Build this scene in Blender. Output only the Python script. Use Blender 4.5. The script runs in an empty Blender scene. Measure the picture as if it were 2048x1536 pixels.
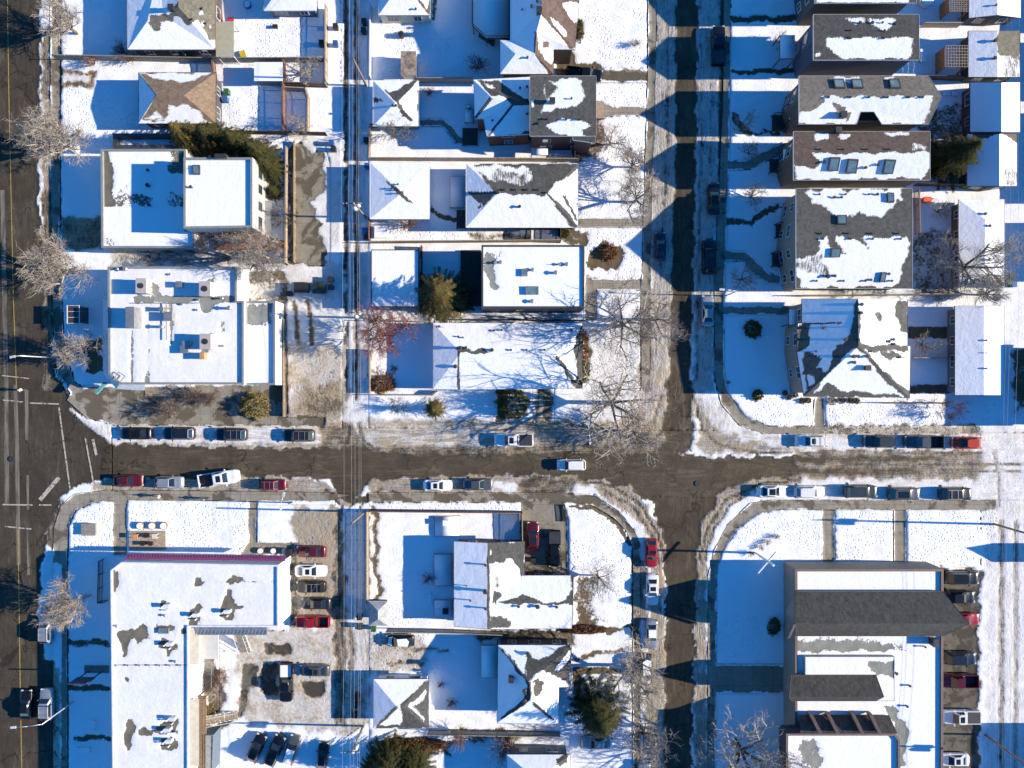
import bpy, bmesh, math, random
import numpy as np
from mathutils import Vector, Matrix
from mathutils.geometry import delaunay_2d_cdt, tessellate_polygon

SC = bpy.context.scene
COL = SC.collection
R = math.radians
# ------------------------------------------------------------------ camera
CAM_H = 106.0
K = 13.4                      # photograph pixels per metre at street level
cam_d = bpy.data.cameras.new('camera'); cam = bpy.data.objects.new('camera', cam_d); COL.objects.link(cam)
cam.location = (0, 0, CAM_H); cam.rotation_euler = (0, 0, 0)
cam_d.sensor_width = 36; cam_d.lens = 36*CAM_H/(2048/K); cam_d.clip_end = 2000; cam_d.clip_start = 1
SC.camera = cam
# ------------------------------------------------------------------ light
SUN_EL = 21.5
SUN_AZ = -1.4                 # degrees from +x towards +y (the sun stands at the right of the picture)
w = bpy.data.worlds.new('World'); SC.world = w; w.use_nodes = True
nt = w.node_tree; bg = nt.nodes['Background']
sky = nt.nodes.new('ShaderNodeTexSky'); sky.sky_type = 'NISHITA'; sky.sun_disc = False
sky.sun_elevation = R(SUN_EL); sky.sun_rotation = R(90-SUN_AZ)
sky.altitude = 1000; sky.air_density = 1.0; sky.dust_density = 0.0; sky.ozone_density = 6.0
hs = nt.nodes.new('ShaderNodeHueSaturation'); hs.inputs['Saturation'].default_value = 1.2
nt.links.new(sky.outputs[0], hs.inputs['Color']); nt.links.new(hs.outputs[0], bg.inputs[0]); bg.inputs[1].default_value = 0.115
sd = bpy.data.lights.new('sun', 'SUN'); sun = bpy.data.objects.new('sun', sd); COL.objects.link(sun)
sd.energy = 5.0; sd.angle = R(0.5); sd.color = (1.0, 0.87, 0.69)
sv = Vector((math.cos(R(SUN_EL))*math.cos(R(SUN_AZ)), math.cos(R(SUN_EL))*math.sin(R(SUN_AZ)), math.sin(R(SUN_EL))))
sun.rotation_euler = sv.to_track_quat('Z', 'Y').to_euler(); sun.location = (60, 0, 60)
SC.view_settings.view_transform = 'Standard'; SC.view_settings.look = 'None'
SC.view_settings.exposure = 0.92; SC.view_settings.gamma = 1
SC.render.engine = 'CYCLES'
SC.cycles.max_bounces = 5; SC.cycles.diffuse_bounces = 3; SC.cycles.glossy_bounces = 2
SC.cycles.transmission_bounces = 2; SC.cycles.caustics_reflective = False; SC.cycles.caustics_refractive = False

# ------------------------------------------------------------------ coordinates
def W(px, py, h=0.0):
    f = (1-h/CAM_H)/K
    return Vector(((px-1024)*f, (768-py)*f, h))
def toPX(P):
    """world points (N,3) -> photograph pixels (N,2)"""
    f = K/(1-P[:, 2]/CAM_H)
    return np.stack([P[:, 0]*f+1024, 768-P[:, 1]*f], 1)

# ------------------------------------------------------------------ objects
def prop(o, label=None, cat=None, group=None, kind=None):
    if label: o['label'] = label
    if cat: o['category'] = cat
    if group: o['group'] = group
    if kind: o['kind'] = kind
    return o
def thing(name, label, cat, loc=(0, 0, 0), group=None, rz=0):
    o = bpy.data.objects.new(name, None); COL.objects.link(o); o.location = loc; o.rotation_euler = (0, 0, rz)
    o.empty_display_size = 0.5
    return prop(o, label, cat, group)
def rootloc(o):
    v = Vector((0, 0, 0))
    while o is not None:
        v += o.location; o = o.parent
    return v
def mk(name, vs, fs, mats, parent=None, smooth=False, mi=None, local=False, mask=None, loc=None):
    me = bpy.data.meshes.new(name)
    if parent is not None and not local:
        rl = rootloc(parent)
        vs = [(v[0]-rl.x, v[1]-rl.y, v[2]-rl.z) for v in vs]
    elif loc is not None:
        vs = [(v[0]-loc[0], v[1]-loc[1], v[2]-loc[2]) for v in vs]
    me.from_pydata([tuple(v) for v in vs], [], [tuple(f) for f in fs])
    if not isinstance(mats, (list, tuple)): mats = [mats]
    for m in mats: me.materials.append(m)
    if mi is not None: me.polygons.foreach_set('material_index', mi)
    if smooth: me.polygons.foreach_set('use_smooth', [True]*len(me.polygons))
    if mask is not None:
        a = me.attributes.new('mask', 'FLOAT_COLOR', 'POINT')
        m4 = np.ones((len(mask), 4), np.float32); m4[:, :mask.shape[1]] = mask
        a.data.foreach_set('color', m4.ravel())
    me.update()
    o = bpy.data.objects.new(name, me); COL.objects.link(o)
    if parent is not None: o.parent = parent
    elif loc is not None: o.location = loc
    return o
def copy_tree(o, parent=None):
    c = o.copy(); COL.objects.link(c); c.parent = parent
    for k in list(o.children): copy_tree(k, c)
    return c

class MB:
    """collects boxes, tubes and prisms into one mesh"""
    def __init__(s): s.v = []; s.f = []; s.m = []
    def add(s, vs, fs, m=0):
        n = len(s.v); s.v += [tuple(v) for v in vs]; s.f += [tuple(i+n for i in f) for f in fs]; s.m += [m]*len(fs); return s
    def box(s, c, d, rz=0, m=0):
        cx, cy, cz = c; x, y, z = d[0]/2, d[1]/2, d[2]/2; ca, sa = math.cos(rz), math.sin(rz)
        vs = []
        for k in (-z, z):
            for (i, j) in ((-x, -y), (x, -y), (x, y), (-x, y)):
                vs.append((cx+i*ca-j*sa, cy+i*sa+j*ca, cz+k))
        return s.add(vs, [(3, 2, 1, 0), (4, 5, 6, 7), (0, 1, 5, 4), (1, 2, 6, 5), (2, 3, 7, 6), (3, 0, 4, 7)], m)
    def tube(s, a, b, r0, r1=None, n=8, m=0, cap=True):
        a = Vector(a); b = Vector(b); r1 = r0 if r1 is None else r1
        d = (b-a).normalized(); u = d.orthogonal().normalized(); w_ = d.cross(u)
        vs = []
        for (p, r) in ((a, r0), (b, r1)):
            for i in range(n):
                t = 2*math.pi*i/n; vs.append(p+u*math.cos(t)*r+w_*math.sin(t)*r)
        fs = [(i, (i+1) % n, n+(i+1) % n, n+i) for i in range(n)]
        if cap: fs += [tuple(range(n-1, -1, -1)), tuple(range(n, 2*n))]
        return s.add(vs, fs, m)
    def prism(s, poly, z0, z1, m=0):
        n = len(poly); vs = [(p[0], p[1], z0) for p in poly]+[(p[0], p[1], z1) for p in poly]
        ar = sum(poly[i][0]*poly[(i+1) % n][1]-poly[(i+1) % n][0]*poly[i][1] for i in range(n))
        fs = [(i, (i+1) % n, n+(i+1) % n, n+i) for i in range(n)]+[tuple(range(n-1, -1, -1)), tuple(range(n, 2*n))]
        if ar < 0: fs = [f[::-1] for f in fs]
        return s.add(vs, fs, m)
    def build(s, name, mats, parent=None, smooth=False, local=False, loc=None):
        return mk(name, s.v, s.f, mats, parent, smooth, s.m if isinstance(mats, (list, tuple)) and len(mats) > 1 else None, local, None, loc)

# ------------------------------------------------------------------ materials
MATS = {}
class NB:
    def __init__(s, name):
        s.mat = bpy.data.materials.new(name); s.mat.use_nodes = True; s.t = s.mat.node_tree
        s.b = s.t.nodes['Principled BSDF']; s.geo = s.t.nodes.new('ShaderNodeNewGeometry')
    def n(s, t, **kw):
        x = s.t.nodes.new(t)
        for k, v in kw.items(): setattr(x, k, v)
        return x
    def L(s, a, b): s.t.links.new(a, b)
    def val(s, sock, v):
        if isinstance(v, (int, float)): sock.default_value = v
        elif isinstance(v, tuple): sock.default_value = (*v, 1) if len(v) == 3 else v
        else: s.L(v, sock)
    def m(s, op, a, b=0.0, c=None, clamp=False):
        x = s.n('ShaderNodeMath', operation=op, use_clamp=clamp); s.val(x.inputs[0], a); s.val(x.inputs[1], b)
        if c is not None: s.val(x.inputs[2], c)
        return x.outputs[0]
    def vec(s, scale=(1, 1, 1), obj=False, rot=0.0):
        mp = s.n('ShaderNodeMapping'); mp.inputs['Scale'].default_value = scale; mp.inputs['Rotation'].default_value = (0, 0, rot)
        if obj:
            tc = s.n('ShaderNodeTexCoord'); s.L(tc.outputs['Object'], mp.inputs[0])
        else: s.L(s.geo.outputs['Position'], mp.inputs[0])
        return mp.outputs[0]
    def noise(s, scale, detail=4, rough=0.6, v=None, dist=0.0):
        x = s.n('ShaderNodeTexNoise'); x.inputs['Scale'].default_value = scale; x.inputs['Detail'].default_value = detail
        x.inputs['Roughness'].default_value = rough; x.inputs['Distortion'].default_value = dist
        s.L(v if v is not None else s.vec(), x.inputs['Vector']); return x.outputs['Fac']
    def ss(s, x, a, b):
        r = s.n('ShaderNodeMapRange', interpolation_type='SMOOTHSTEP'); s.val(r.inputs[0], x); r.inputs[1].default_value = a; r.inputs[2].default_value = b
        return r.outputs[0]
    def mix(s, f, a, b):
        x = s.n('ShaderNodeMix', data_type='RGBA'); s.val(x.inputs[0], f); s.val(x.inputs[6], a); s.val(x.inputs[7], b); return x.outputs[2]
    def bump(s, h, strength=0.3, dist=0.05, prev=None):
        x = s.n('ShaderNodeBump'); s.val(x.inputs['Strength'], strength); x.inputs['Distance'].default_value = dist; s.L(h, x.inputs['Height'])
        if prev is not None: s.L(prev, x.inputs['Normal'])
        return x.outputs[0]

def P(name, col, rough=0.7, metal=0.0, var=0.15, scale=1.5, coat=0.0, spec=0.5):
    if name in MATS: return MATS[name]
    b = NB(name)
    n1 = b.noise(scale, 5)
    lo = tuple(c*(1-var) for c in col); hi = tuple(min(1, c*(1+var)) for c in col)
    b.L(b.mix(b.ss(n1, .3, .7), lo, hi), b.b.inputs['Base Color'])
    b.b.inputs['Roughness'].default_value = rough; b.b.inputs['Metallic'].default_value = metal
    b.b.inputs['Coat Weight'].default_value = coat; b.b.inputs['Specular IOR Level'].default_value = spec
    MATS[name] = b.mat; return b.mat
SNOW = (0.86, 0.885, 0.92)

def snow_surface(name, c1, c2, nscale=1.0, track=None, dirt=(0.37, 0.30, 0.21), amp=1.0, rough=0.85, joints=None, uscale=1.5, shingle=None, wet=None, soft=.10):
    """a surface whose snow cover follows the mesh attribute 'mask' (r snow, g dirt, b trampled)"""
    if name in MATS: return MATS[name]
    b = NB(name)
    at = b.n('ShaderNodeAttribute', attribute_name='mask'); sp = b.n('ShaderNodeSeparateColor'); b.L(at.outputs['Color'], sp.inputs[0])
    s, d, f = sp.outputs[0], sp.outputs[1], sp.outputs[2]
    n1 = b.noise(0.55*nscale, 7, .62); n2 = b.noise(3.2*nscale, 4, .65)
    nz = b.m('ADD', b.m('MULTIPLY', b.m('SUBTRACT', n1, .5), 1.3), b.m('MULTIPLY', b.m('SUBTRACT', n2, .5), 1.1))
    if track is not None:
        sc = (0.30, 1.7, 1) if track == 'x' else (1.7, 0.30, 1)
        n3 = b.noise(1.0, 6, .62, b.vec(sc), .8); sc2 = (0.25, 6, 1) if track == 'x' else (6, 0.25, 1)
        n4 = b.noise(1.0, 3, .6, b.vec(sc2), .4)
        nz = b.m('ADD', b.m('ADD', b.m('MULTIPLY', b.m('SUBTRACT', n1, .5), 1.1), b.m('MULTIPLY', b.m('SUBTRACT', n2, .5), .55)), b.m('ADD', b.m('MULTIPLY', b.m('SUBTRACT', n3, .5), 1.2), b.m('MULTIPLY', b.m('SUBTRACT', n4, .5), .4)))
    if shingle is not None:
        wv = b.n('ShaderNodeTexWave', wave_type='BANDS', bands_direction='Y' if shingle == 'x' else 'X'); wv.inputs['Scale'].default_value = 2.1
        wv.inputs['Distortion'].default_value = 0.6; wv.inputs['Detail'].default_value = 1; b.L(b.vec(), wv.inputs['Vector'])
        cb = b.noise(1.0, 3, .6, b.vec((6.5, .8, 1) if shingle == 'x' else (.8, 6.5, 1)), .2)
        nz = b.m('ADD', b.m('MULTIPLY', nz, .65), b.m('ADD', b.m('MULTIPLY', b.m('SUBTRACT', wv.outputs['Fac'], .5), .35), b.m('MULTIPLY', b.m('SUBTRACT', cb, .5), 1.5)))
    # patchy only where the cover is partial
    edge = b.m('MULTIPLY', b.m('MULTIPLY', s, b.m('SUBTRACT', 1.0, s)), 4.0*amp)
    val = b.m('ADD', s, b.m('MULTIPLY', nz, edge))
    fac = b.ss(val, .16, .84) if track is not None else b.ss(val, .5-soft, .5+soft)
    u = b.mix(b.ss(b.noise(uscale, 6, .65), .3, .7), c1, c2)
    if shingle is not None:
        vo = b.n('ShaderNodeTexWhiteNoise', noise_dimensions='3D'); sn = b.n('ShaderNodeVectorMath', operation='SNAP'); b.L(b.vec(), sn.inputs[0]); sn.inputs[1].default_value = (.3, .3, 50)
        b.L(sn.outputs[0], vo.inputs['Vector'])
        u = b.mix(b.m('MULTIPLY', vo.outputs['Value'], .45), u, tuple(c*1.7 for c in c2))
        u = b.mix(b.m('MULTIPLY', wv.outputs['Fac'], .18), u, tuple(c*.4 for c in c1))
    if track is not None:
        u = b.mix(b.m('MULTIPLY', b.ss(n3, .45, .7), .35), u, tuple(min(1, c*1.6) for c in c2))
        u = b.mix(b.m('MULTIPLY', b.ss(n4, .5, .75), .4), u, tuple(min(1, c*1.8) for c in c2)); u = b.mix(b.m('MULTIPLY', b.ss(b.noise(.5, 6, .7, b.vec((.25, 1.3, 1) if track == 'x' else (1.3, .25, 1)), 1.5), .52, .68), .6), u, tuple(min(1, c*2.1) for c in c2)); u = b.mix(b.m('MULTIPLY', b.ss(b.noise(.16, 4, .7), .42, .62), .45), u, tuple(c*.62 for c in c1)); u = b.mix(b.m('MULTIPLY', b.ss(b.noise(14, 2), .55, .75), .5), u, tuple(min(1, c*2.0) for c in c2))
        ck = b.n('ShaderNodeTexVoronoi', feature='DISTANCE_TO_EDGE'); ck.inputs['Scale'].default_value = .11; nn = b.n('ShaderNodeTexNoise'); nn.inputs['Scale'].default_value = .5; nn.inputs['Detail'].default_value = 4; b.L(b.vec(), nn.inputs['Vector']); av = b.n('ShaderNodeVectorMath', operation='MULTIPLY_ADD'); b.L(nn.outputs['Color'], av.inputs[0]); av.inputs[1].default_value = (5, 5, 0); b.L(b.vec(), av.inputs[2]); b.L(av.outputs[0], ck.inputs['Vector'])
        u = b.mix(b.m('MULTIPLY', b.ss(ck.outputs['Distance'], .012, .004), .7), u, tuple(c*.35 for c in c1))
    if joints is not None:
        br = b.n('ShaderNodeTexBrick'); br.offset = 0; br.inputs['Scale'].default_value = 1; br.inputs['Brick Width'].default_value = joints; br.inputs['Row Height'].default_value = joints
        br.inputs['Mortar Size'].default_value = .03; br.inputs['Color1'].default_value = (1, 1, 1, 1); br.inputs['Color2'].default_value = (.82, .82, .82, 1); br.inputs['Mortar'].default_value = (.45, .45, .45, 1)
        b.L(b.vec(), br.inputs['Vector'])
        mm = b.n('ShaderNodeMix', data_type='RGBA', blend_type='MULTIPLY'); mm.inputs[0].default_value = .8; b.L(u, mm.inputs[6]); b.L(br.outputs[0], mm.inputs[7]); u = mm.outputs[2]
    if wet is not None:
        wn = b.noise(.33, 5, .6, None, .6)
        u = b.mix(b.m('MULTIPLY', b.ss(b.m('ADD', wn, b.m('MULTIPLY', d, .25)), .62, .69), .85), u, wet)
    dn = b.m('MULTIPLY', d, b.m('ADD', .58, b.m('MULTIPLY', b.m('ADD', b.ss(n1, .35, .65), b.ss(n2, .35, .65)), .65)), None, True)
    if track is not None: dn = b.m('MULTIPLY', dn, b.m('ADD', .45, b.ss(n3, .35, .65)), None, True)
    sc_ = b.mix(dn, SNOW, dirt)
    b.L(b.mix(fac, u, sc_), b.b.inputs['Base Color'])
    b.b.inputs['Roughness'].default_value = rough; b.b.inputs['Specular IOR Level'].default_value = .25
    # relief: soft drifts, grain, footprints, thickness of the cover
    vo = b.n('ShaderNodeTexVoronoi', feature='F1'); vo.inputs['Scale'].default_value = 2.1; vo.inputs['Randomness'].default_value = 1; b.L(b.vec((1, 1.25, 1)), vo.inputs['Vector'])
    cl = b.ss(b.noise(.22, 3), .36, .56)
    ft = b.m('MULTIPLY', b.m('MULTIPLY', b.ss(vo.outputs['Distance'], .34, .12), b.m('MULTIPLY', f, cl)), fac)
    h = b.m('ADD', b.m('MULTIPLY', n2, .12), b.m('MULTIPLY', n1, .35)); h = b.m('SUBTRACT', h, b.m('MULTIPLY', ft, .55))
    h = b.m('ADD', h, b.m('MULTIPLY', fac, .35)); h = b.m('ADD', h, b.m('MULTIPLY', b.noise(9, 3), .05))
    b.L(b.bump(h, .8, .26), b.b.inputs['Normal'])
    MATS[name] = b.mat; return b.mat

# ------------------------------------------------------------------ mask fields
def sdpoly(Q, poly):
    poly = np.asarray(poly, float); n = len(poly)
    d2 = np.full(len(Q), 1e18); ins = np.zeros(len(Q), bool)
    for i in range(n):
        a = poly[i]; b = poly[(i+1) % n]; e = b-a; wv = Q-a
        t = np.clip((wv@e)/max(e@e, 1e-9), 0, 1); df = wv-t[:, None]*e; d2 = np.minimum(d2, (df**2).sum(1))
        c = (a[1] > Q[:, 1]) != (b[1] > Q[:, 1])
        with np.errstate(divide='ignore', invalid='ignore'):
            xi = a[0]+(Q[:, 1]-a[1])*(b[0]-a[0])/(b[1]-a[1])
        ins ^= c & (Q[:, 0] < xi)
    return np.where(ins, 1, -1)*np.sqrt(d2)
def wob(Q, amp, s=0.05):
    x, y = Q[:, 0]*s, Q[:, 1]*s
    return Q+amp*np.stack([np.sin(1.7*y+1.3*np.sin(x*1.1))+.6*np.sin(4.1*y+2*x)+.35*np.sin(9.3*y-5*x), np.sin(1.9*x+1.1*np.sin(y*1.3)+1)+.6*np.sin(4.7*x-1.6*y+2)+.35*np.sin(8.7*x+6*y)], 1)
def field(Q, ops, base=(1, 0, .2)):
    """ops: (dict of channels, polygon px, feather px, wobble px)"""
    out = np.tile(np.asarray(base, float), (len(Q), 1))
    for op in ops:
        ch, poly = op[0], op[1]; fe = op[2] if len(op) > 2 else 5; wb = op[3] if len(op) > 3 else 0
        pa = np.asarray(poly, float); mg = fe+wb*2+2
        sel = (Q[:, 0] > pa[:, 0].min()-mg) & (Q[:, 0] < pa[:, 0].max()+mg) & (Q[:, 1] > pa[:, 1].min()-mg) & (Q[:, 1] < pa[:, 1].max()+mg)
        if not sel.any(): continue
        q = Q[sel]
        if wb: q = wob(q, wb)
        s_ = np.clip(sdpoly(q, poly)/fe+.5, 0, 1); s_ = s_*s_*(3-2*s_)
        for k, v in ch.items():
            i = 'sdf'.index(k); out[sel, i] = out[sel, i]*(1-s_)+v*s_
    return out
def rect(x0, y0, x1, y1): return [(x0, y0), (x1, y0), (x1, y1), (x0, y1)]
def seg(pts, wd):
    """a strip of width wd px round a polyline"""
    L, Rr = [], []
    for i, p in enumerate(pts):
        a = pts[max(i-1, 0)]; b = pts[min(i+1, len(pts)-1)]; dx, dy = b[0]-a[0], b[1]-a[1]; l = math.hypot(dx, dy) or 1
        nx, ny = -dy/l*wd/2, dx/l*wd/2; L.append((p[0]+nx, p[1]+ny)); Rr.append((p[0]-nx, p[1]-ny))
    return L+Rr[::-1]
def grid_cdt(poly, step, jit=0.12, extra=None):
    """poly: world xy list; returns 2d verts, tris"""
    pa = np.array(poly, float); lo, hi = pa.min(0), pa.max(0)
    bd = []
    n = len(poly)
    for i in range(n):
        a, b = pa[i], pa[(i+1) % n]; k = max(1, int(math.ceil(np.linalg.norm(b-a)/step)))
        for j in range(k): bd.append(a+(b-a)*j/k)
    bd = np.array(bd)
    gx, gy = np.meshgrid(np.arange(lo[0]+step/2, hi[0], step), np.arange(lo[1]+step/2, hi[1], step))
    g = np.stack([gx.ravel(), gy.ravel()], 1); rs = np.random.RandomState(5); g += rs.uniform(-jit, jit, g.shape)*step
    g = g[sdpoly(g, pa) > step*.35]
    if extra is not None: g = np.concatenate([g, extra])
    pts = [Vector(p) for p in np.concatenate([bd, g])]
    nb = len(bd)
    r = delaunay_2d_cdt(pts, [], [list(range(nb))], 1, 1e-5)
    return np.array([tuple(v) for v in r[0]]), r[2]
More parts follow.
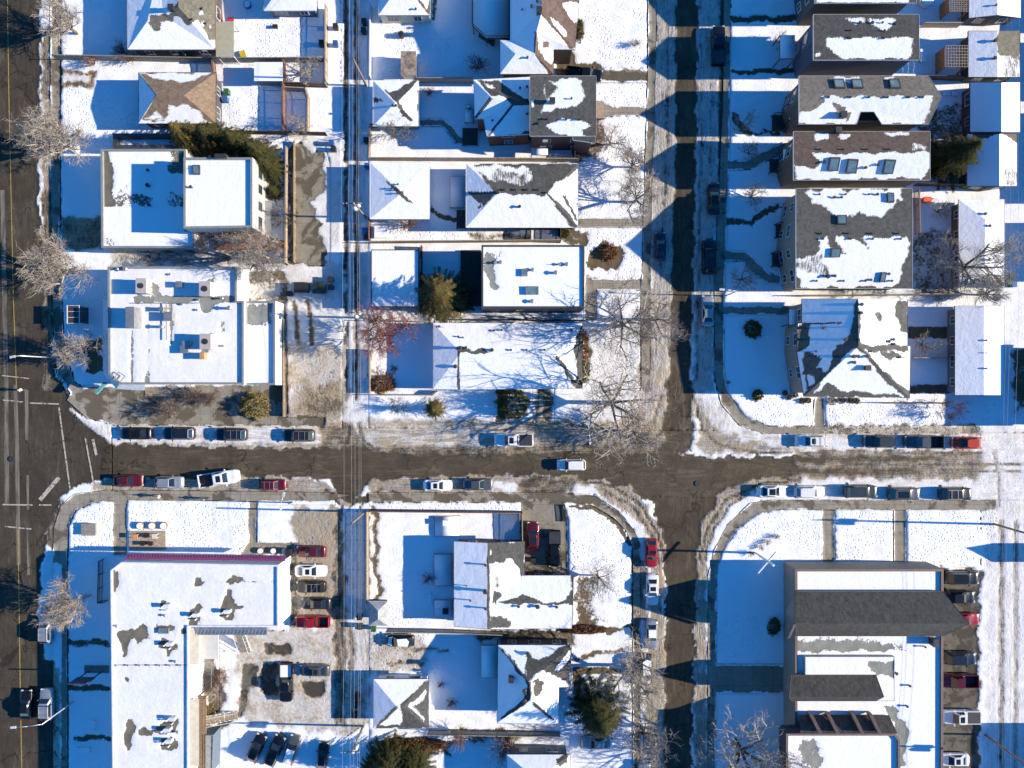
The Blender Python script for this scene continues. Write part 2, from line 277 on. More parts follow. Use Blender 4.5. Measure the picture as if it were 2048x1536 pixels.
# ------------------------------------------------------------------ the setting: ground, roads, pavements (their snow cover is in one field)
r_ = rect
OPS = [
 # west block
 ({'s': 0, 'd': .4}, [(-500, -500), (81, -500), (81, 60), (77, 420), (103, 640), (112, 740), (135, 790), (185, 850), (215, 886), (400, 893), (600, 896), (692, 888), (700, 960), (560, 953), (400, 957), (225, 956), (160, 968), (118, 1000), (98, 1050), (86, 1110), (76, 1250), (112, 1330), (112, 1800), (-500, 1800)], 5, 2.5),
 ({'s': .45, 'd': .9}, r_(84, 60, 103, 200), 8, 3), ({'s': .55, 'd': .7}, r_(84, 200, 103, 430), 8, 3), ({'s': .35, 'd': .9}, r_(84, 380, 108, 780), 6, 2),
 ({'s': .42, 'd': .8}, r_(84, 118, 120, 172), 10, 4), ({'s': .35, 'd': .9}, r_(120, 142, 190, 176), 6, 3), ({'s': .9, 'd': .3}, r_(125, 150, 180, 165), 4, 2),
 ({'s': .9, 'f': 1}, r_(123, 175, 280, 290), 8, 0), ({'s': .5, 'd': .8}, r_(125, 435, 205, 500), 5, 2),
 # street slush
 ({'s': .66, 'd': .7}, [(215, 886), (230, 860), (700, 850), (700, 896), (600, 896), (400, 893)], 8, 2.5),
 ({'s': .9, 'd': .35}, [(140, 818), (200, 848), (640, 850), (640, 886), (230, 886), (195, 868)], 7, 2.5),
 ({'s': .42, 'd': .9}, [(640, 845), (740, 845), (740, 900), (640, 898)], 12, 3),
 ({'s': .62, 'd': .75}, [(185, 968), (225, 956), (400, 957), (560, 953), (640, 960), (700, 1000), (700, 1018), (640, 986), (185, 982)], 6, 2.5),
 # north side from the alley eastwards
 ({'s': .78, 'd': .7}, [(690, 838), (1180, 838), (1190, 880), (1100, 908), (830, 910), (740, 900)], 10, 3),
 ({'s': .62, 'd': .9}, [(1050, 850), (1345, 800), (1345, 905), (1100, 908)], 14, 4), ({'s': .42, 'd': .9}, [(740, 893), (1050, 890), (1345, 880), (1345, 912), (960, 914), (830, 914)], 8, 2),
 ({'s': 0, 'd': .5}, [(690, 890), (740, 898), (830, 909), (960, 910), (1100, 907), (1345, 902), (1400, 915), (1600, 912), (1600, 950), (1440, 985), (1400, 1060), (1393, 1130), (1380, 1600), (1320, 1600), (1332, 1200), (1326, 1080), (1300, 1000), (1220, 965), (1120, 950), (950, 952), (760, 960), (700, 1002), (688, 1002), (655, 958)], 5, 3),
 ({'s': .64, 'd': .8}, [(740, 960), (950, 951), (1120, 950), (1220, 965), (1262, 985), (1300, 1010), (1180, 1000), (1140, 984), (740, 986)], 9, 3),
 ({'s': .93, 'd': .15}, [(980, 966), (1100, 962), (1190, 972), (1250, 1000), (1285, 1050), (1300, 1088), (1288, 1092), (1262, 1035), (1215, 1000), (1120, 984), (985, 980)], 7, 3),
 ({'s': .62, 'd': .85}, [(1185, 975), (1260, 970), (1326, 1060), (1332, 1600), (1283, 1600), (1300, 1095), (1285, 1050)], 8, 3),
 ({'s': 0, 'd': .8}, [(700, 1000), (755, 985), (1050, 986), (1050, 1003), (740, 1004), (700, 1010)], 5, 2),
 # east half of the street
 ({'s': .52, 'd': .8}, [(1590, 900), (2100, 898), (2100, 962), (1590, 958)], 12, 3), ({'s': .18, 'd': .7}, [(1590, 913), (1880, 913), (1880, 921), (1590, 925)], 8, 2), ({'s': .2, 'd': .7}, [(1560, 938), (1840, 938), (1840, 948), (1560, 950)], 8, 2),
 ({'s': .85, 'd': .35}, [(1388, 790), (1430, 790), (1480, 852), (1530, 868), (1990, 868), (1990, 898), (1600, 902), (1470, 905), (1400, 898)], 12, 4),
 ({'s': .6, 'd': .8}, [(1388, 800), (1440, 870), (1600, 903), (1400, 908)], 14, 5),
 ({'s': .85, 'd': .25}, [(1500, 968), (1620, 956), (1990, 962), (1990, 1000), (1500, 1000)], 8, 3), ({'s': .8, 'd': .28}, r_(1960, 850, 2100, 1040), 20, 6),
 ({'s': .62, 'd': .85}, [(1392, 1130), (1402, 1055), (1440, 985), (1500, 958), (1600, 950), (1600, 968), (1520, 976), (1470, 1010), (1428, 1080), (1415, 1160), (1414, 1600), (1386, 1600)], 6, 3),
 ({'s': .95, 'd': .1}, [(1500, 982), (1520, 988), (1462, 1032), (1428, 1095), (1424, 1200), (1411, 1200), (1416, 1090), (1450, 1020)], 5, 2),
 # side street, north leg
 ({'s': .60, 'd': .5}, [(1314, -60), (1352, -60), (1352, 300), (1345, 600), (1340, 760), (1300, 760), (1303, 400)], 6, 2),
 ({'s': 0, 'd': .7}, [(1352, -60), (1396, -60), (1392, 300), (1386, 560), (1380, 760), (1382, 900), (1345, 900), (1338, 760), (1344, 560), (1352, 300)], 7, 2),
 ({'s': .2, 'd': .9}, [(1330, 760), (1385, 760), (1385, 905), (1325, 905)], 9, 3), ({'s': .68, 'd': .6}, [(1290, 640), (1335, 640), (1330, 840), (1260, 850)], 12, 4),
 ({'s': .64, 'd': .45}, [(1396, -60), (1443, -60), (1437, 400), (1430, 620), (1430, 780), (1386, 790), (1386, 560), (1392, 300)], 6, 3),
 ({'s': .15, 'd': .6}, [(1441, -60), (1451, -60), (1444, 600), (1434, 600)], 4, 1),
 # curved wheel tracks through the slush
 ({'s': 0.18, 'd': 0.8}, seg([(1328, 1120), (1312, 1060), (1280, 1010), (1225, 972), (1150, 958)], 4), 4, 1), ({'s': 0.3, 'd': 0.8}, seg([(1318, 1130), (1300, 1065), (1265, 1015), (1205, 978)], 4), 4, 1), ({'s': 0.18, 'd': 0.8}, seg([(1398, 1120), (1412, 1060), (1450, 1000), (1520, 968), (1600, 958)], 4), 4, 1), ({'s': 0.3, 'd': 0.8}, seg([(1404, 1130), (1420, 1070), (1458, 1012), (1500, 985)], 4), 4, 1), ({'s': 0.18, 'd': 0.8}, seg([(1338, 800), (1325, 860), (1290, 895), (1230, 907)], 5), 4, 1), ({'s': 0.35, 'd': 0.8}, seg([(1322, 790), (1305, 850), (1265, 885), (1190, 900)], 4), 4, 1), ({'s': 0.35, 'd': 0.8}, seg([(1390, 800), (1402, 860), (1440, 892), (1520, 905)], 4), 4, 1), ({'s': 0.5, 'd': 0.5}, seg([(1396, 790), (1415, 850), (1470, 885), (1560, 897)], 3), 4, 1), ({'s': 0.18, 'd': 0.8}, seg([(700, 850), (695, 880), (680, 905)], 6), 4, 1), ({'s': 0.3, 'd': 0.8}, seg([(715, 845), (725, 880), (760, 905)], 5), 4, 1), ({'s': 0.18, 'd': 0.8}, seg([(692, 1040), (680, 1010), (650, 980)], 5), 4, 1), ({'s': 0.3, 'd': 0.8}, seg([(708, 1040), (725, 1005), (765, 975)], 5), 4, 1), ({'s': 0.4, 'd': 0.8}, seg([(665, 1440), (640, 1425), (600, 1415), (545, 1400)], 4), 4, 1), ({'s': 0.45, 'd': 0.7}, seg([(670, 1450), (630, 1438), (560, 1430), (520, 1440)], 4), 4, 1), ({'s': 0.35, 'd': 0.8}, seg([(690, 1300), (650, 1305), (590, 1300)], 4), 4, 1), ({'s': 0.45, 'd': 0.8}, seg([(690, 1318), (640, 1318), (585, 1308)], 4), 4, 1), ({'s': 0.45, 'd': 0.6}, seg([(690, 1290), (760, 1296), (840, 1300)], 4), 4, 1), ({'s': 0.25, 'd': 0.8}, seg([(1500, 906), (1700, 902), (1960, 905)], 3), 4, 1), ({'s': 0.3, 'd': 0.8}, seg([(1600, 925), (1800, 930), (2040, 928)], 3), 4, 1), ({'s': 0.35, 'd': 0.8}, seg([(1650, 934), (1850, 938), (2040, 942)], 3), 4, 1), ({'s': 0.55, 'd': 0.5}, seg([(1990, 1040), (1985, 1200), (1982, 1536)], 4), 4, 1), ({'s': 0.6, 'd': 0.5}, seg([(2014, 1040), (2012, 1200), (2010, 1536)], 4), 4, 1), ({'s': 0.5, 'd': 0.5}, seg([(1985, 900), (1995, 960), (1998, 1040)], 5), 4, 1), ({'s': 0.3, 'd': 0.8}, seg([(740, 895), (850, 903), (960, 901)], 3), 4, 1), ({'s': 0.3, 'd': 0.8}, seg([(740, 902), (850, 910), (960, 908)], 3), 4, 1), ({'s': 0.35, 'd': 0.5}, seg([(1400, 100), (1402, 300), (1396, 560), (1395, 760)], 3), 4, 1), ({'s': 0.4, 'd': 0.5}, seg([(1424, 130), (1422, 350)], 3), 4, 1), ({'s': 0.4, 'd': 0.5}, seg([(1335, 50), (1333, 300), (1322, 560)], 4), 4, 1),
 # alley
 ({'s': .8, 'd': .25}, [(683, -60), (735, -60), (735, 840), (685, 840)], 6, 2), ({'s': .25, 'd': .4}, r_(687, -60, 697, 800), 6, 1), ({'s': .25, 'd': .4}, r_(708, -60, 717, 800), 6, 1),
 ({'s': .84, 'd': .3}, r_(574, 530, 690, 840), 8, 5), ({'s': .70, 'd': .6}, r_(574, 690, 690, 845), 16, 6), ({'s': .5, 'd': .8}, r_(600, 770, 690, 835), 24, 8), ({'s': .3, 'd': .9}, [(584, 600), (592, 600), (602, 690), (594, 690)], 4, 1), ({'s': .3, 'd': .9}, [(612, 600), (620, 600), (630, 690), (622, 690)], 4, 1),
 ({'s': .66, 'd': .75}, r_(585, 1015, 682, 1240), 10, 5), ({'s': .75, 'd': .3}, r_(682, 1020, 738, 1260), 6, 2),
 ({'s': .80, 'd': .55}, [(470, 1262), (690, 1250), (735, 1260), (850, 1275), (850, 1340), (740, 1350), (735, 1450), (690, 1470), (480, 1440)], 10, 5),
 ({'s': .4, 'd': .8}, [(672, 1020), (684, 1020), (692, 1200), (690, 1450), (672, 1450), (665, 1200)], 8, 3), ({'s': .4, 'd': .8}, r_(697, 1250, 706, 1340), 6, 2),
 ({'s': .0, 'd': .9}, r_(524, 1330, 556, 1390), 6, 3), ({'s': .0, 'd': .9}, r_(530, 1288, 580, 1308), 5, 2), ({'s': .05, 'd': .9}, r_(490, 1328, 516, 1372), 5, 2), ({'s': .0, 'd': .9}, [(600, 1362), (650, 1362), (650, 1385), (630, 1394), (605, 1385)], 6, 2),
 ({'s': .45, 'd': .6}, [(800, 1292), (900, 1296), (900, 1304), (800, 1300)], 4, 2), ({'s': .45, 'd': .6}, r_(770, 1322, 850, 1330), 4, 2),
 ({'s': .3, 'd': .7}, [(486, 1330), (496, 1330), (496, 1400), (486, 1430), (440, 1460), (430, 1450), (478, 1420)], 4, 1),
 # yards
 ({'s': .2, 'd': 0}, [(866, -10), (874, -10), (873, 42), (760, 46), (760, 39), (864, 39)], 4, 1.5), ({'s': .25}, [(1148, 40), (1168, 40), (1163, 75), (1150, 90)], 6, 3), ({'s': .1, 'd': .2}, [(1120, 100), (1145, 100), (1150, 125), (1200, 132), (1200, 165), (1135, 165), (1108, 150)], 6, 3),
 ({'s': .05, 'd': .9}, [(1200, 140), (1300, 142), (1300, 163), (1200, 162)], 5, 2),
 ({'s': .0}, seg([(840, 246), (885, 246), (900, 258), (915, 280), (930, 284)], 13), 3, .6), ({'s': .0}, seg([(860, 418), (880, 432), (915, 441)], 9), 3, .5),
 ({'s': .4, 'd': .3}, r_(935, 466, 1060, 480), 8, 3), ({'s': .25}, [(1120, 458), (1180, 462), (1170, 490), (1125, 490)], 8, 4), ({'s': .3, 'd': .3}, [(1150, 1255), (1150, 1290), (960, 1280), (940, 1262)], 8, 3),
 ({'s': .1}, [(1190, 495), (1220, 480), (1245, 500), (1240, 535), (1205, 545), (1172, 530)], 10, 6), ({'s': .2}, [(1166, 650), (1180, 655), (1182, 740), (1166, 770)], 6, 3),
 ({'s': .3}, [(1190, 230), (1210, 250), (1200, 320), (1150, 325), (1150, 290)], 10, 4), ({'s': .72, 'f': 1, 'd': .2}, r_(1180, 640, 1280, 830), 20, 6), ({'s': .35}, [(1150, 1150), (1185, 1150), (1195, 1180), (1180, 1230), (1210, 1245), (1150, 1262)], 12, 5),
 ({'s': .2}, [(1150, 1262), (1265, 1246), (1262, 1256), (1200, 1268)], 6, 3), ({'s': .3}, [(1262, 1085), (1268, 1085), (1270, 1270), (1262, 1270)], 4, 1), ({'s': .1}, [(1130, 1010), (1190, 1012), (1240, 1045), (1262, 1090), (1255, 1092), (1233, 1052), (1185, 1020), (1140, 1016)], 3, 1),
 ({'s': .3}, [(800, 1470), (905, 1482), (905, 1510), (740, 1530), (740, 1480)], 12, 5), ({'s': .4, 'd': .3}, r_(904, 1458, 1040, 1482), 8, 4), ({'s': .5}, [(1040, 1003), (1050, 1003), (1050, 1080), (1040, 1080)], 5, 1),
 ({'s': .3, 'd': .4}, seg([(740, 1010), (752, 1040), (750, 1120), (758, 1180), (745, 1215)], 12), 6, 3), ({'s': .4, 'd': .5}, [(415, 1340), (440, 1330), (450, 1400), (432, 1440), (410, 1440)], 8, 4),
 ({'s': .5}, r_(740, 730, 795, 785), 12, 5), ({'s': .15, 'd': .3}, r_(993, 778, 1012, 845), 5, 2), ({'s': .3, 'd': .7}, r_(1070, 775, 1104, 842), 8, 3), ({'s': .95}, r_(1078, 790, 1085, 842), 4, 1),
 # walks
 ({'s': 0}, r_(227, 1000, 254, 1110), 3, .6), ({'s': 0}, [(497, 1000), (514, 1000), (512, 1085), (590, 1085), (590, 1110), (480, 1110), (497, 1085)], 3, .8),
 ({'s': 0}, [(1195, 205), (1225, 214), (1300, 215), (1300, 230), (1225, 231), (1195, 240)], 3, .5), ({'s': 0}, r_(1152, 437, 1290, 454), 3, .5), ({'s': 0}, [(1170, 552), (1192, 560), (1290, 560), (1290, 579), (1192, 579), (1192, 640), (1170, 640)], 3, .5),
 ({'s': .1}, r_(1460, 32, 1600, 45), 6, 2), ({'s': .1}, [(1460, 140), (1600, 136), (1600, 147), (1460, 149)], 5, 1.5), ({'s': .05}, seg([(1450, 332), (1500, 330), (1535, 312), (1575, 290)], 16), 4, 1.5),
 ({'s': .2}, seg([(1450, 445), (1505, 443), (1545, 415), (1565, 410)], 14), 5, 2), ({'s': .05}, seg([(1445, 512), (1490, 513), (1515, 540), (1535, 557), (1560, 560)], 17), 4, 1.5), ({'s': .03}, r_(1446, 614, 1585, 628), 4, 1),
 ({'s': .1}, [(1455, 225), (1475, 225), (1500, 262), (1560, 265), (1560, 272), (1480, 268)], 8, 4),
 ({'s': 0}, [(1632, 795), (1646, 795), (1648, 858), (1626, 858)], 3, 1), ({'s': 0}, r_(1645, 1018, 1668, 1136), 3, .7), ({'s': 0}, r_(1788, 1018, 1811, 1136), 3, .7), ({'s': .04}, [(1425, 1330), (1570, 1332), (1570, 1384), (1425, 1384)], 4, 1.2),
 ({'s': .05}, r_(1815, 653, 1900, 676), 3, .6), ({'s': .05}, r_(1815, 770, 1900, 786), 3, .6), ({'s': .4}, r_(1830, 210, 1930, 300), 10, 4), ({'s': .5, 'd': .2}, r_(1820, 460, 1915, 600), 14, 5),
 ({'s': .3, 'd': .2}, seg([(1250, 1300), (1180, 1308), (1145, 1320)], 10), 4, 2), ({'s': .05}, [(1145, 1333), (1245, 1336), (1245, 1347), (1162, 1348), (1160, 1400), (1148, 1400)], 4, 1),
 ({'s': .25, 'd': .2}, r_(136, 1278, 222, 1292), 4, 1.5), ({'s': .15}, r_(136, 1369, 222, 1381), 4, 1), ({'s': .15}, r_(148, 1470, 222, 1481), 4, 1), ({'s': .12}, r_(172, 680, 206, 745), 4, 3),
 ({'s': .6, 'd': .6}, [(109, 1330), (123, 1330), (124, 1600), (109, 1600)], 5, 2), ({'s': .35, 'd': .9}, [(92, 1085), (104, 1030), (122, 1000), (128, 1010), (113, 1045), (106, 1100)], 4, 2),
 ({'s': .6, 'd': .4}, r_(220, 500, 580, 532), 8, 4), ({'s': .3, 'd': .4}, r_(480, 540, 575, 605), 8, 3), ({'s': .6, 'd': .3}, r_(482, 560, 560, 600), 12, 4),
 # pavements, yards of concrete
 ({'s': .8, 'd': .2}, r_(1140, 780, 1250, 845), 14, 5),
 ({'s': .03, 'd': .5}, [(105, -80), (121, -80), (121, 430), (119, 500), (127, 650), (130, 700), (150, 765), (200, 795), (150, 795), (118, 745), (108, 640), (103, 500), (105, 430)], 3, .8),
 ({'s': .0, 'd': .6}, [(150, 776), (552, 770), (574, 770), (574, 834), (648, 834), (648, 852), (240, 850), (175, 835), (135, 800)], 4, 1.5), ({'s': .95}, [(137, 818), (150, 822), (200, 850), (192, 858), (160, 840)], 4, 2),
 ({'s': .0, 'd': .3}, [(106, 1800), (108, 1060), (122, 1012), (150, 988), (215, 980), (640, 984), (690, 992), (660, 1002), (250, 1001), (188, 1004), (152, 1020), (137, 1055), (135, 1130), (137, 1800), (125, 1800), (125, 1130), (109, 1120)], 3, .6),
 ({'s': .95, 'd': .1}, [(90, 1110), (108, 1095), (108, 1130), (108, 1320), (90, 1320)], 5, 1),
 ({'s': .05, 'd': .8}, [(1120, 984), (1190, 993), (1240, 1024), (1268, 1062), (1280, 1090), (1280, 1600), (1268, 1600), (1266, 1095), (1255, 1065), (1228, 1035), (1185, 1010), (1120, 1003)], 3, 1), ({'s': .45, 'd': .6}, r_(1262, 1120, 1292, 1240), 6, 3),
 ({'s': .0, 'd': .4}, [(1415, 1600), (1416, 1150), (1428, 1100), (1455, 1048), (1500, 1006), (1540, 1000), (1990, 1000), (1990, 1020), (1560, 1018), (1512, 1028), (1474, 1058), (1445, 1100), (1432, 1140), (1430, 1600)], 3, .6),
 ({'s': .02, 'd': .4}, [(1297, -80), (1313, -80), (1311, 130), (1303, 400), (1300, 560), (1299, 760), (1283, 775), (1282, 600), (1288, 400), (1296, 130)], 3, .6), ({'s': .35, 'd': .5}, r_(1278, 640, 1302, 780), 8, 3),
 ({'s': .02, 'd': .4}, [(1450, -80), (1462, -80), (1457, 300), (1451, 480), (1446, 600), (1446, 745), (1456, 788), (1487, 830), (1535, 853), (1940, 852), (1940, 867), (1530, 868), (1478, 850), (1442, 808), (1430, 755), (1428, 600), (1437, 400), (1446, 200)], 3, .6),
 ({'s': .5, 'd': .5}, r_(1640, 850, 1960, 870), 8, 4),
 ({'s': .0, 'd': .6}, [(577, 300), (592, 286), (650, 300), (650, 530), (577, 530)], 4, 3), ({'s': .8, 'd': .2}, [(620, 400), (648, 380), (648, 450), (626, 430)], 8, 5), ({'s': .8, 'd': .25}, [(590, 275), (690, 280), (690, 330), (660, 340), (655, 310), (610, 295)], 6, 4), ({'s': .8, 'd': .3}, [(650, 330), (685, 330), (685, 490), (655, 500), (640, 460)], 8, 4),
 ({'s': .05, 'd': .7}, [(545, 600), (572, 600), (574, 838), (548, 838)], 4, 1), ({'s': 0, 'd': .4}, [(1043, 1003), (1125, 1003), (1135, 1040), (1135, 1152), (1043, 1152)], 3, .6),
 ({'s': .03, 'd': .6}, [(1880, 1136), (1962, 1140), (1955, 1250), (1958, 1540), (1880, 1540)], 6, 3), ({'s': .35, 'd': .6}, r_(580, 1085, 596, 1255), 4, 1),
 ({'s': .8, 'd': .25}, r_(1968, 1020, 2100, 1600), 12, 4), ({'s': .5, 'd': .5}, r_(1996, 1040, 2006, 1600), 6, 1), ({'s': .55, 'd': .5}, r_(2026, 1040, 2034, 1600), 6, 1), ({'s': .85, 'd': .1}, r_(2010, -60, 2100, 830), 8, 3), ({'s': .3, 'd': .2}, [(2022, 700), (2100, 700), (2100, 820), (2030, 820)], 10, 4),
 ({'s': .12, 'd': .8}, [(1046, 968), (1130, 970), (1128, 1006), (1044, 1004)], 8, 3), ({'s': .35, 'd': .9}, [(1040, 955), (1150, 955), (1150, 985), (1040, 985)], 12, 4),
 # trodden snow
 ({'f': 1}, r_(140, 1005, 226, 1110), 6), ({'f': 1}, r_(255, 1005, 497, 1100), 6), ({'f': 1}, r_(1650, 800, 1990, 850), 6), ({'f': .9}, r_(1460, 1025, 1990, 1136), 6), ({'f': .8}, r_(1480, 790, 1630, 850), 6), ({'f': .8}, r_(745, 45, 900, 160), 8), ({'f': .9}, r_(490, 35, 610, 118), 8), ({'f': .8}, r_(740, 1003, 1045, 1020), 6),
 ({'f': .9}, r_(448, 175, 520, 270), 6), ({'f': .8}, r_(1120, 1015, 1260, 1240), 8), ({'f': .7}, r_(1170, 20, 1290, 560), 10), ({'f': 1}, r_(1430, 1230, 1520, 1330), 6), ({'f': .8}, r_(740, 1260, 890, 1350), 6), ({'f': .9}, r_(740, 462, 950, 478), 6), ({'f': .7}, r_(750, 1210, 905, 1250), 6),
]
M_LAWN = snow_surface('snowy_lawn', (.10, .08, .048), (.16, .12, .075), .8, soft=.22)
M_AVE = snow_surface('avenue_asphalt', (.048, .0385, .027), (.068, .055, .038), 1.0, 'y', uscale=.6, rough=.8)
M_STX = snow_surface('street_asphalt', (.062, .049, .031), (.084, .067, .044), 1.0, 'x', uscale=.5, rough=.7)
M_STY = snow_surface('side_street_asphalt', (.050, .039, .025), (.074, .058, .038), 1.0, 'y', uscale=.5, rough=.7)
M_CONC = snow_surface('pavement_concrete', (.27, .245, .20), (.34, .31, .255), 1.0, joints=1.5, uscale=.9, wet=(.105, .085, .058))
M_PAD = snow_surface('slab_concrete', (.24, .215, .165), (.31, .28, .22), 1.0, joints=3.0, uscale=.7, wet=(.09, .075, .05))
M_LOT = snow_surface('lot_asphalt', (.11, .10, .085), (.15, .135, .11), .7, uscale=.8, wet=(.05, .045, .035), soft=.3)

def surf(name, polyw, mat, zoff, step=.34, under=(), kind='structure', snowz=.13):
    V2, T = grid_cdt(polyw, step)
    return surf_mesh(name, V2, T, mat, zoff, under, kind, snowz)
def surf_mesh(name, V2, T, mat, zoff, under, kind, snowz=.13):
    Q = np.stack([V2[:, 0]*K+1024, 768-V2[:, 1]*K], 1); m = field(Q, OPS)
    s = np.clip(m[:, 0], 0, 1); z = zoff+snowz*(s*s*(3-2*s))*(1+.25*np.sin(Q[:, 0]*.11+np.sin(Q[:, 1]*.09)*2)*np.sin(Q[:, 1]*.13))
    for u in under:
        z = np.where(sdpoly(Q, u) > 1.0, z-.30, z)
    vs = np.concatenate([V2, z[:, None]], 1)
    o = mk(name, vs.tolist(), T, mat, None, True, mask=m); o['kind'] = kind; return o
def wp(poly): return [tuple(W(*p).xy) for p in poly]

PAV = {
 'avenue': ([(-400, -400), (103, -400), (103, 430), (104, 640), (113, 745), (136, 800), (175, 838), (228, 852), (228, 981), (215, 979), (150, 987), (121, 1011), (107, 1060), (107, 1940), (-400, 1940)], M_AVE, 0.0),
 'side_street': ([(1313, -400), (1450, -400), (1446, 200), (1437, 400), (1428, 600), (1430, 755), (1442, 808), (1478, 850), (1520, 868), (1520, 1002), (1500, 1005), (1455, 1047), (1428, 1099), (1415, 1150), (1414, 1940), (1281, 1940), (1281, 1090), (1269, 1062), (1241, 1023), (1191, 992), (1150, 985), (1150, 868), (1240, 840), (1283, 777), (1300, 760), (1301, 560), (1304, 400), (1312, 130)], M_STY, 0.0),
 'alley': ([(683, -400), (736, -400), (737, 858), (684, 858)], M_STY, 0.0), 'alley_south': ([(672, 984), (738, 984), (738, 1940), (672, 1940)], M_STY, 0.0),
 'church_alley': ([(1962, 1000), (2200, 1000), (2200, 1940), (1962, 1940)], M_STY, 0.0),
 'street': ([(226, 853), (2400, 869), (2400, 999), (1540, 999), (1118, 984), (640, 983), (226, 981)], M_STX, 0.04),
 'pavement_avenue': ([(103, -400), (121, -400), (121, 430), (119, 500), (127, 650), (130, 700), (150, 765), (200, 795), (150, 797), (118, 745), (108, 640), (103, 500)], M_CONC, .10),
 'plaza': ([(150, 776), (210, 768), (552, 768), (552, 836), (648, 836), (648, 852), (240, 850), (175, 836), (135, 800)], M_CONC, .118),
 'pavement_south_west': ([(107, 1940), (108, 1060), (122, 1012), (150, 988), (215, 980), (640, 985), (700, 990), (660, 1003), (250, 1001), (188, 1004), (152, 1020), (137, 1055), (135, 1130), (137, 1940)], M_CONC, .10),
 'pavement_south': ([(738, 985), (1120, 985), (1190, 993), (1240, 1024), (1268, 1062), (1280, 1090), (1280, 1940), (1266, 1940), (1266, 1095), (1255, 1065), (1228, 1035), (1185, 1010), (1120, 1003), (738, 1004)], M_CONC, .10),
 'pavement_south_east': ([(1415, 1940), (1416, 1150), (1428, 1100), (1455, 1048), (1500, 1006), (1540, 1000), (1990, 1000), (1990, 1021), (1560, 1018), (1512, 1028), (1474, 1058), (1445, 1100), (1432, 1140), (1430, 1940)], M_CONC, .10),
 'pavement_north': ([(1296, -400), (1313, -400), (1311, 130), (1303, 400), (1300, 560), (1299, 760), (1283, 775), (1282, 600), (1288, 400), (1296, 130)], M_CONC, .10),
 'pavement_north_east': ([(1450, -400), (1463, -400), (1458, 300), (1452, 480), (1447, 600), (1447, 745), (1456, 788), (1487, 830), (1535, 853), (1940, 852), (1940, 868), (1530, 868), (1478, 850), (1442, 808), (1430, 755), (1428, 600), (1437, 400), (1446, 200)], M_CONC, .10),
 'parking_pad': ([(577, 286), (650, 292), (660, 330), (660, 530), (577, 530)], M_PAD, .05), 'service_lane': ([(545, 600), (573, 600), (574, 836), (552, 836), (552, 768), (545, 768)], M_PAD, .05),
 'driveway': ([(1043, 1003), (1125, 1003), (1136, 1040), (1136, 1155), (1043, 1155)], M_PAD, .05), 'driveway_north': ([(1112, 138), (1297, 138), (1297, 166), (1112, 166)], M_PAD, .03), 'driveway_bungalow': ([(1066, 765), (1108, 765), (1108, 846), (1066, 846)], M_PAD, .03),
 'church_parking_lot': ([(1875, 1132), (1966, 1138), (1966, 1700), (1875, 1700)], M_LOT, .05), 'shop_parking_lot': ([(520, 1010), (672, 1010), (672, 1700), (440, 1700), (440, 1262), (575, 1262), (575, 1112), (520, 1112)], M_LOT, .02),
 'walk_deck': (r_(227, 1001, 254, 1112), M_CONC, .03), 'walk_terrace': ([(497, 1001), (514, 1001), (512, 1084), (591, 1084), (591, 1112), (478, 1112), (478, 1100), (497, 1085)], M_CONC, .03),
 'walk_red_house': ([(1195, 205), (1225, 214), (1297, 215), (1297, 231), (1225, 232), (1195, 240)], M_CONC, .03), 'walk_hip_house': (r_(1152, 436, 1288, 455), M_CONC, .03), 'walk_flat_house': ([(1168, 550), (1192, 559), (1283, 560), (1283, 580), (1192, 580), (1192, 642), (1168, 642)], M_CONC, .03),
 'walk_church_west': (r_(1644, 1021, 1669, 1140), M_CONC, .03), 'walk_church_east': (r_(1787, 1021, 1812, 1140), M_CONC, .03), 'walk_church_door': (r_(1432, 1328, 1575, 1386), M_PAD, .03), 'walk_corner_house': ([(1630, 792), (1648, 792), (1650, 852), (1624, 852)], M_CONC, .03),
 'walk_grey_house': (seg([(1450, 512), (1490, 513), (1515, 540), (1535, 557), (1565, 560)], 20), M_CONC, .03), 'walk_corner_door': (r_(1447, 612, 1590, 630), M_CONC, .03), 'walk_brown_house': (seg([(1457, 332), (1500, 330), (1535, 312), (1578, 288)], 18), M_CONC, .03),
 'walk_garage': (seg([(838, 246), (885, 246), (900, 258), (915, 280), (934, 284)], 15), M_PAD, .03),
}
NOUNDER = {'avenue', 'side_street', 'alley', 'alley_south'}
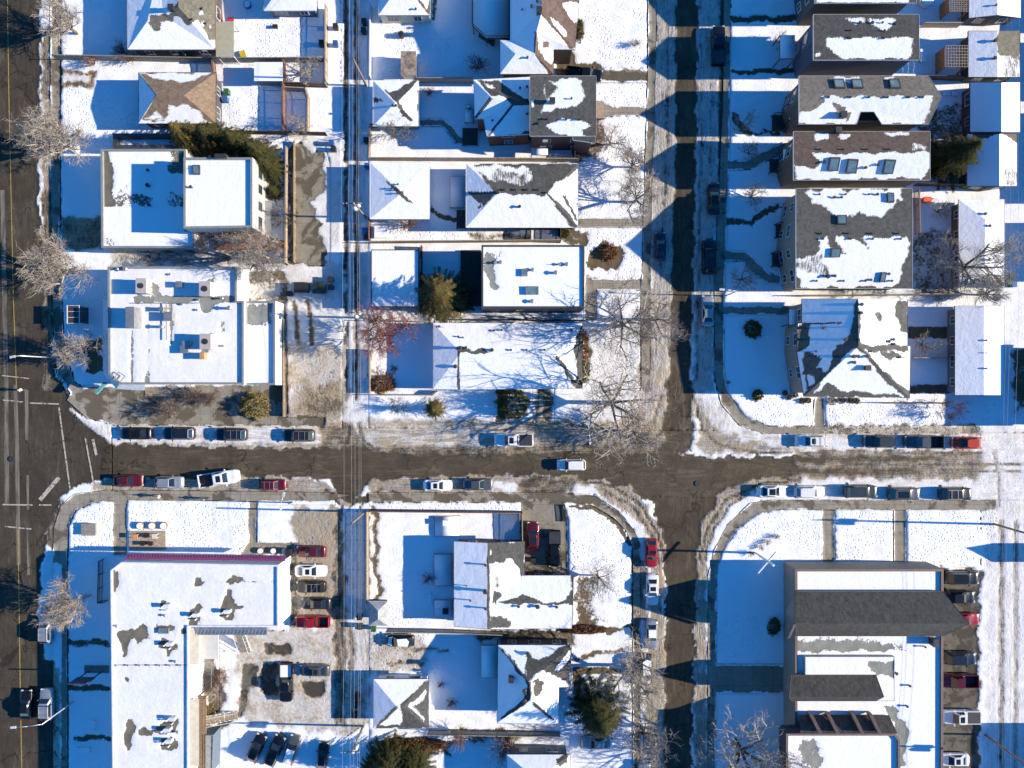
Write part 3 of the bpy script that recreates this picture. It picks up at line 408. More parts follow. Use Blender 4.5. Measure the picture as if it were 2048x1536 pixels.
def build_ground():
    allp = [v[0] for v in PAV.values()]
    # fine inside the view, coarse beyond
    gx, gy = np.meshgrid(np.arange(-79, 79.1, .36), np.arange(-60, 60.1, .36)); g = np.stack([gx.ravel(), gy.ravel()], 1)
    rs = np.random.RandomState(3); g += rs.uniform(-.05, .05, g.shape)
    cx, cy = np.meshgrid(np.arange(-800, 801, 16.), np.arange(-800, 801, 16.)); c = np.stack([cx.ravel(), cy.ravel()], 1)
    c = c[(abs(c[:, 0]) > 84) | (abs(c[:, 1]) > 65)]
    mx, my = np.meshgrid(np.arange(-120, 121, 2.5), np.arange(-100, 101, 2.5)); mm = np.stack([mx.ravel(), my.ravel()], 1); mm = mm[(abs(mm[:, 0]) > 80) | (abs(mm[:, 1]) > 61)]+.13
    r = delaunay_2d_cdt([Vector(p) for p in np.concatenate([g, c, mm])], [], [], 0, 1e-5)
    surf_mesh('ground', np.array([tuple(v) for v in r[0]]), r[2], M_LAWN, 0, allp, 'structure')
    st = [PAV['street'][0]]
    for k, (poly, mat, z) in PAV.items():
        nm = k if k in ('avenue', 'side_street', 'alley', 'street', 'plaza', 'driveway', 'church_parking_lot', 'shop_parking_lot') else {'alley_south': 'alley', 'church_alley': 'alley', 'service_lane': 'lane', 'parking_pad': 'parking_lot'}.get(k, 'pavement' if k.startswith('pav') else 'path' if k.startswith('walk') else 'driveway')
        un = st if k in ('avenue', 'side_street', 'alley', 'alley_south', 'church_alley') else ()
        if k == 'shop_parking_lot': un = ()
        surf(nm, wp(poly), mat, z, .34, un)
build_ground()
# painted lines, a few millimetres proud of the worn asphalt
M_YEL = P('yellow_line_paint', (.38, .27, .05), .8, var=.3, scale=4)
b_ = NB('worn_white_paint'); b_.L(b_.mix(b_.ss(b_.noise(2.5, 5), .38, .5), (.10, .09, .07), (.46, .43, .36)), b_.b.inputs['Base Color']); b_.b.inputs['Roughness'].default_value = .8; M_WHI = b_.mat
b_ = NB('salt_stain'); b_.L(b_.mix(b_.ss(b_.noise(1.0, 5, .6, b_.vec((1.5, .15, 1))), .35, .6), (.07, .06, .046), (.20, .18, .14)), b_.b.inputs['Base Color']); b_.b.inputs['Roughness'].default_value = .85; M_SALT = b_.mat
def line(name, pts, wd, mat, z):
    s = seg(pts, wd); n = len(s)//2; vs = [(*W(*p).xy, z) for p in s]; fs = [(i, i+1, 2*n-2-i, 2*n-1-i) for i in range(n-1)]
    o = mk(name, vs, fs, mat); o['kind'] = 'structure'; return o
mbl = lambda pts, wd, mat, z=.012, name='road_marking': line(name, pts, wd, mat, z)
mbl([(14, -60), (18, 200), (22, 380), (27, 600), (33, 775)], 1.6, M_YEL); mbl([(36, 1060), (38, 1200), (41, 1400), (45, 1600)], 1.8, M_YEL)
for pts, wd in (([(5, 380), (12, 760), (14, 1010)], 9), ([(30, 770), (34, 880), (37, 1130)], 8), ([(53, 780), (54, 880)], 7), ([(55, 950), (56, 1020)], 5), ([(56, 1060), (57, 1150)], 5)): mbl(pts, wd, M_SALT, .008, 'salt_streak')
for pts, wd in (([(6, 800), (46, 804)], 2.5), ([(60, 806), (118, 808)], 2.5), ([(5, 1009), (65, 1010)], 2.6), ([(78, 1010), (103, 1010)], 2.6), ([(118, 815), (128, 890), (140, 977)], 3), ([(171, 876), (180, 925), (187, 965)], 3), ([(186, 878), (193, 910)], 5.5), ([(10, 1053), (63, 1058)], 2.5), ([(4, 751), (58, 757)], 2), ([(80, 1000), (118, 955)], 8)): mbl(pts, wd, M_WHI, .016+ (.046 if pts[0][0] > 160 else 0))
# ------------------------------------------------------------------ building kit
def roofmat(name, c, shingle='x'):
    return snow_surface('roof_'+name, tuple(x*.8 for x in c), tuple(x*1.15 for x in c), 1.6, shingle=shingle, uscale=1.2)
RM = {
 'grey': roofmat('grey_shingle', (.085, .085, .078)), 'greyv': roofmat('grey_shingle_v', (.085, .085, .078), 'y'),
 'dark': roofmat('dark_shingle', (.072, .070, .065)), 'brown': roofmat('brown_shingle', (.19, .135, .09)), 'brownv': roofmat('brown_shingle_v', (.20, .145, .10), 'y'),
 'umber': roofmat('umber_shingle', (.115, .082, .068)), 'taupe': roofmat('taupe_shingle', (.17, .15, .125)), 'metal': roofmat('metal_sheet', (.30, .31, .32), 'y'),
 'tar': snow_surface('tar_membrane', (.13, .12, .095), (.19, .17, .135), .9, uscale=.8), 'membrane': snow_surface('grey_membrane', (.22, .23, .21), (.30, .31, .28), .9, uscale=.8),
 'church': roofmat('church_shingle', (.080, .073, .063)), 'olive': roofmat('olive_shingle', (.14, .13, .10)),
}
def siding(name, c): return P('wall_'+name, c, .8, var=.1, scale=3)
WM = {k: siding(k, v) for k, v in dict(white=(.70, .70, .68), cream=(.55, .52, .40), grey=(.24, .24, .235), dark=(.065, .065, .068), brick=(.14, .055, .04), taupe=(.26, .215, .17), brown=(.12, .085, .06), blue=(.10, .14, .19), olive=(.20, .19, .14), navy=(.05, .07, .11), stucco=(.42, .41, .38), tan=(.34, .27, .19)).items()}
M_TRIM = P('white_trim', (.62, .62, .60), .6, var=.06); M_DTRIM = P('dark_trim', (.05, .05, .055), .6, var=.1); M_BTRIM = P('brown_trim', (.17, .12, .10), .6, var=.1)
M_GLASS = P('window_glass', (.03, .045, .055), .08, var=.3, scale=.8, spec=.8); M_SKY = P('skylight_glass', (.12, .20, .23), .12, var=.2, spec=.8)
M_METAL = P('galvanised_metal', (.42, .42, .41), .45, .7, var=.15); M_DMETAL = P('dark_metal', (.06, .06, .065), .5, .4); M_HVAC = P('beige_unit_metal', (.44, .40, .38), .6, var=.08); M_CAP = P('parapet_cap', (.30, .32, .31), .55, .3, var=.1)
M_WHITEMET = P('white_metal', (.72, .72, .72), .5)

def tri_sub(tris3, step=.42):
    """subdivide 3-D triangles and merge their vertices"""
    key = {}; vs = []; fs = []
    def idx(p):
        k = (round(p[0], 3), round(p[1], 3), round(p[2], 3))
        if k not in key: key[k] = len(vs); vs.append(k)
        return key[k]
    for a, b, c in tris3:
        a, b, c = np.array(a), np.array(b), np.array(c)
        L = max(np.linalg.norm(b-a), np.linalg.norm(c-b), np.linalg.norm(a-c)); n = max(1, min(70, int(math.ceil(L/step))))
        rows = []
        for i in range(n+1):
            rows.append([idx(a+(b-a)*(i-j)/n+(c-a)*j/n) for j in range(i+1)])
        for i in range(n):
            for j in range(i+1):
                fs.append((rows[i][j], rows[i+1][j], rows[i+1][j+1]))
                if j < i: fs.append((rows[i][j], rows[i+1][j+1], rows[i][j+1]))
    return vs, fs

class Roof:
    pass
def roof_mesh(name, verts, faces, mat, parent, ops=(), base=(1, 0, 0), fascia=M_TRIM, drop=.2, step=.42):
    P3 = [W(*v) for v in verts]; tris = []
    for f in faces:
        pts = [P3[i] for i in f]
        if len(f) == 3: tt = [(0, 1, 2)]
        else: tt = tessellate_polygon([[Vector((p.x, p.y, 0)) for p in pts]])
        for t in tt:
            a, b, c = (pts[i] for i in t)
            if (b-a).cross(c-a).z < 0: b, c = c, b
            tris.append((a, b, c))
    vs, fs = tri_sub(tris, step); A = np.array(vs)
    m = field(toPX(A), list(ops), base)
    o = mk(name, vs, fs, mat, parent, False, mask=m)
    # fascia along the open edges of the coarse faces
    cnt = {}
    for f in faces:
        for i in range(len(f)):
            e = (f[i], f[(i+1) % len(f)]); k = tuple(sorted(e)); cnt.setdefault(k, []).append(e)
    mb = MB()
    for k, es in cnt.items():
        if len(es) == 1:
            a, b = P3[es[0][0]], P3[es[0][1]]; d = (b-a); nx = Vector((d.y, -d.x, 0))
            if nx.length < 1e-6: continue
            nx.normalize(); t = .03
            mid = (a+b)/2; cen = sum(P3, Vector())/len(P3)
            if nx.dot(mid-cen) < 0: nx = -nx
            o_ = nx*t; up = Vector((0, 0, .03)); dn = Vector((0, 0, drop))
            mb.add([a+up, b+up, b+o_+up, a+o_+up, a-dn, b-dn, b+o_-dn, a+o_-dn], [(0, 1, 2, 3), (7, 6, 5, 4), (3, 2, 6, 7), (1, 0, 4, 5), (0, 3, 7, 4), (2, 1, 5, 6)])
    if mb.v: mb.build('fascia', fascia, o)
    o_r = Roof(); o_r.o = o; o_r.tris = tris; return o_r
def hit(rf, px, py):
    """where the photograph's line of sight through px, py meets the roof"""
    g = W(px, py, 0); o = Vector((0, 0, CAM_H)); d = (g-o).normalized(); best = None
    for a, b, c in rf.tris:
        n = (b-a).cross(c-a)
        if abs(n.dot(d)) < 1e-9: continue
        t = n.dot(a-o)/n.dot(d); p = o+d*t
        if n.dot((b-a).cross(p-a)) >= -1e-3 and n.dot((c-b).cross(p-b)) >= -1e-3 and n.dot((a-c).cross(p-c)) >= -1e-3:
            if best is None or p.z > best.z: best = p
    if best is None:
        z = sum(t[0].z for t in rf.tris)/len(rf.tris); best = W(px, py, z)
    return best
def vents(rf, pts, name='vent', r=.16, h=.2, mat=None):
    for p in pts:
        q = hit(rf, p[0], p[1]); rr = p[2] if len(p) > 2 else r; hh = p[3] if len(p) > 3 else h
        mb = MB()
        if len(p) > 4 or rr > .3: mb.box((q.x, q.y, q.z+hh/2-.1), (rr*2, rr*2, hh+.2)); mb.box((q.x, q.y, q.z+hh+.04), (rr*2.3, rr*2.3, .09)); nm = 'chimney'
        else: mb.tube((q.x, q.y, q.z-.1), (q.x, q.y, q.z+hh), rr*.7, n=10); mb.tube((q.x, q.y, q.z+hh), (q.x, q.y, q.z+hh+.1), rr*1.15, rr*.8, n=10); nm = name
        mb.build(nm, mat or M_DMETAL, rf.o)
def skylight(rf, quad, lift=.16, fm=None, gm=None):
    q = [hit(rf, *p) for p in quad]; n = (q[1]-q[0]).cross(q[2]-q[0]).normalized()
    if n.z < 0: n = -n
    t = [p+n*lift for p in q]; c = sum(t, Vector())/4
    inn = [c+(p-c)*.82+n*.0 for p in t]; mb = MB()
    vs = q+t+inn; fs = [(i, (i+1) % 4, 4+(i+1) % 4, 4+i) for i in range(4)]+[(4+i, 4+(i+1) % 4, 8+(i+1) % 4, 8+i) for i in range(4)]
    mb.add(vs, fs); fr = mb.build('skylight', fm or M_DTRIM, rf.o)
    mk('pane', [p-n*.02 for p in inn], [(0, 1, 2, 3)], gm or M_SKY, fr)

_WIN = {}
def windows(th, a, b, z0, ztop, nrm, wm=M_TRIM, sp=3.0, ww=1.15, wh=1.25, floors=None):
    L = (b-a).length; n = int(L//sp)
    if n < 1: return
    fl = floors or max(1, int((ztop-z0+.3)//2.7)); d = (b-a).normalized(); ang = math.atan2(d.y, d.x)
    for k in range(fl):
        zc = z0+1.55+2.75*k
        if zc+wh/2 > ztop: continue
        for i in range(n):
            p = a+d*(L*(i+.5)/n)+nrm*.03; wdt = ww*(1.5 if (i+k) % 3 == 1 else 1); t = .09
            mb = MB()
            for (x, z, sx, sz) in ((0, wh/2, wdt, t), (0, -wh/2, wdt, t), (-wdt/2, 0, t, wh+t), (wdt/2, 0, t, wh+t), (0, 0, t*.6, wh)):
                c = Vector((p.x, p.y, zc+z))+d*x; mb.box(tuple(c), (sx, .10, sz), ang)
            fr = mb.build('window', wm, th)
            g = MB(); g.box((p.x, p.y, zc), (wdt-.04, .04, wh-.04), ang); g.build('pane', M_GLASS, fr)

def walls(th, outline, mat, inset=.4, wins=True, wm=M_TRIM, base=0.0, winsp=3.0):
    """outline: [(px,py,h)] of the eaves; walls drop to the ground a little inside them"""
    P3 = [W(*p) for p in outline]; c = sum(P3, Vector())/len(P3)
    xs = [p.x for p in P3]; ys = [p.y for p in P3]; mx, my = (min(xs)+max(xs))/2, (min(ys)+max(ys))/2
    hx, hy = (max(xs)-min(xs))/2, (max(ys)-min(ys))/2; fx, fy = max(.2, 1-inset/hx), max(.2, 1-inset/hy)
    pts = [Vector((mx+(p.x-mx)*fx, my+(p.y-my)*fy, p.z-.06)) for p in P3]; n = len(pts)
    vs = [(p.x, p.y, base) for p in pts]+[tuple(p) for p in pts]
    ar = sum(pts[i].x*pts[(i+1) % n].y-pts[(i+1) % n].x*pts[i].y for i in range(n))
    fs = [(i, (i+1) % n, n+(i+1) % n, n+i) for i in range(n)]
    if ar < 0: fs = [f[::-1] for f in fs]
    o = mk('wall', vs, fs, mat, th)
    if wins:
        for i in range(n):
            a, b = pts[i], pts[(i+1) % n]; 
            a2, b2 = Vector((a.x, a.y, 0)), Vector((b.x, b.y, 0)); d = b2-a2
            if d.length < 2.2: continue
            nr = Vector((d.y, -d.x, 0)).normalized()
            if ar < 0: nr = -nr
            m_ = (a2+b2)/2
            if wins == 'w' and abs(nr.x) < .7: continue
            if nr.dot(-m_) > 1.0: windows(th, a2, b2, base, min(a.z, b.z), nr, wm, winsp)
    return o

def hip_geo(x0, y0, x1, y1, e, r0, r1, rh):
    V = [(x0, y0, e), (x1, y0, e), (x1, y1, e), (x0, y1, e)]
    if r0 == r1:
        V.append((*r0, rh)); return V, [(0, 1, 4), (1, 2, 4), (2, 3, 4), (3, 0, 4)]
    V += [(*r0, rh), (*r1, rh)]
    if abs(r1[0]-r0[0]) >= abs(r1[1]-r0[1]): return V, [(0, 1, 5, 4), (1, 2, 5), (2, 3, 4, 5), (3, 0, 4)]
    return V, [(0, 1, 4), (1, 2, 5, 4), (2, 3, 5), (3, 0, 4, 5)]
def gable_geo(x0, y0, x1, y1, e, ridge, rh, axis='x', ov0=0, ov1=0):
    """ridge: px coordinate across; ov: how far the ridge juts out past the eaves (prow)"""
    if axis == 'x':
        V = [(x0, y0, e), (x1, y0, e), (x1, y1, e), (x0, y1, e), (x0-ov0, ridge, rh), (x1+ov1, ridge, rh)]
        return V, [(0, 1, 5, 4), (2, 3, 4, 5)], [(x0, y0, e), (x1, y0, e), (x1, ridge, rh), (x1, y1, e), (x0, y1, e), (x0, ridge, rh)]
    V = [(x0, y0, e), (x1, y0, e), (x1, y1, e), (x0, y1, e), (ridge, y0-ov0, rh), (ridge, y1+ov1, rh)]
    return V, [(1, 2, 5, 4), (3, 0, 4, 5)], [(x0, y0, e), (ridge, y0, rh), (x1, y0, e), (x1, y1, e), (ridge, y1, rh), (x0, y1, e)]

def building(name, label, cat, V, F, roof, wall, ops=(), base=(1, 0, 0), outline=None, group=None, fascia=M_TRIM, inset=.4, wins=True, wm=M_TRIM, step=.42, drop=.2):
    ol = outline or [v for v in V[:4]]
    c = sum((W(*p) for p in ol), Vector())/len(ol); th = thing(name, label, cat, (c.x, c.y, 0), group)
    walls(th, ol, WM[wall] if isinstance(wall, str) else wall, inset, wins, wm)
    rf = roof_mesh('roof', V, F, RM[roof], th, ops, base, fascia, drop, step); rf.th = th
    return rf
def flat(name, label, cat, poly, h, roof, wall, ops=(), base=(1, 0, 0), cap=M_CAP, par=.35, th=None, wins=True, z0=0.0, wm=M_TRIM, capw=.3, group=None, winsp=3.0):
    P3 = [W(x, y, h) for x, y in poly]; c = sum(P3, Vector())/len(P3)
    if th is None: th = thing(name, label, cat, (c.x, c.y, 0), group)
    pts = [(p.x, p.y) for p in P3]; n = len(pts)
    ar = sum(pts[i][0]*pts[(i+1) % n][1]-pts[(i+1) % n][0]*pts[i][1] for i in range(n))
    if ar < 0: pts = pts[::-1]
    # inner outline
    inn = []
    for i in range(n):
        p0, p1, p2 = Vector(pts[i-1]), Vector(pts[i]), Vector(pts[(i+1) % n])
        e1, e2 = (p1-p0).normalized(), (p2-p1).normalized(); n1, n2 = Vector((-e1.y, e1.x)), Vector((-e2.y, e2.x))
        bis = (n1+n2); inn.append(tuple(p1+bis*(capw/max(.3, bis.dot(n1)))))
    vs = [(*p, z0) for p in pts]+[(*p, h) for p in pts]
    mk('wall', vs, [(i, (i+1) % n, n+(i+1) % n, n+i) for i in range(n)], WM[wall] if isinstance(wall, str) else wall, th)
    mb = MB(); vs = [(*p, h) for p in pts]+[(*p, h+.04) for p in pts]+[(*p, h+.04) for p in inn]+[(*p, h-par-.1) for p in inn]
    mb.add(vs, [(i, (i+1) % n, n+(i+1) % n, n+i) for i in range(n)]+[(n+i, n+(i+1) % n, 2*n+(i+1) % n, 2*n+i) for i in range(n)]+[(2*n+i, 2*n+(i+1) % n, 3*n+(i+1) % n, 3*n+i) for i in range(n)])
    mb.build('parapet', cap, th)
    V2, T = grid_cdt(inn, .4); zr = h-par; vv = np.concatenate([V2, np.full((len(V2), 1), zr)], 1)
    m = field(toPX(vv), list(ops), base); s = m[:, 0]; vv[:, 2] += .07*s
    o = mk('roof', vv.tolist(), T, RM[roof], th, True, mask=m)
    rf = Roof(); rf.o = o; rf.th = th; z = zr+.05; a, b, c_, d = (Vector((min(p[0] for p in pts), min(p[1] for p in pts), z)), Vector((max(p[0] for p in pts), min(p[1] for p in pts), z)), Vector((max(p[0] for p in pts), max(p[1] for p in pts), z)), Vector((min(p[0] for p in pts), max(p[1] for p in pts), z)))
    rf.tris = [(a, b, c_), (a, c_, d)]
    if wins:
        for i in range(n):
            a, b = Vector((*pts[i], 0)), Vector((*pts[(i+1) % n], 0)); d = b-a
            if d.length < 3: continue
            nr = Vector((d.y, -d.x, 0)).normalized()
            if nr.dot(-(a+b)/2) > 1: windows(th, a, b, z0, h-.2, nr, wm, winsp)
    return rf
def unit(rf, x0, y0, x1, y1, h, mat=None, fan=True, name='rooftop_unit', dz=0):
    """a box of plant on a flat roof, its top seen at this rectangle"""
    zr = rf.tris[0][0].z; a, b = W(x0, y1, zr+h), W(x1, y0, zr+h); mb = MB(); cx, cy = (a.x+b.x)/2, (a.y+b.y)/2
    mb.box((cx, cy, zr+h/2-.05+dz/2), (b.x-a.x, b.y-a.y, h-dz+.1)); mb.box((cx, cy, zr+h+.03), (b.x-a.x+.08, b.y-a.y+.08, .05))
    o = mb.build(name, mat or M_HVAC, rf.o)
    if fan:
        f = MB(); r = min(b.x-a.x, b.y-a.y)*.28; f.tube((cx, cy, zr+h+.03), (cx, cy, zr+h+.13), r, n=14); f.tube((cx, cy, zr+h+.12), (cx, cy, zr+h+.16), r*.3, n=8)
        f.build('fan', M_DMETAL, o)
    return o
def snow(v, poly, fe=7, wb=1.6, d=None):
    c = {'s': v}
    if d is not None: c['d'] = d
    return (c, poly, fe, wb)
# ------------------------------------------------------------------ buildings north of the street, west to east
S = snow; RC = rect
# NW: grey house at the very top
V = [(254, -70, 3.4), (431, -70, 3.4), (431, 99, 3.4), (255, 99, 3.4), (295, 42, 4.6), (357, 14, 5.6), (357, -70, 5.6), (326, 30, 4.8), (318, -70, 4.8)]
rf = building('house', 'grey and snowy hip roofed house at the top left behind the avenue', 'house', V, [(3, 2, 5, 7, 4), (2, 1, 6, 5), (0, 3, 4, 7, 8), (8, 7, 5, 6)], 'olive', 'dark',
 [S(0, [(357, 0), (340, 30), (360, 35), (372, 50), (395, 42), (435, 110), (440, -80), (350, -80)], 6), S(0, [(296, 42), (325, 30), (318, 60), (307, 62)], 3), S(0, RC(300, 30, 345, 44), 5), S(.8, RC(400, 22, 409, 32), 6), S(.8, RC(401, 44, 410, 54), 6), S(.7, RC(419, 28, 424, 34), 5), S(.7, RC(416, 50, 423, 56), 5), S(.8, [(431, 78), (402, 92), (431, 99)], 6)], fascia=M_BTRIM)
vents(rf, [(345, 18, .35, .6), (385, 40), (405, 18), (412, 48)])
rf = building('house', 'small house with a brown shingle hip roof and snow on its west side', 'house', *hip_geo(277, 145, 432, 247, 3.2, (313, 190), (368, 190), 5.0), 'brownv', 'dark',
 [S(0, RC(270, 140, 440, 255), 6, 0), S(1, [(277, 145), (277, 250), (312, 190)], 4, .5), S(.92, [(283, 146), (420, 146), (400, 156), (360, 166), (320, 158)], 7, 2), S(.9, [(279, 249), (285, 240), (320, 240), (332, 246), (336, 212), (370, 205), (415, 240), (432, 249)], 7, 3), S(.7, [(292, 236), (312, 222), (330, 240)], 6)], fascia=M_DTRIM)
# long low shop with the taller block
LW = [S(0, [(203, 300), (218, 303), (226, 330), (226, 390), (240, 400), (262, 395), (262, 413), (203, 413)], 6, 2), S(.55, [(228, 385), (262, 360), (262, 412), (228, 410)], 9, 3), S(.5, [(262, 390), (310, 388), (310, 412), (262, 413)], 9, 3), S(.5, [(335, 385), (370, 385), (370, 413), (335, 413)], 8, 3), S(.35, [(345, 300), (375, 300), (370, 350), (335, 350)], 12, 3), S(.55, [(203, 470), (230, 480), (225, 495), (203, 495)], 8, 3)]
rf = flat('shop_building', 'long low flat roofed building below the brown shingle house', 'building', [(201, 298), (372, 298), (372, 458), (389, 458), (389, 496), (203, 496)], 4.0, 'tar', 'stucco', LW, wm=M_DTRIM)
vents(rf, [(298, 372, .28, .5), (300, 411, .22, .4), (297, 341, .2, .3), (376, 373, .2, .4)])
tb = flat('shop_block', 'taller white walled block with a flat snowy roof and one skylight', 'building', [(367, 315), (505, 315), (505, 455), (367, 457)], 7.3, 'membrane', 'stucco', [S(.7, RC(368, 318, 380, 350), 8)], wm=M_DTRIM, winsp=2.4)
skylight(tb, [(386, 331), (401, 331), (401, 350), (388, 350)], .3); vents(tb, [(384, 375, .2, .5)]); unit(tb, 430, 308, 452, 316, .8, M_DMETAL, False)
flat('boiler_room', 'walled yard roof with grey snow above the long low building', 'outbuilding', [(226, 267), (378, 267), (378, 298), (226, 298)], 2.6, 'tar', 'dark', [S(.9, RC(236, 272, 375, 297), 5)], par=.9, capw=.6, wins=False, cap=M_DTRIM)
# big shop on the corner
CO = [({'d': .12}, RC(210, 530, 490, 770), 5), S(.1, RC(268, 592, 480, 606), 5, 1.5), S(.25, [(290, 560), (312, 562), (325, 600), (272, 605), (272, 590), (300, 590)], 7, 3), S(.2, [(338, 606), (346, 606), (346, 690), (340, 690)], 4, 1), S(.2, RC(262, 660, 267, 765), 4, 1), S(.5, RC(294, 660, 299, 765), 4, 1), S(.1, [(415, 560), (428, 555), (428, 620), (405, 628), (400, 600)], 6, 2), S(.2, [(420, 662), (436, 690), (418, 700), (396, 720)], 6, 2), S(.3, [(441, 640), (448, 640), (448, 662), (441, 662)], 5, 1), S(.4, RC(290, 740, 300, 768), 5), S(.5, RC(330, 606, 344, 625), 5)]
co = flat('corner_shop', 'wide flat roofed corner shop crowded with rooftop ventilation units', 'shop', [(215, 533), (474, 533), (474, 601), (488, 601), (488, 769), (238, 769), (217, 748)], 4.6, 'membrane', 'white', CO, base=(.97, .05, 0), wins=False)
flat('corner_shop_wing', 'narrow flat roofed wing on the east end of the corner shop', 'shop', [(489, 602), (551, 602), (551, 770), (489, 770)], 3.8, 'membrane', 'white', [S(.12, RC(489, 602, 545, 650), 5, 2), S(.7, RC(492, 604, 535, 613), 5, 2), S(.5, RC(520, 642, 545, 648), 4, 1)], wins=False, cap=M_CAP)
for (a, b, c, d, h) in ((272, 557, 292, 586, 1.7), (399, 563, 420, 592, 1.7), (400, 668, 421, 698, 1.7)): unit(co, a, b, c, d, h); 
unit(co, 252, 614, 268, 655, 2.0, M_METAL, False); unit(co, 328, 624, 344, 641, 1.0, M_METAL, False); unit(co, 365, 682, 380, 691, .7, M_METAL, False); unit(co, 361, 692, 376, 706, .7, M_METAL, False); unit(co, 400, 705, 408, 718, 1.1, P('orange_duct', (.45, .25, .12), .6), False); unit(co, 352, 563, 363, 574, .7, M_METAL, False); unit(co, 318, 614, 326, 622, .9, M_METAL, False)
vents(co, [(328, 654, .29, .9), (462, 617, .29, .8), (446, 597, .22, .5), (254, 539, .3, .6), (238, 539, .2, .5), (341, 549), (365, 609), (395, 620), (447, 692), (398, 600)], mat=M_METAL)
mb = MB()
for a, b in (((333, 606), (333, 680)), ((270, 606), (345, 606)), ((345, 606), (400, 606)), ((226, 760), (237, 744)), ((237, 744), (250, 752)), ((250, 752), (238, 766)), ((238, 766), (226, 760)), ((290, 575), (320, 575))): 
    mb.tube(W(*a, 4.7), W(*b, 4.7), .06, n=6)
mb.build('duct_pipe', M_METAL, co.o)
mb = MB()  # the sloping awning round the shop front
aw = [(206, 598), (206, 748), (233, 778), (290, 781)]; ai = [(216, 598), (217, 748), (238, 769), (290, 769)]
mb.add([W(*p, 3.0) for p in aw]+[W(*p, 4.0) for p in ai], [(0, 1, 5, 4), (1, 2, 6, 5), (2, 3, 7, 6)]); mb.add([W(*p, 2.7) for p in aw]+[W(*p, 3.0) for p in aw], [(4, 5, 1, 0), (5, 6, 2, 1), (6, 7, 3, 2)])
mb.build('awning', P('awning_fabric_snowy', (.66, .68, .70), .9), co.th)
mb = MB(); a = W(202, 776, 3.0); mb.box((a.x, a.y, 3.0), (.4, 2.1, .45), R(-42)); mb.build('shop_sign', P('teal_sign', (.10, .30, .30), .5), co.th)
# garages and houses between the alley and the side street
rf = building('garage', 'hip roofed garage with cream fascia at the top edge of the picture', 'garage', *hip_geo(757, -80, 860, 30, 2.8, (800, -30), (815, -30), 4.2), 'umber', 'cream', [S(0, [(858, -20), (866, -20), (866, 34), (856, 26)], 3, 1), S(.1, [(832, -5), (840, -5), (860, 28), (855, 28)], 3, 1)], fascia=WM['cream'], inset=.15)
vents(rf, [(832, 19, .14, .3)])
rf = building('garage', 'garage with white snowy gable roof behind the north back fence', 'garage', *hip_geo(528, -60, 632, 21, 2.8, (560, -25), (600, -25), 4.0), 'dark', 'blue', fascia=M_TRIM)
V = [(1020, -80, 5.4), (1165, -80, 5.4), (1150, 99, 5.2), (1107, 99, 5.2), (1107, 148, 5.0), (1000, 148, 5.0), (1000, 80, 5.0), (1020, 80, 5.2), (1083, 26, 7.6), (1083, -80, 7.6), (1031, 108, 6.4), (1070, 107, 6.5), (1073, 64, 6.9), (1135, -80, 5.6)]
rf = building('house', 'large brown shingled house with a snowy roof and an upper deck', 'house', V, [(9, 8, 7, 0), (8, 9, 1, 2), (8, 2, 3, 12), (12, 3, 4, 11), (11, 4, 5, 10), (10, 5, 6), (6, 7, 8, 12, 11, 10)], 'umber', 'brown',
 [S(0, [(1085, -90), (1170, -90), (1155, 95), (1140, 98), (1083, 28)], 4, 1), S(.95, [(1100, 34), (1118, 45), (1136, 70), (1128, 74), (1112, 56)], 5, 1), S(.05, [(1070, 62), (1074, 64), (1080, 105), (1108, 125), (1107, 150), (1098, 148), (1068, 110)], 3, 1), S(.9, [(1085, 78), (1100, 95), (1105, 130), (1090, 118)], 6, 1.5), S(.1, [(1085, 80), (1098, 84), (1100, 96), (1088, 94)], 4), S(1, [(1124, 10), (1140, 2), (1165, 8), (1160, 44), (1147, 45)], 5, 1), S(.2, [(1095, 145), (1107, 140), (1107, 148)], 4), S(.1, [(1125, 78), (1150, 90), (1148, 97)], 4)],
 outline=[(1020, -80, 5.4), (1165, -80, 5.4), (1150, 99, 5.2), (1107, 99, 5.2), (1107, 148, 5.0), (1000, 148, 5.0), (1000, 80, 5.0), (1020, 80, 5.2)], fascia=M_BTRIM, inset=.45)
vents(rf, [(1055, 116, .15, .3), (1078, 25, .34, .9), (1075, 3, .25, .6), (1063, 14, .2, .4), (1044, 20, .12)])
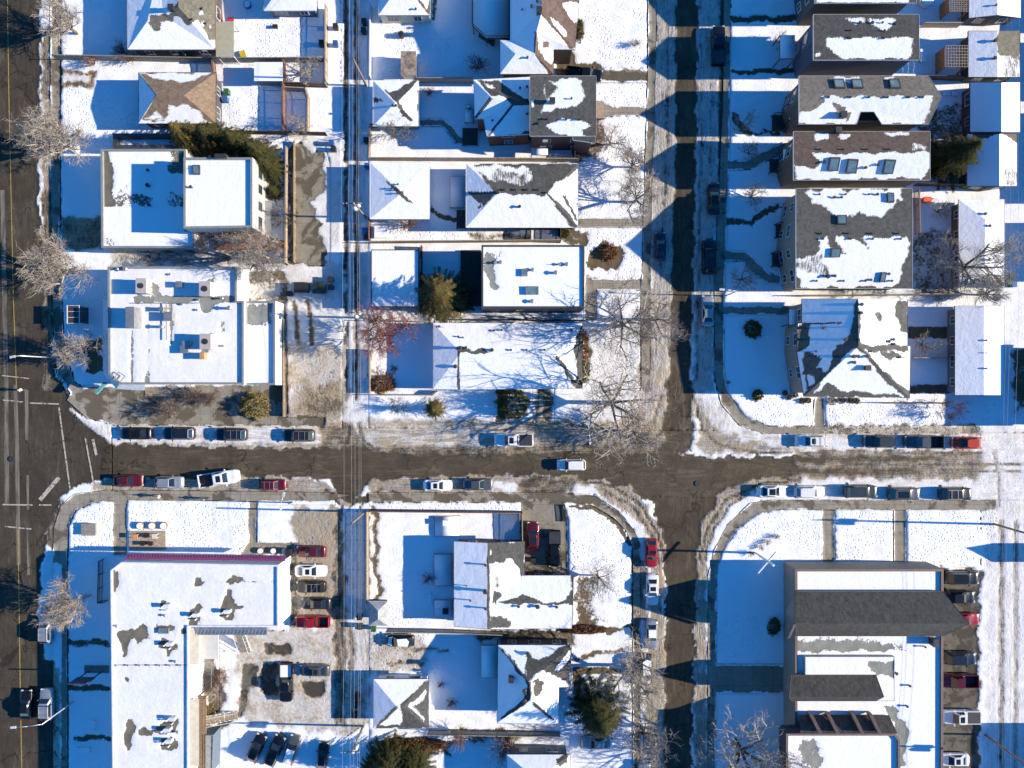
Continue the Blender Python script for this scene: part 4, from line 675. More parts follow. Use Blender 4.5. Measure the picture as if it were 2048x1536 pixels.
# deck of the brown house
def deck(label, poly, h, mat, rail=True, steps=None, name='deck', snowy=True, cat='deck'):
    P2 = [tuple(W(x, y, h).xy) for x, y in poly]; c = (sum(p[0] for p in P2)/len(P2), sum(p[1] for p in P2)/len(P2), 0)
    th = thing(name, label, cat, c); mb = MB(); mb.prism(P2, h-.18, h); 
    for p in P2: mb.box((p[0]*.97+c[0]*.03, p[1]*.97+c[1]*.03, (h-.2)/2), (.14, .14, h-.2))
    mb.build('platform', mat, th)
    if snowy: MB().prism([(c[0]+(p[0]-c[0])*.96, c[1]+(p[1]-c[1])*.96) for p in P2], h+.003, h+.11).build('snow_cover', P('snow_plain', SNOW, .9, var=.02), th, True)
    if rail:
        rb = MB(); n = len(P2)
        for i in range(n):
            a, b = Vector((*P2[i], 0)), Vector((*P2[(i+1) % n], 0)); L = (b-a).length; d = (b-a)/L; ang = math.atan2(d.y, d.x)
            mid = (a+b)/2; rb.box((mid.x, mid.y, h+.95), (L, .09, .06), ang)
            k = max(2, int(L/.35))
            for j in range(k+1): q = a+d*(L*j/k); rb.box((q.x, q.y, h+.48), (.05, .05, .94))
        rb.build('railing', mat, th)
    if steps:
        (ax, ay), (bx, by), wd = steps; A, B = W(ax, ay, h), W(bx, by, 0); sb = MB(); nst = max(3, int(h/.19)); ang = math.atan2(B.y-A.y, B.x-A.x)
        for i in range(nst): t = (i+.5)/nst; q = A.lerp(Vector((B.x, B.y, 0)), t); sb.box((q.x, q.y, h*(1-t)-.03), ((A.xy-B.xy).length/nst*1.1, wd, .06), ang)
        sb.build('stairs', mat, th)
    return th
M_WOOD = P('weathered_wood', (.22, .15, .10), .85, var=.25, scale=3); M_RWOOD = P('reddish_wood', (.19, .11, .085), .85, var=.25, scale=3); M_GWOOD = P('grey_wood', (.25, .23, .20), .85, var=.2, scale=3); M_OWOOD = P('orange_wood', (.42, .17, .06), .8, var=.25, scale=2.5); M_TANW = P('tan_wood', (.36, .29, .21), .8, var=.2, scale=3); M_DWOOD = P('dark_wood', (.055, .04, .035), .8, var=.25, scale=3)
deck('snow covered deck with railing beside the large brown house', [(945, -30), (1019, -30), (1019, 78), (972, 78), (945, 53)], 2.4, M_RWOOD, True, ((958, 65), (992, 88), 1.2))
rf = building('garage', 'pyramid roofed garage by the alley left of the curved black walk', 'garage', *hip_geo(746, 161, 837, 252, 2.7, (790, 206), (790, 206), 3.9), 'dark', 'grey',
 [S(0, [(768, 172), (789, 206), (795, 206), (836, 160), (830, 160), (800, 178), (780, 184)], 4, 1.5), S(0, [(790, 206), (797, 206), (826, 240), (822, 243), (806, 232)], 3, 1), S(.1, [(746, 193), (768, 200), (773, 202), (746, 204)], 3, 1), S(.0, [(834, 180), (839, 180), (839, 252), (835, 252)], 2, .5)], fascia=M_TRIM)
vents(rf, [(786, 212, .17, .3), (792, 212, .17, .3)])
# red brick and grey roofed house: lower west part, higher east part
V = [(947, 160, 5.4), (1062, 154, 5.4), (1062, 268, 5.4), (974, 272, 5.4), (967, 237, 5.4), (949, 237, 5.4), (982, 194, 6.9), (1011, 193, 6.9), (1025, 208, 6.6), (1062, 210, 6.8)]
rf = building('house_wing', 'lower west wing of the red brick house with diagonal roof valleys', 'house', V, [(0, 1, 9, 8, 7, 6), (0, 6, 5), (5, 6, 7, 8, 4), (4, 8, 3), (3, 8, 9, 2)], 'dark', 'brick',
 [S(0, [(955, 160), (1000, 161), (1010, 172), (1060, 205), (1060, 212), (1025, 210), (1008, 193), (982, 192)], 4, 1.2), S(.8, [(966, 163), (985, 166), (995, 178), (975, 172)], 6, 2), S(.05, [(980, 194), (986, 196), (953, 237), (948, 237)], 2, .6), S(.05, [(1023, 208), (1028, 209), (980, 272), (974, 272)], 2, .6), S(.1, [(1030, 268), (1062, 258), (1062, 270), (1005, 275)], 5, 2)],
 outline=[(947, 160, 5.4), (1062, 154, 5.4), (1062, 268, 5.4), (974, 272, 5.4), (967, 237, 5.4), (949, 237, 5.4)], fascia=M_TRIM, inset=.35)
vents(rf, [(1040, 177, .15, .3), (985, 242, .15, .3), (1054, 174, .16), (1054, 201, .16), (1054, 229, .16)])
V, F, OL = gable_geo(1060, 152, 1192, 272, 7.0, 222, 8.8, 'x', 0, 0)
rf = building('house', 'tall grey shingled house with red brick walls and large melted patches', 'house', V, F, 'grey', 'brick',
 [S(0, RC(1050, 140, 1200, 285), 4, 0), S(.97, [(1095, 160), (1163, 158), (1166, 203), (1135, 215), (1082, 224), (1092, 198), (1110, 182), (1118, 170)], 8, 2.5), S(.97, [(1092, 250), (1115, 240), (1165, 238), (1182, 252), (1160, 258), (1172, 275), (1135, 274), (1108, 262)], 6, 2), S(.9, RC(1062, 200, 1068, 216), 3, 1), S(.5, RC(1088, 166, 1094, 200), 5, 1)], outline=OL, fascia=M_TRIM, inset=.3)
vents(rf, [(1104, 205, .34, .8), (1143, 198, .14, .3), (1095, 239, .14, .4), (1132, 240, .14, .4), (1160, 240, .14, .4), (1077, 248, .16)])
V, F, OL = gable_geo(1146, 268, 1192, 286, 6.6, 0, 0); rf = building('bay_roof', 'small gabled bay at the south corner of the red brick house', 'bay', [(1146, 280, 6.4), (1190, 286, 6.4), (1192, 256, 7.3), (1144, 256, 7.3), (1146, 256, 7.4)], [(0, 1, 2, 3)], 'grey', 'brick', [S(0, RC(1130, 240, 1200, 290), 4)], outline=[(1146, 280, 6.4), (1190, 286, 6.4), (1190, 262, 6.4), (1146, 262, 6.4)], wins=False)
deck('dark sunken back steps of the red brick house', [(925, 256), (955, 256), (955, 290), (925, 290)], .5, M_DWOOD, False, snowy=False, name='back_steps', cat='steps')
deck('narrow snowy back landing on the west wall of the red brick house', [(930, 218), (947, 218), (947, 245), (930, 245)], .6, M_GWOOD, False, name='landing', cat='deck')
deck('pale wooden front steps leading to the curved walk of the red brick house', [(1192, 201), (1208, 203), (1208, 236), (1192, 236)], .7, M_TANW, False, snowy=False, name='front_steps', cat='steps')
deck('snow topped timber porch canopy on the south wall of the red brick house', [(1062, 296), (1096, 296), (1096, 310), (1062, 310)], 2.2, M_WOOD, False, name='porch_canopy', cat='canopy')
rf = building('garage', 'square snowy garage with a star of bare ridges west of the grey hip roofed house', 'garage', *hip_geo(740, 325, 859, 438, 2.9, (803, 386), (803, 386), 3.95), 'grey', 'white',
 [S(0, [(770, 358), (803, 384), (806, 390), (800, 392), (774, 366)], 3, 1.5), S(.05, [(803, 388), (827, 352), (812, 376), (806, 388)], 3, 1), S(0, [(803, 386), (830, 408), (815, 402), (800, 392)], 3, 1)], fascia=M_TRIM)
vents(rf, [(796, 369, .14), (796, 387, .16), (796, 380, .14), (784, 377, .14)])
rf = building('house', 'grey hip roofed bungalow with snow on its south slopes', 'house', *hip_geo(932, 327, 1156, 455, 3.6, (995, 386), (1095, 388), 4.85), 'grey', 'brown',
 [S(0, [(942, 327), (1160, 327), (1160, 350), (1110, 362), (1090, 392), (990, 386)], 5, 1.5), S(.88, [(945, 330), (1040, 332), (1062, 345), (1065, 362), (1040, 368), (1010, 366), (975, 358)], 9, 3), S(.4, [(980, 342), (1060, 345), (1050, 368), (985, 362)], 9, 4), S(.97, [(1155, 335), (1157, 385), (1130, 370), (1128, 362)], 5, 1.5), S(.97, [(1118, 365), (1158, 400), (1157, 450), (1148, 452), (1098, 388)], 5, 1), S(0, [(1094, 385), (1100, 386), (1156, 450), (1156, 456), (1140, 455)], 3, 1), S(0, [(992, 384), (998, 388), (990, 392), (958, 418), (950, 412), (965, 410), (930, 383), (936, 383)], 2, .6), S(0, [(1124, 390), (1130, 390), (1156, 440), (1152, 442)], 2, .4)], fascia=M_TRIM, inset=.5)
vents(rf, [(1009, 380, .15), (1031, 380, .15), (1054, 380, .15), (1076, 380, .15), (1094, 386, .15), (996, 385, .27, .6), (1039, 414, .22, .4)])
deck('blue shadowed snowy patio beside the grey hip roofed bungalow', [(900, 352), (936, 352), (936, 416), (900, 416)], .4, M_GWOOD, False, name='patio_deck')
deck('black walled steps below the patio of the grey hip roofed bungalow', [(913, 420), (935, 420), (935, 456), (913, 456)], .6, M_DWOOD, False, snowy=False, name='side_steps', cat='steps')
rf = flat('garage', 'plain flat roofed garage under the shadow of the golden spruce', 'garage', [(742, 499), (838, 499), (838, 614), (742, 614)], 3.2, 'membrane', 'dark', [], cap=M_DTRIM, par=.12, capw=.12)
mh = flat('house', 'modern flat roofed house with skylights and dark walls', 'house', [(963, 490), (1169, 490), (1169, 616), (963, 616)], 7.0, 'membrane', 'dark', [S(.15, [(966, 505), (985, 510), (992, 540), (995, 580), (985, 585), (975, 560), (967, 530)], 12, 3), S(.55, [(985, 500), (1005, 500), (1000, 520), (980, 515)], 9, 3), S(.6, [(967, 492), (972, 492), (970, 520), (966, 520)], 4, 1)], cap=M_DTRIM, par=.22, capw=.25, wm=M_DTRIM)
skylight(mh, [(1051, 573), (1077, 573), (1077, 590), (1052, 590)], .4, M_METAL); skylight(mh, [(1043, 538), (1055, 538), (1055, 553), (1043, 553)], .35, M_METAL)
vents(mh, [(1065, 540, .26, .3), (1111, 546, .28, .5), (1133, 529, .28, .3), (1118, 529, .2, .3), (1001, 525, .26, .3), (990, 526, .2, .3), (1064, 603, .28, .4)], mat=M_METAL)
mb = MB()
for a, b in (((965, 527), (1000, 526)), ((1104, 529), (1135, 529)), ((1055, 540), (1066, 538))): mb.tube(W(*a, 7.1), W(*b, 7.1), .05, n=6)
mb.build('pipe', M_DMETAL, mh.o)
deck('black sunken deck between the flat garage and the modern house', [(921, 500), (962, 500), (962, 612), (921, 612)], .5, M_DWOOD, False, snowy=False)
V = [(866, 646, 3.0), (1165, 646, 3.0), (1165, 777, 3.0), (917, 779, 3.05), (921, 706, 4.0), (1108, 712, 4.0), (866, 778, 2.9)]; F = [(0, 1, 5, 4), (1, 2, 5), (2, 3, 4, 5), (6, 0, 4, 3)]
rf = building('house', 'long bungalow with a white hip roof striped by tree shadows', 'house', V, F, 'grey', 'white',
 [S(0, [(1160, 655), (1168, 645), (1168, 780), (1150, 775), (1156, 745), (1146, 700)], 6, 1.5), S(.02, [(1108, 712), (1112, 710), (1160, 772), (1150, 775)], 3, 1), S(.0, [(921, 706), (900, 688), (906, 690), (925, 697), (945, 700), (965, 693), (975, 702), (985, 706)], 4, 2), S(.3, [(878, 655), (890, 655), (886, 668)], 5, 1), S(.0, [(866, 646), (885, 655), (921, 702), (918, 708), (900, 690)], 2, .6), S(0, RC(914, 706, 919, 782), 2, .4), S(.97, RC(866, 655, 912, 780), 3, 0)], outline=[(866, 646, 3.0), (1165, 646, 3.0), (1165, 777, 3.0), (866, 778, 2.9)], fascia=M_DTRIM, inset=.4)
vents(rf, [(920, 696, .26, .6), (932, 695, .18), (984, 700, .24, .4), (1022, 700, .15), (1053, 700, .15), (1089, 700, .15), (911, 733, .27, .4), (1143, 661, .18), (988, 661, .15), (1003, 660, .15), (926, 675, .12), (917, 673, .12)])
V, F = [(865, 655, 2.9), (915, 704, 3.3), (915, 779, 3.3), (865, 778, 2.9)], [(0, 1, 2, 3)]
# east side: long gabled houses
def long_house(label, x0, y0, x1, y1, e, ridge, rh, roof, wall, ops, base=(0, 0, 0), ov1=0, wm=M_TRIM, fascia=M_TRIM):
    V, F, OL = gable_geo(x0, y0, x1, y1, e, ridge, rh, 'x', 0, ov1); return building('house', label, 'house', V, F, roof, wall, ops, base, OL, 'tall narrow houses on the east side of the side street', fascia, .5, 'w', wm)
rf = long_house('tall dark house at the top edge with a thin snowy roof strip', 1630, -140, 1832, 6, 7.4, -70, 8.8, 'dark', 'dark', [S(.9, RC(1635, -20, 1815, 5), 4, 1)])
rf = long_house('tall dark house with a snow slab on the lower half of its charcoal roof', 1627, 29, 1838, 120, 7.4, 73, 8.8, 'dark', 'navy', [S(.95, [(1652, 76), (1826, 75), (1826, 105), (1815, 117), (1690, 118), (1668, 105), (1655, 95)], 7, 1.5), S(.8, [(1692, 35), (1725, 36), (1728, 48), (1708, 48)], 7, 2), S(.85, [(1732, 36), (1792, 38), (1785, 54), (1765, 60), (1742, 48)], 7, 2), S(.7, RC(1629, 106, 1638, 114), 5, 2)])
vents(rf, [(1701, 61, .15), (1768, 62, .15), (1700, 77, .15), (1767, 77, .15), (1719, 46, .2), (1744, 46, .22), (1764, 46, .15), (1790, 48, .2)])
V, F, OL = gable_geo(1598, 152, 1857, 248, 6.2, 193, 8.2, 'x', 0, 26)
V += [(1714, 248, 6.2), (1722, 223, 7.0), (1748, 223, 7.0), (1764, 248, 6.2)]; F = [(0, 1, 5, 4), (4, 5, 2, 9, 8, 7, 6, 3)]
rf = building('house', 'tall house with a light brown roof and three skylights in its bare slope', 'house', V, F, 'taupe', 'brown',
 [S(.97, [(1640, 193), (1865, 193), (1858, 235), (1850, 248), (1600, 248), (1598, 222), (1630, 220), (1648, 205)], 6, 2), S(.1, [(1662, 204), (1690, 212), (1690, 224), (1672, 226)], 6, 2), S(.1, [(1690, 224), (1702, 225), (1698, 248), (1690, 238)], 4, 1), S(.05, [(1865, 193), (1884, 193), (1858, 248), (1848, 248), (1860, 220)], 4, 1), S(.8, [(1665, 153), (1720, 153), (1725, 158), (1710, 165), (1668, 160)], 5, 2), S(.8, RC(1770, 153, 1790, 158), 4, 1)], (0, 0, 0), OL, 'tall narrow houses on the east side of the side street', M_TRIM, .5, 'w')
vents(rf, [(x, 195, .16) for x in (1656, 1700, 1737, 1774, 1817, 1844)]+[(1683, 232, .36, .8)])
for x in (1664, 1700, 1775): skylight(rf, [(x+1, 160), (x+22, 160), (x+26, 178), (x+5, 178)], .25)
rf = long_house('tall house with a reddish brown roof and skylights in the snow', 1587, 263, 1860, 360, 6.0, 309, 8.1, 'umber', 'brown',
 [S(.95, [(1625, 305), (1660, 308), (1860, 304), (1862, 330), (1845, 356), (1590, 360), (1590, 332), (1630, 335), (1640, 325)], 7, 2), S(.9, [(1625, 265), (1658, 266), (1655, 278), (1632, 280)], 5, 1.5), S(.9, [(1680, 268), (1702, 268), (1690, 280), (1675, 276)], 5, 1.5), S(.75, [(1762, 264), (1820, 265), (1812, 272), (1780, 273)], 5, 1.5), S(.6, [(1822, 282), (1858, 295), (1855, 303), (1825, 298)], 7, 2)])
vents(rf, [(1640, 299, .14), (1686, 299, .14), (1733, 299, .14), (1778, 299, .14), (1756, 330, .2, .3), (1730, 336, .2, .3), (1648, 325, .2, .3), (1672, 264, .36, .9)])
for q in ([(1660, 314), (1680, 314), (1675, 341), (1654, 340)], [(1696, 317), (1716, 318), (1711, 346), (1690, 345)], [(1770, 318), (1791, 319), (1784, 347), (1764, 346)]): skylight(rf, q, .3)
rf = long_house('widest tall house with a grey roof and four teal skylights', 1592, 377, 1824, 577, 6.0, 473, 8.8, 'grey', 'taupe',
 [S(.96, [(1614, 380), (1800, 376), (1806, 395), (1790, 412), (1770, 428), (1740, 432), (1700, 430), (1672, 438), (1650, 418), (1622, 405)], 11, 4), S(.96, [(1634, 474), (1655, 474), (1658, 500), (1668, 498), (1690, 508), (1672, 474), (1702, 474), (1738, 500), (1722, 475), (1818, 475), (1814, 520), (1800, 572), (1600, 577), (1592, 520), (1640, 505)], 7, 2.5), S(.5, [(1592, 520), (1640, 508), (1660, 545), (1592, 545)], 12, 4), S(.2, [(1650, 530), (1660, 545), (1655, 560), (1648, 550)], 6, 2), S(.1, [(1806, 520), (1820, 500), (1815, 570), (1800, 575)], 6, 2)])
vents(rf, [(x, 467, .15) for x in (1642, 1696, 1743, 1796)]+[(x, 478, .16) for x in (1645, 1700, 1744, 1800)]+[(1638, 389, .15), (1690, 389, .15), (1737, 389, .15), (1754, 389, .2), (1668, 395, .2), (1682, 395, .18), (1632, 562, .15), (1686, 562, .15), (1730, 562, .15), (1783, 562, .15), (1655, 553, .25, .4), (1669, 552, .2), (1741, 560, .18), (1777, 548, .18)])
for q in ([(1773, 387), (1786, 388), (1787, 406), (1774, 406)], [(1673, 432), (1692, 432), (1692, 450), (1674, 450)], [(1662, 496), (1682, 496), (1678, 514), (1660, 514)], [(1762, 544), (1772, 544), (1768, 564), (1758, 563)]): skylight(rf, q, .3)
# corner house with crossed ridges
V = [(1604, 598, 6.2), (1716, 598, 8.6), (1815, 600, 6.2), (1815, 692, 6.2), (1821, 693, 6.1), (1819, 796, 6.1), (1608, 793, 6.1), (1594, 704, 6.1), (1596, 647, 6.2), (1604, 647, 6.2), (1717, 692, 8.8), (1690, 648, 8.1)]
rf = building('house', 'corner house with crossing ridges and patchy snow beside the curved pavement', 'house', V, [(0, 1, 10, 11, 9), (1, 2, 3, 10), (3, 4, 5, 10), (10, 5, 6), (8, 9, 11, 10, 6, 7)], 'grey', 'taupe',
 [S(0, [(1713, 600), (1718, 600), (1720, 690), (1700, 705), (1685, 700), (1672, 692), (1702, 680), (1708, 640)], 4, 1.5), S(0, [(1717, 600), (1722, 690), (1818, 690), (1818, 702), (1740, 702), (1728, 700), (1800, 770), (1820, 780), (1820, 797), (1790, 780), (1716, 698), (1700, 700), (1650, 755), (1620, 795), (1600, 793), (1660, 735), (1665, 700), (1690, 690)], 6, 2), S(.1, [(1795, 600), (1818, 600), (1818, 665), (1800, 668), (1795, 640), (1790, 620)], 7, 2.5), S(.3, [(1745, 620), (1762, 622), (1760, 645), (1752, 640)], 6, 2), S(0, [(1596, 648), (1618, 650), (1620, 688), (1600, 704), (1594, 704)], 4, 1), S(0, [(1604, 705), (1618, 702), (1642, 718), (1630, 738), (1628, 750), (1606, 750)], 4, 1), S(.0, [(1625, 735), (1645, 735), (1650, 755), (1640, 758), (1625, 792), (1612, 792), (1612, 752), (1626, 750)], 5, 1), S(.9, RC(1616, 752, 1628, 770), 4, 1.5), S(.9, [(1630, 778), (1638, 782), (1636, 790), (1624, 788)], 4, 1.5), S(.1, [(1660, 765), (1680, 780), (1815, 792), (1815, 797), (1612, 795)], 6, 2), S(.2, [(1755, 702), (1800, 706), (1812, 712), (1800, 718), (1775, 722), (1765, 715)], 7, 2.5), S(0, RC(1604, 645, 1686, 648), 2, .4)],
 outline=[(1604, 598, 6.2), (1716, 598, 8.5), (1815, 600, 6.2), (1815, 692, 6.2), (1821, 693, 6.1), (1819, 796, 6.1), (1608, 793, 6.1), (1594, 704, 6.1), (1596, 647, 6.2), (1604, 647, 6.2)], fascia=M_DTRIM, inset=.5)
vents(rf, [(1733, 736, .33, .5), (1690, 679, .26, .3), (1722, 609, .24, .3), (1721, 626, .22, .3), (1716, 654, .14), (1717, 680, .14), (1706, 713, .24, .3), (1716, 713, .22), (1734, 713, .22), (1708, 725, .22), (1777, 683, .2), (1786, 679, .2), (1787, 688, .18), (1646, 656, .2), (1614, 655, .14), (1631, 703, .14), (1741, 703, .14), (1798, 715, .14)])
# porches and stoops in front of the east houses
for (x0, y0, x1, y1, h, m, lab) in ((1560, 70, 1590, 118, 3.0, M_DTRIM, 'snow topped dark porch roof of the tall house at the top'), (1578, 205, 1597, 240, 2.8, M_DWOOD, 'dark porch canopy of the light brown roofed house'), (1566, 298, 1585, 338, 2.6, M_DWOOD, 'small snowy porch canopy of the reddish brown roofed house'), (1578, 618, 1596, 650, 3.0, M_DTRIM, 'snowy porch roof at the door of the corner house')):
    deck(lab, rect(x0, y0, x1, y1), h, m, False, name='porch', cat='porch')
for (x0, y0, x1, y1, lab) in ((1545, 230, 1570, 262, 'dark front stoop with bars below the light brown roof'), (1540, 318, 1562, 345, 'slatted black stoop by the reddish brown house'), (1552, 448, 1566, 475, 'upper front bay planter on the taupe house wall'), (1545, 505, 1560, 533, 'lower front bay planter on the taupe house wall')):
    deck(lab, rect(x0, y0, x1, y1), .8, M_DWOOD, True, snowy=False, name='stoop', cat='stoop')
# garages on the far east
GG = 'garages along the eastern alley'
V, F, OL = gable_geo(1938, -60, 2042, 36, 2.6, 1995, 3.3, 'y'); V[4] = (1995, -60, 3.3); V[5] = (1995, 30, 3.3)
rf = building('garage', 'white roofed garage in the top right corner', 'garage', V, F, 'grey', 'dark', [], outline=OL, fascia=M_DTRIM, group=GG); vents(rf, [(1991, 11, .15)])
V, F, OL = gable_geo(1937, 62, 2040, 154, 2.6, 1995, 3.3, 'y')
rf = building('garage', 'garage with a bare grey eastern slope next to the pergola', 'garage', V, F, 'olive', 'dark', [S(0, [(1995, 55), (2042, 55), (2042, 125), (2020, 112), (1996, 108)], 6, 2), S(.5, [(2000, 110), (2042, 112), (2042, 156), (2000, 156)], 12, 4)], outline=OL, fascia=M_DTRIM, group=GG); vents(rf, [(1989, 82, .26, .3), (1988, 117, .26, .3)])
V, F, OL = gable_geo(1940, 165, 2040, 264, 2.6, 2003, 4.6, 'y')
rf = building('garage', 'garage with a blue shaded western slope north of the brown valley', 'garage', V, F, 'umber', 'dark', [S(.7, [(2005, 165), (2040, 168), (2040, 205), (2010, 190)], 9, 3)], outline=OL, fascia=M_DTRIM, group=GG)
V, F, OL = gable_geo(1934, 268, 2034, 372, 2.6, 1999, 4.6, 'y')
rf = building('garage', 'garage beside the spruce with a brown valley at its north end', 'garage', V, F, 'umber', 'dark', [S(0, [(1944, 262), (1999, 266), (1950, 284), (1946, 280)], 4, 1), S(0, [(2001, 266), (2042, 266), (2034, 286), (2020, 276)], 4, 1), S(.5, RC(2004, 330, 2034, 374), 10, 3)], outline=OL, fascia=M_DTRIM, group=GG)
rf = building('garage', 'hip roofed garage under the twigs of the big bare tree', 'garage', *hip_geo(1918, 399, 2009, 575, 2.6, (1971, 440), (1969, 532), 3.25), 'dark', 'brown', [S(0, [(1968, 532), (1972, 530), (2008, 572), (2003, 576)], 3, 1.5), S(.4, [(1918, 574), (1935, 556), (1945, 576)], 6, 2)], group=GG, fascia=M_TRIM); vents(rf, [(1969, 428, .2, .25), (1978, 452, .2, .25), (1976, 520, .2, .3)])
V, F, OL = gable_geo(1910, 612, 2008, 790, 2.6, 1968, 3.25, 'y')
rf = building('garage', 'long white roofed garage east of the corner house', 'garage', V, F, 'dark', 'blue', [], outline=OL, fascia=M_DTRIM, group=GG); vents(rf, [(1971, 681, .14), (1971, 737, .14), (1971, 706, .08)])
# buildings just beyond the right edge that throw the shadows seen there
for (x0, y0, x1, y1, lab, e_) in ((2120, -100, 2230, 50, 'northernmost', 2.8), (2120, 70, 2230, 190, 'second', 2.8), (2120, 215, 2230, 400, 'middle', 2.8), (2120, 440, 2230, 560, 'fourth', 2.8), (2125, 690, 2260, 860, 'corner', 5.4)):
    building('house', 'building across the eastern alley, %s of its row' % lab, 'house', *hip_geo(x0, y0, x1, y1, e_, ((x0+x1)/2, y0+60), ((x0+x1)/2, y1-60), e_+1.3), 'dark', 'grey', [], wins=False, step=2.5)
# ------------------------------------------------------------------ buildings south of the street
PK = [({'d': .15}, RC(200, 1100, 590, 1600), 5), S(0, [(221, 1140), (236, 1140), (238, 1170), (230, 1185), (222, 1178)], 6, 2), S(0, [(236, 1262), (255, 1258), (272, 1262), (282, 1250), (292, 1252), (294, 1262), (304, 1275), (285, 1278), (276, 1292), (270, 1278), (258, 1285), (252, 1310), (244, 1312), (240, 1280)], 6, 2.5), S(0, [(388, 1158), (400, 1158), (402, 1172), (390, 1176)], 5, 2), S(0, [(388, 1210), (396, 1206), (408, 1216), (398, 1226), (390, 1224)], 5, 2), S(0, [(374, 1218), (384, 1216), (400, 1238), (390, 1255), (378, 1248)], 5, 2), S(0, [(446, 1160), (462, 1153), (484, 1156), (478, 1166), (460, 1170)], 5, 2), S(.5, RC(400, 1160, 450, 1165), 4, 1), S(.5, RC(485, 1160, 550, 1164), 4, 1), S(0, [(454, 1178), (464, 1178), (470, 1208), (488, 1216), (468, 1222), (465, 1238), (445, 1236), (440, 1220), (448, 1200)], 5, 2), S(.1, [(318, 1204), (342, 1206), (340, 1218), (330, 1218)], 5, 2), S(.1, [(310, 1248), (350, 1252), (350, 1262), (312, 1264)], 5, 2), S(0, [(325, 1276), (352, 1284), (356, 1296), (340, 1302), (342, 1312), (332, 1316), (330, 1300), (318, 1292)], 6, 2), S(0, [(252, 1436), (262, 1436), (270, 1455), (266, 1478), (262, 1500), (254, 1500), (250, 1470)], 6, 2), S(0, [(278, 1458), (290, 1452), (302, 1460), (300, 1468), (278, 1470)], 5, 2), S(0, [(318, 1452), (350, 1435), (358, 1430), (352, 1450), (346, 1465), (300, 1468)], 6, 2), S(0, [(320, 1478), (350, 1475), (362, 1490), (345, 1505), (322, 1498)], 6, 2), S(.3, RC(250, 1352, 258, 1368), 5, 2), S(0, [(362, 1256), (374, 1254), (376, 1268), (362, 1268)], 4, 1)]
rf = flat('shop_building', 'L shaped white walled building with a pink edged roof', 'building', [(221, 1141), (243, 1124), (557, 1130), (557, 1254), (377, 1254), (377, 1640), (226, 1640)], 5.6, 'tar', 'white', PK, base=(.97, .06, 0), cap=M_WHITEMET, wins=False, par=.25, capw=.22)
M_PINK = P('pink_metal', (.24, .055, .15), .5, var=.15, scale=5)
mb = MB(); a, b = W(254, 1117, 5.6), W(572, 1116, 5.6); A, B = W(256, 1108, 4.7), W(566, 1111, 4.3)
mb.add([W(246, 1118, 4.5), W(570, 1122.5, 4.5), W(572, 1111, 3.9), W(258, 1107.5, 3.9)], [(0, 1, 2, 3)]); mb.add([W(246, 1118, 4.3), W(570, 1122.5, 4.3), W(572, 1111, 3.7), W(258, 1107.5, 3.7)], [(0, 1, 2, 3)])
for i in range(52): t = i/51; p = W(260+i*5.95, 1113.5+3*t, 4.24); mb.box((p.x, p.y, p.z), (.05, .8, .08))
mb.build('pink_canopy', M_PINK, rf.th)
mb = MB(); mb.add([W(390, 1254, 5.2), W(534, 1254, 5.2), W(534, 1270, 4.8), (W(390, 1270, 4.8))], [(3, 2, 1, 0)]); mb.add([W(390, 1254, 5.0), W(534, 1254, 5.0), W(534, 1270, 4.6), (W(390, 1270, 4.6))], [(0, 1, 2, 3)])
for i in range(20): p = W(394+i*7.3, 1262, 5.04); mb.box(tuple(p), (.05, 1.1, .06))
mb.build('metal_canopy', M_METAL, rf.th)
mb = MB()
for y0, y1 in ((1256, 1329), (1398, 1532)): mb.add([W(377, y0, 5.4), W(398, y0, 4.7), W(398, y1, 4.7), W(377, y1, 5.4)], [(3, 2, 1, 0)]); mb.add([W(377, y0, 5.2), W(398, y0, 4.5), W(398, y1, 4.5), W(377, y1, 5.2)], [(0, 1, 2, 3)])
mb.build('side_canopy', P('beige_metal', (.36, .34, .29), .55, .3, var=.1), rf.th)
for (x, y) in ((334, 1214), (392, 1232), (340, 1290), (455, 1225), (345, 1440), (335, 1462), (338, 1485)):
    unit(rf, x-7, y-4, x+4, y+2, .8, M_WHITEMET, False); vents(rf, [(x+6, y-3, .12, .6), (x-9, y-1, .12, .5), (x+1, y+6, .1, .4)], mat=M_WHITEMET)
skylight(rf, [(318, 1255), (339, 1255), (339, 1266), (318, 1266)], .3, M_METAL)
vents(rf, [(331, 1230, .18, .3), (235, 1251, .18, .3), (352, 1322, .18, .3), (357, 1463, .18, .3)]+[(x, 1330, .12, .25) for x in (234, 258, 281, 301, 321, 341, 363)], mat=M_METAL)
mb = MB(); mb.box(tuple(W(302, 1330, 5.45)), (10.9, .05, .05)); mb.build('cable', M_DMETAL, rf.o)
for (x0, y0, x1, y1, h, m, lab) in ((396, 1262, 437, 1318, 3.0, M_TRIM, 'white canopy roof in the courtyard of the L shaped building'), (398, 1318, 428, 1392, .5, M_GWOOD, 'bare timber terrace in the courtyard'), (396, 1392, 412, 1540, 2.6, M_WOOD, 'narrow wooden gallery along the south wing')):
    deck(lab, rect(x0, y0, x1, y1), h, m, h < 1 or h == 2.6, snowy=False, name='canopy' if m is M_TRIM else 'terrace', cat='canopy' if m is M_TRIM else 'deck')
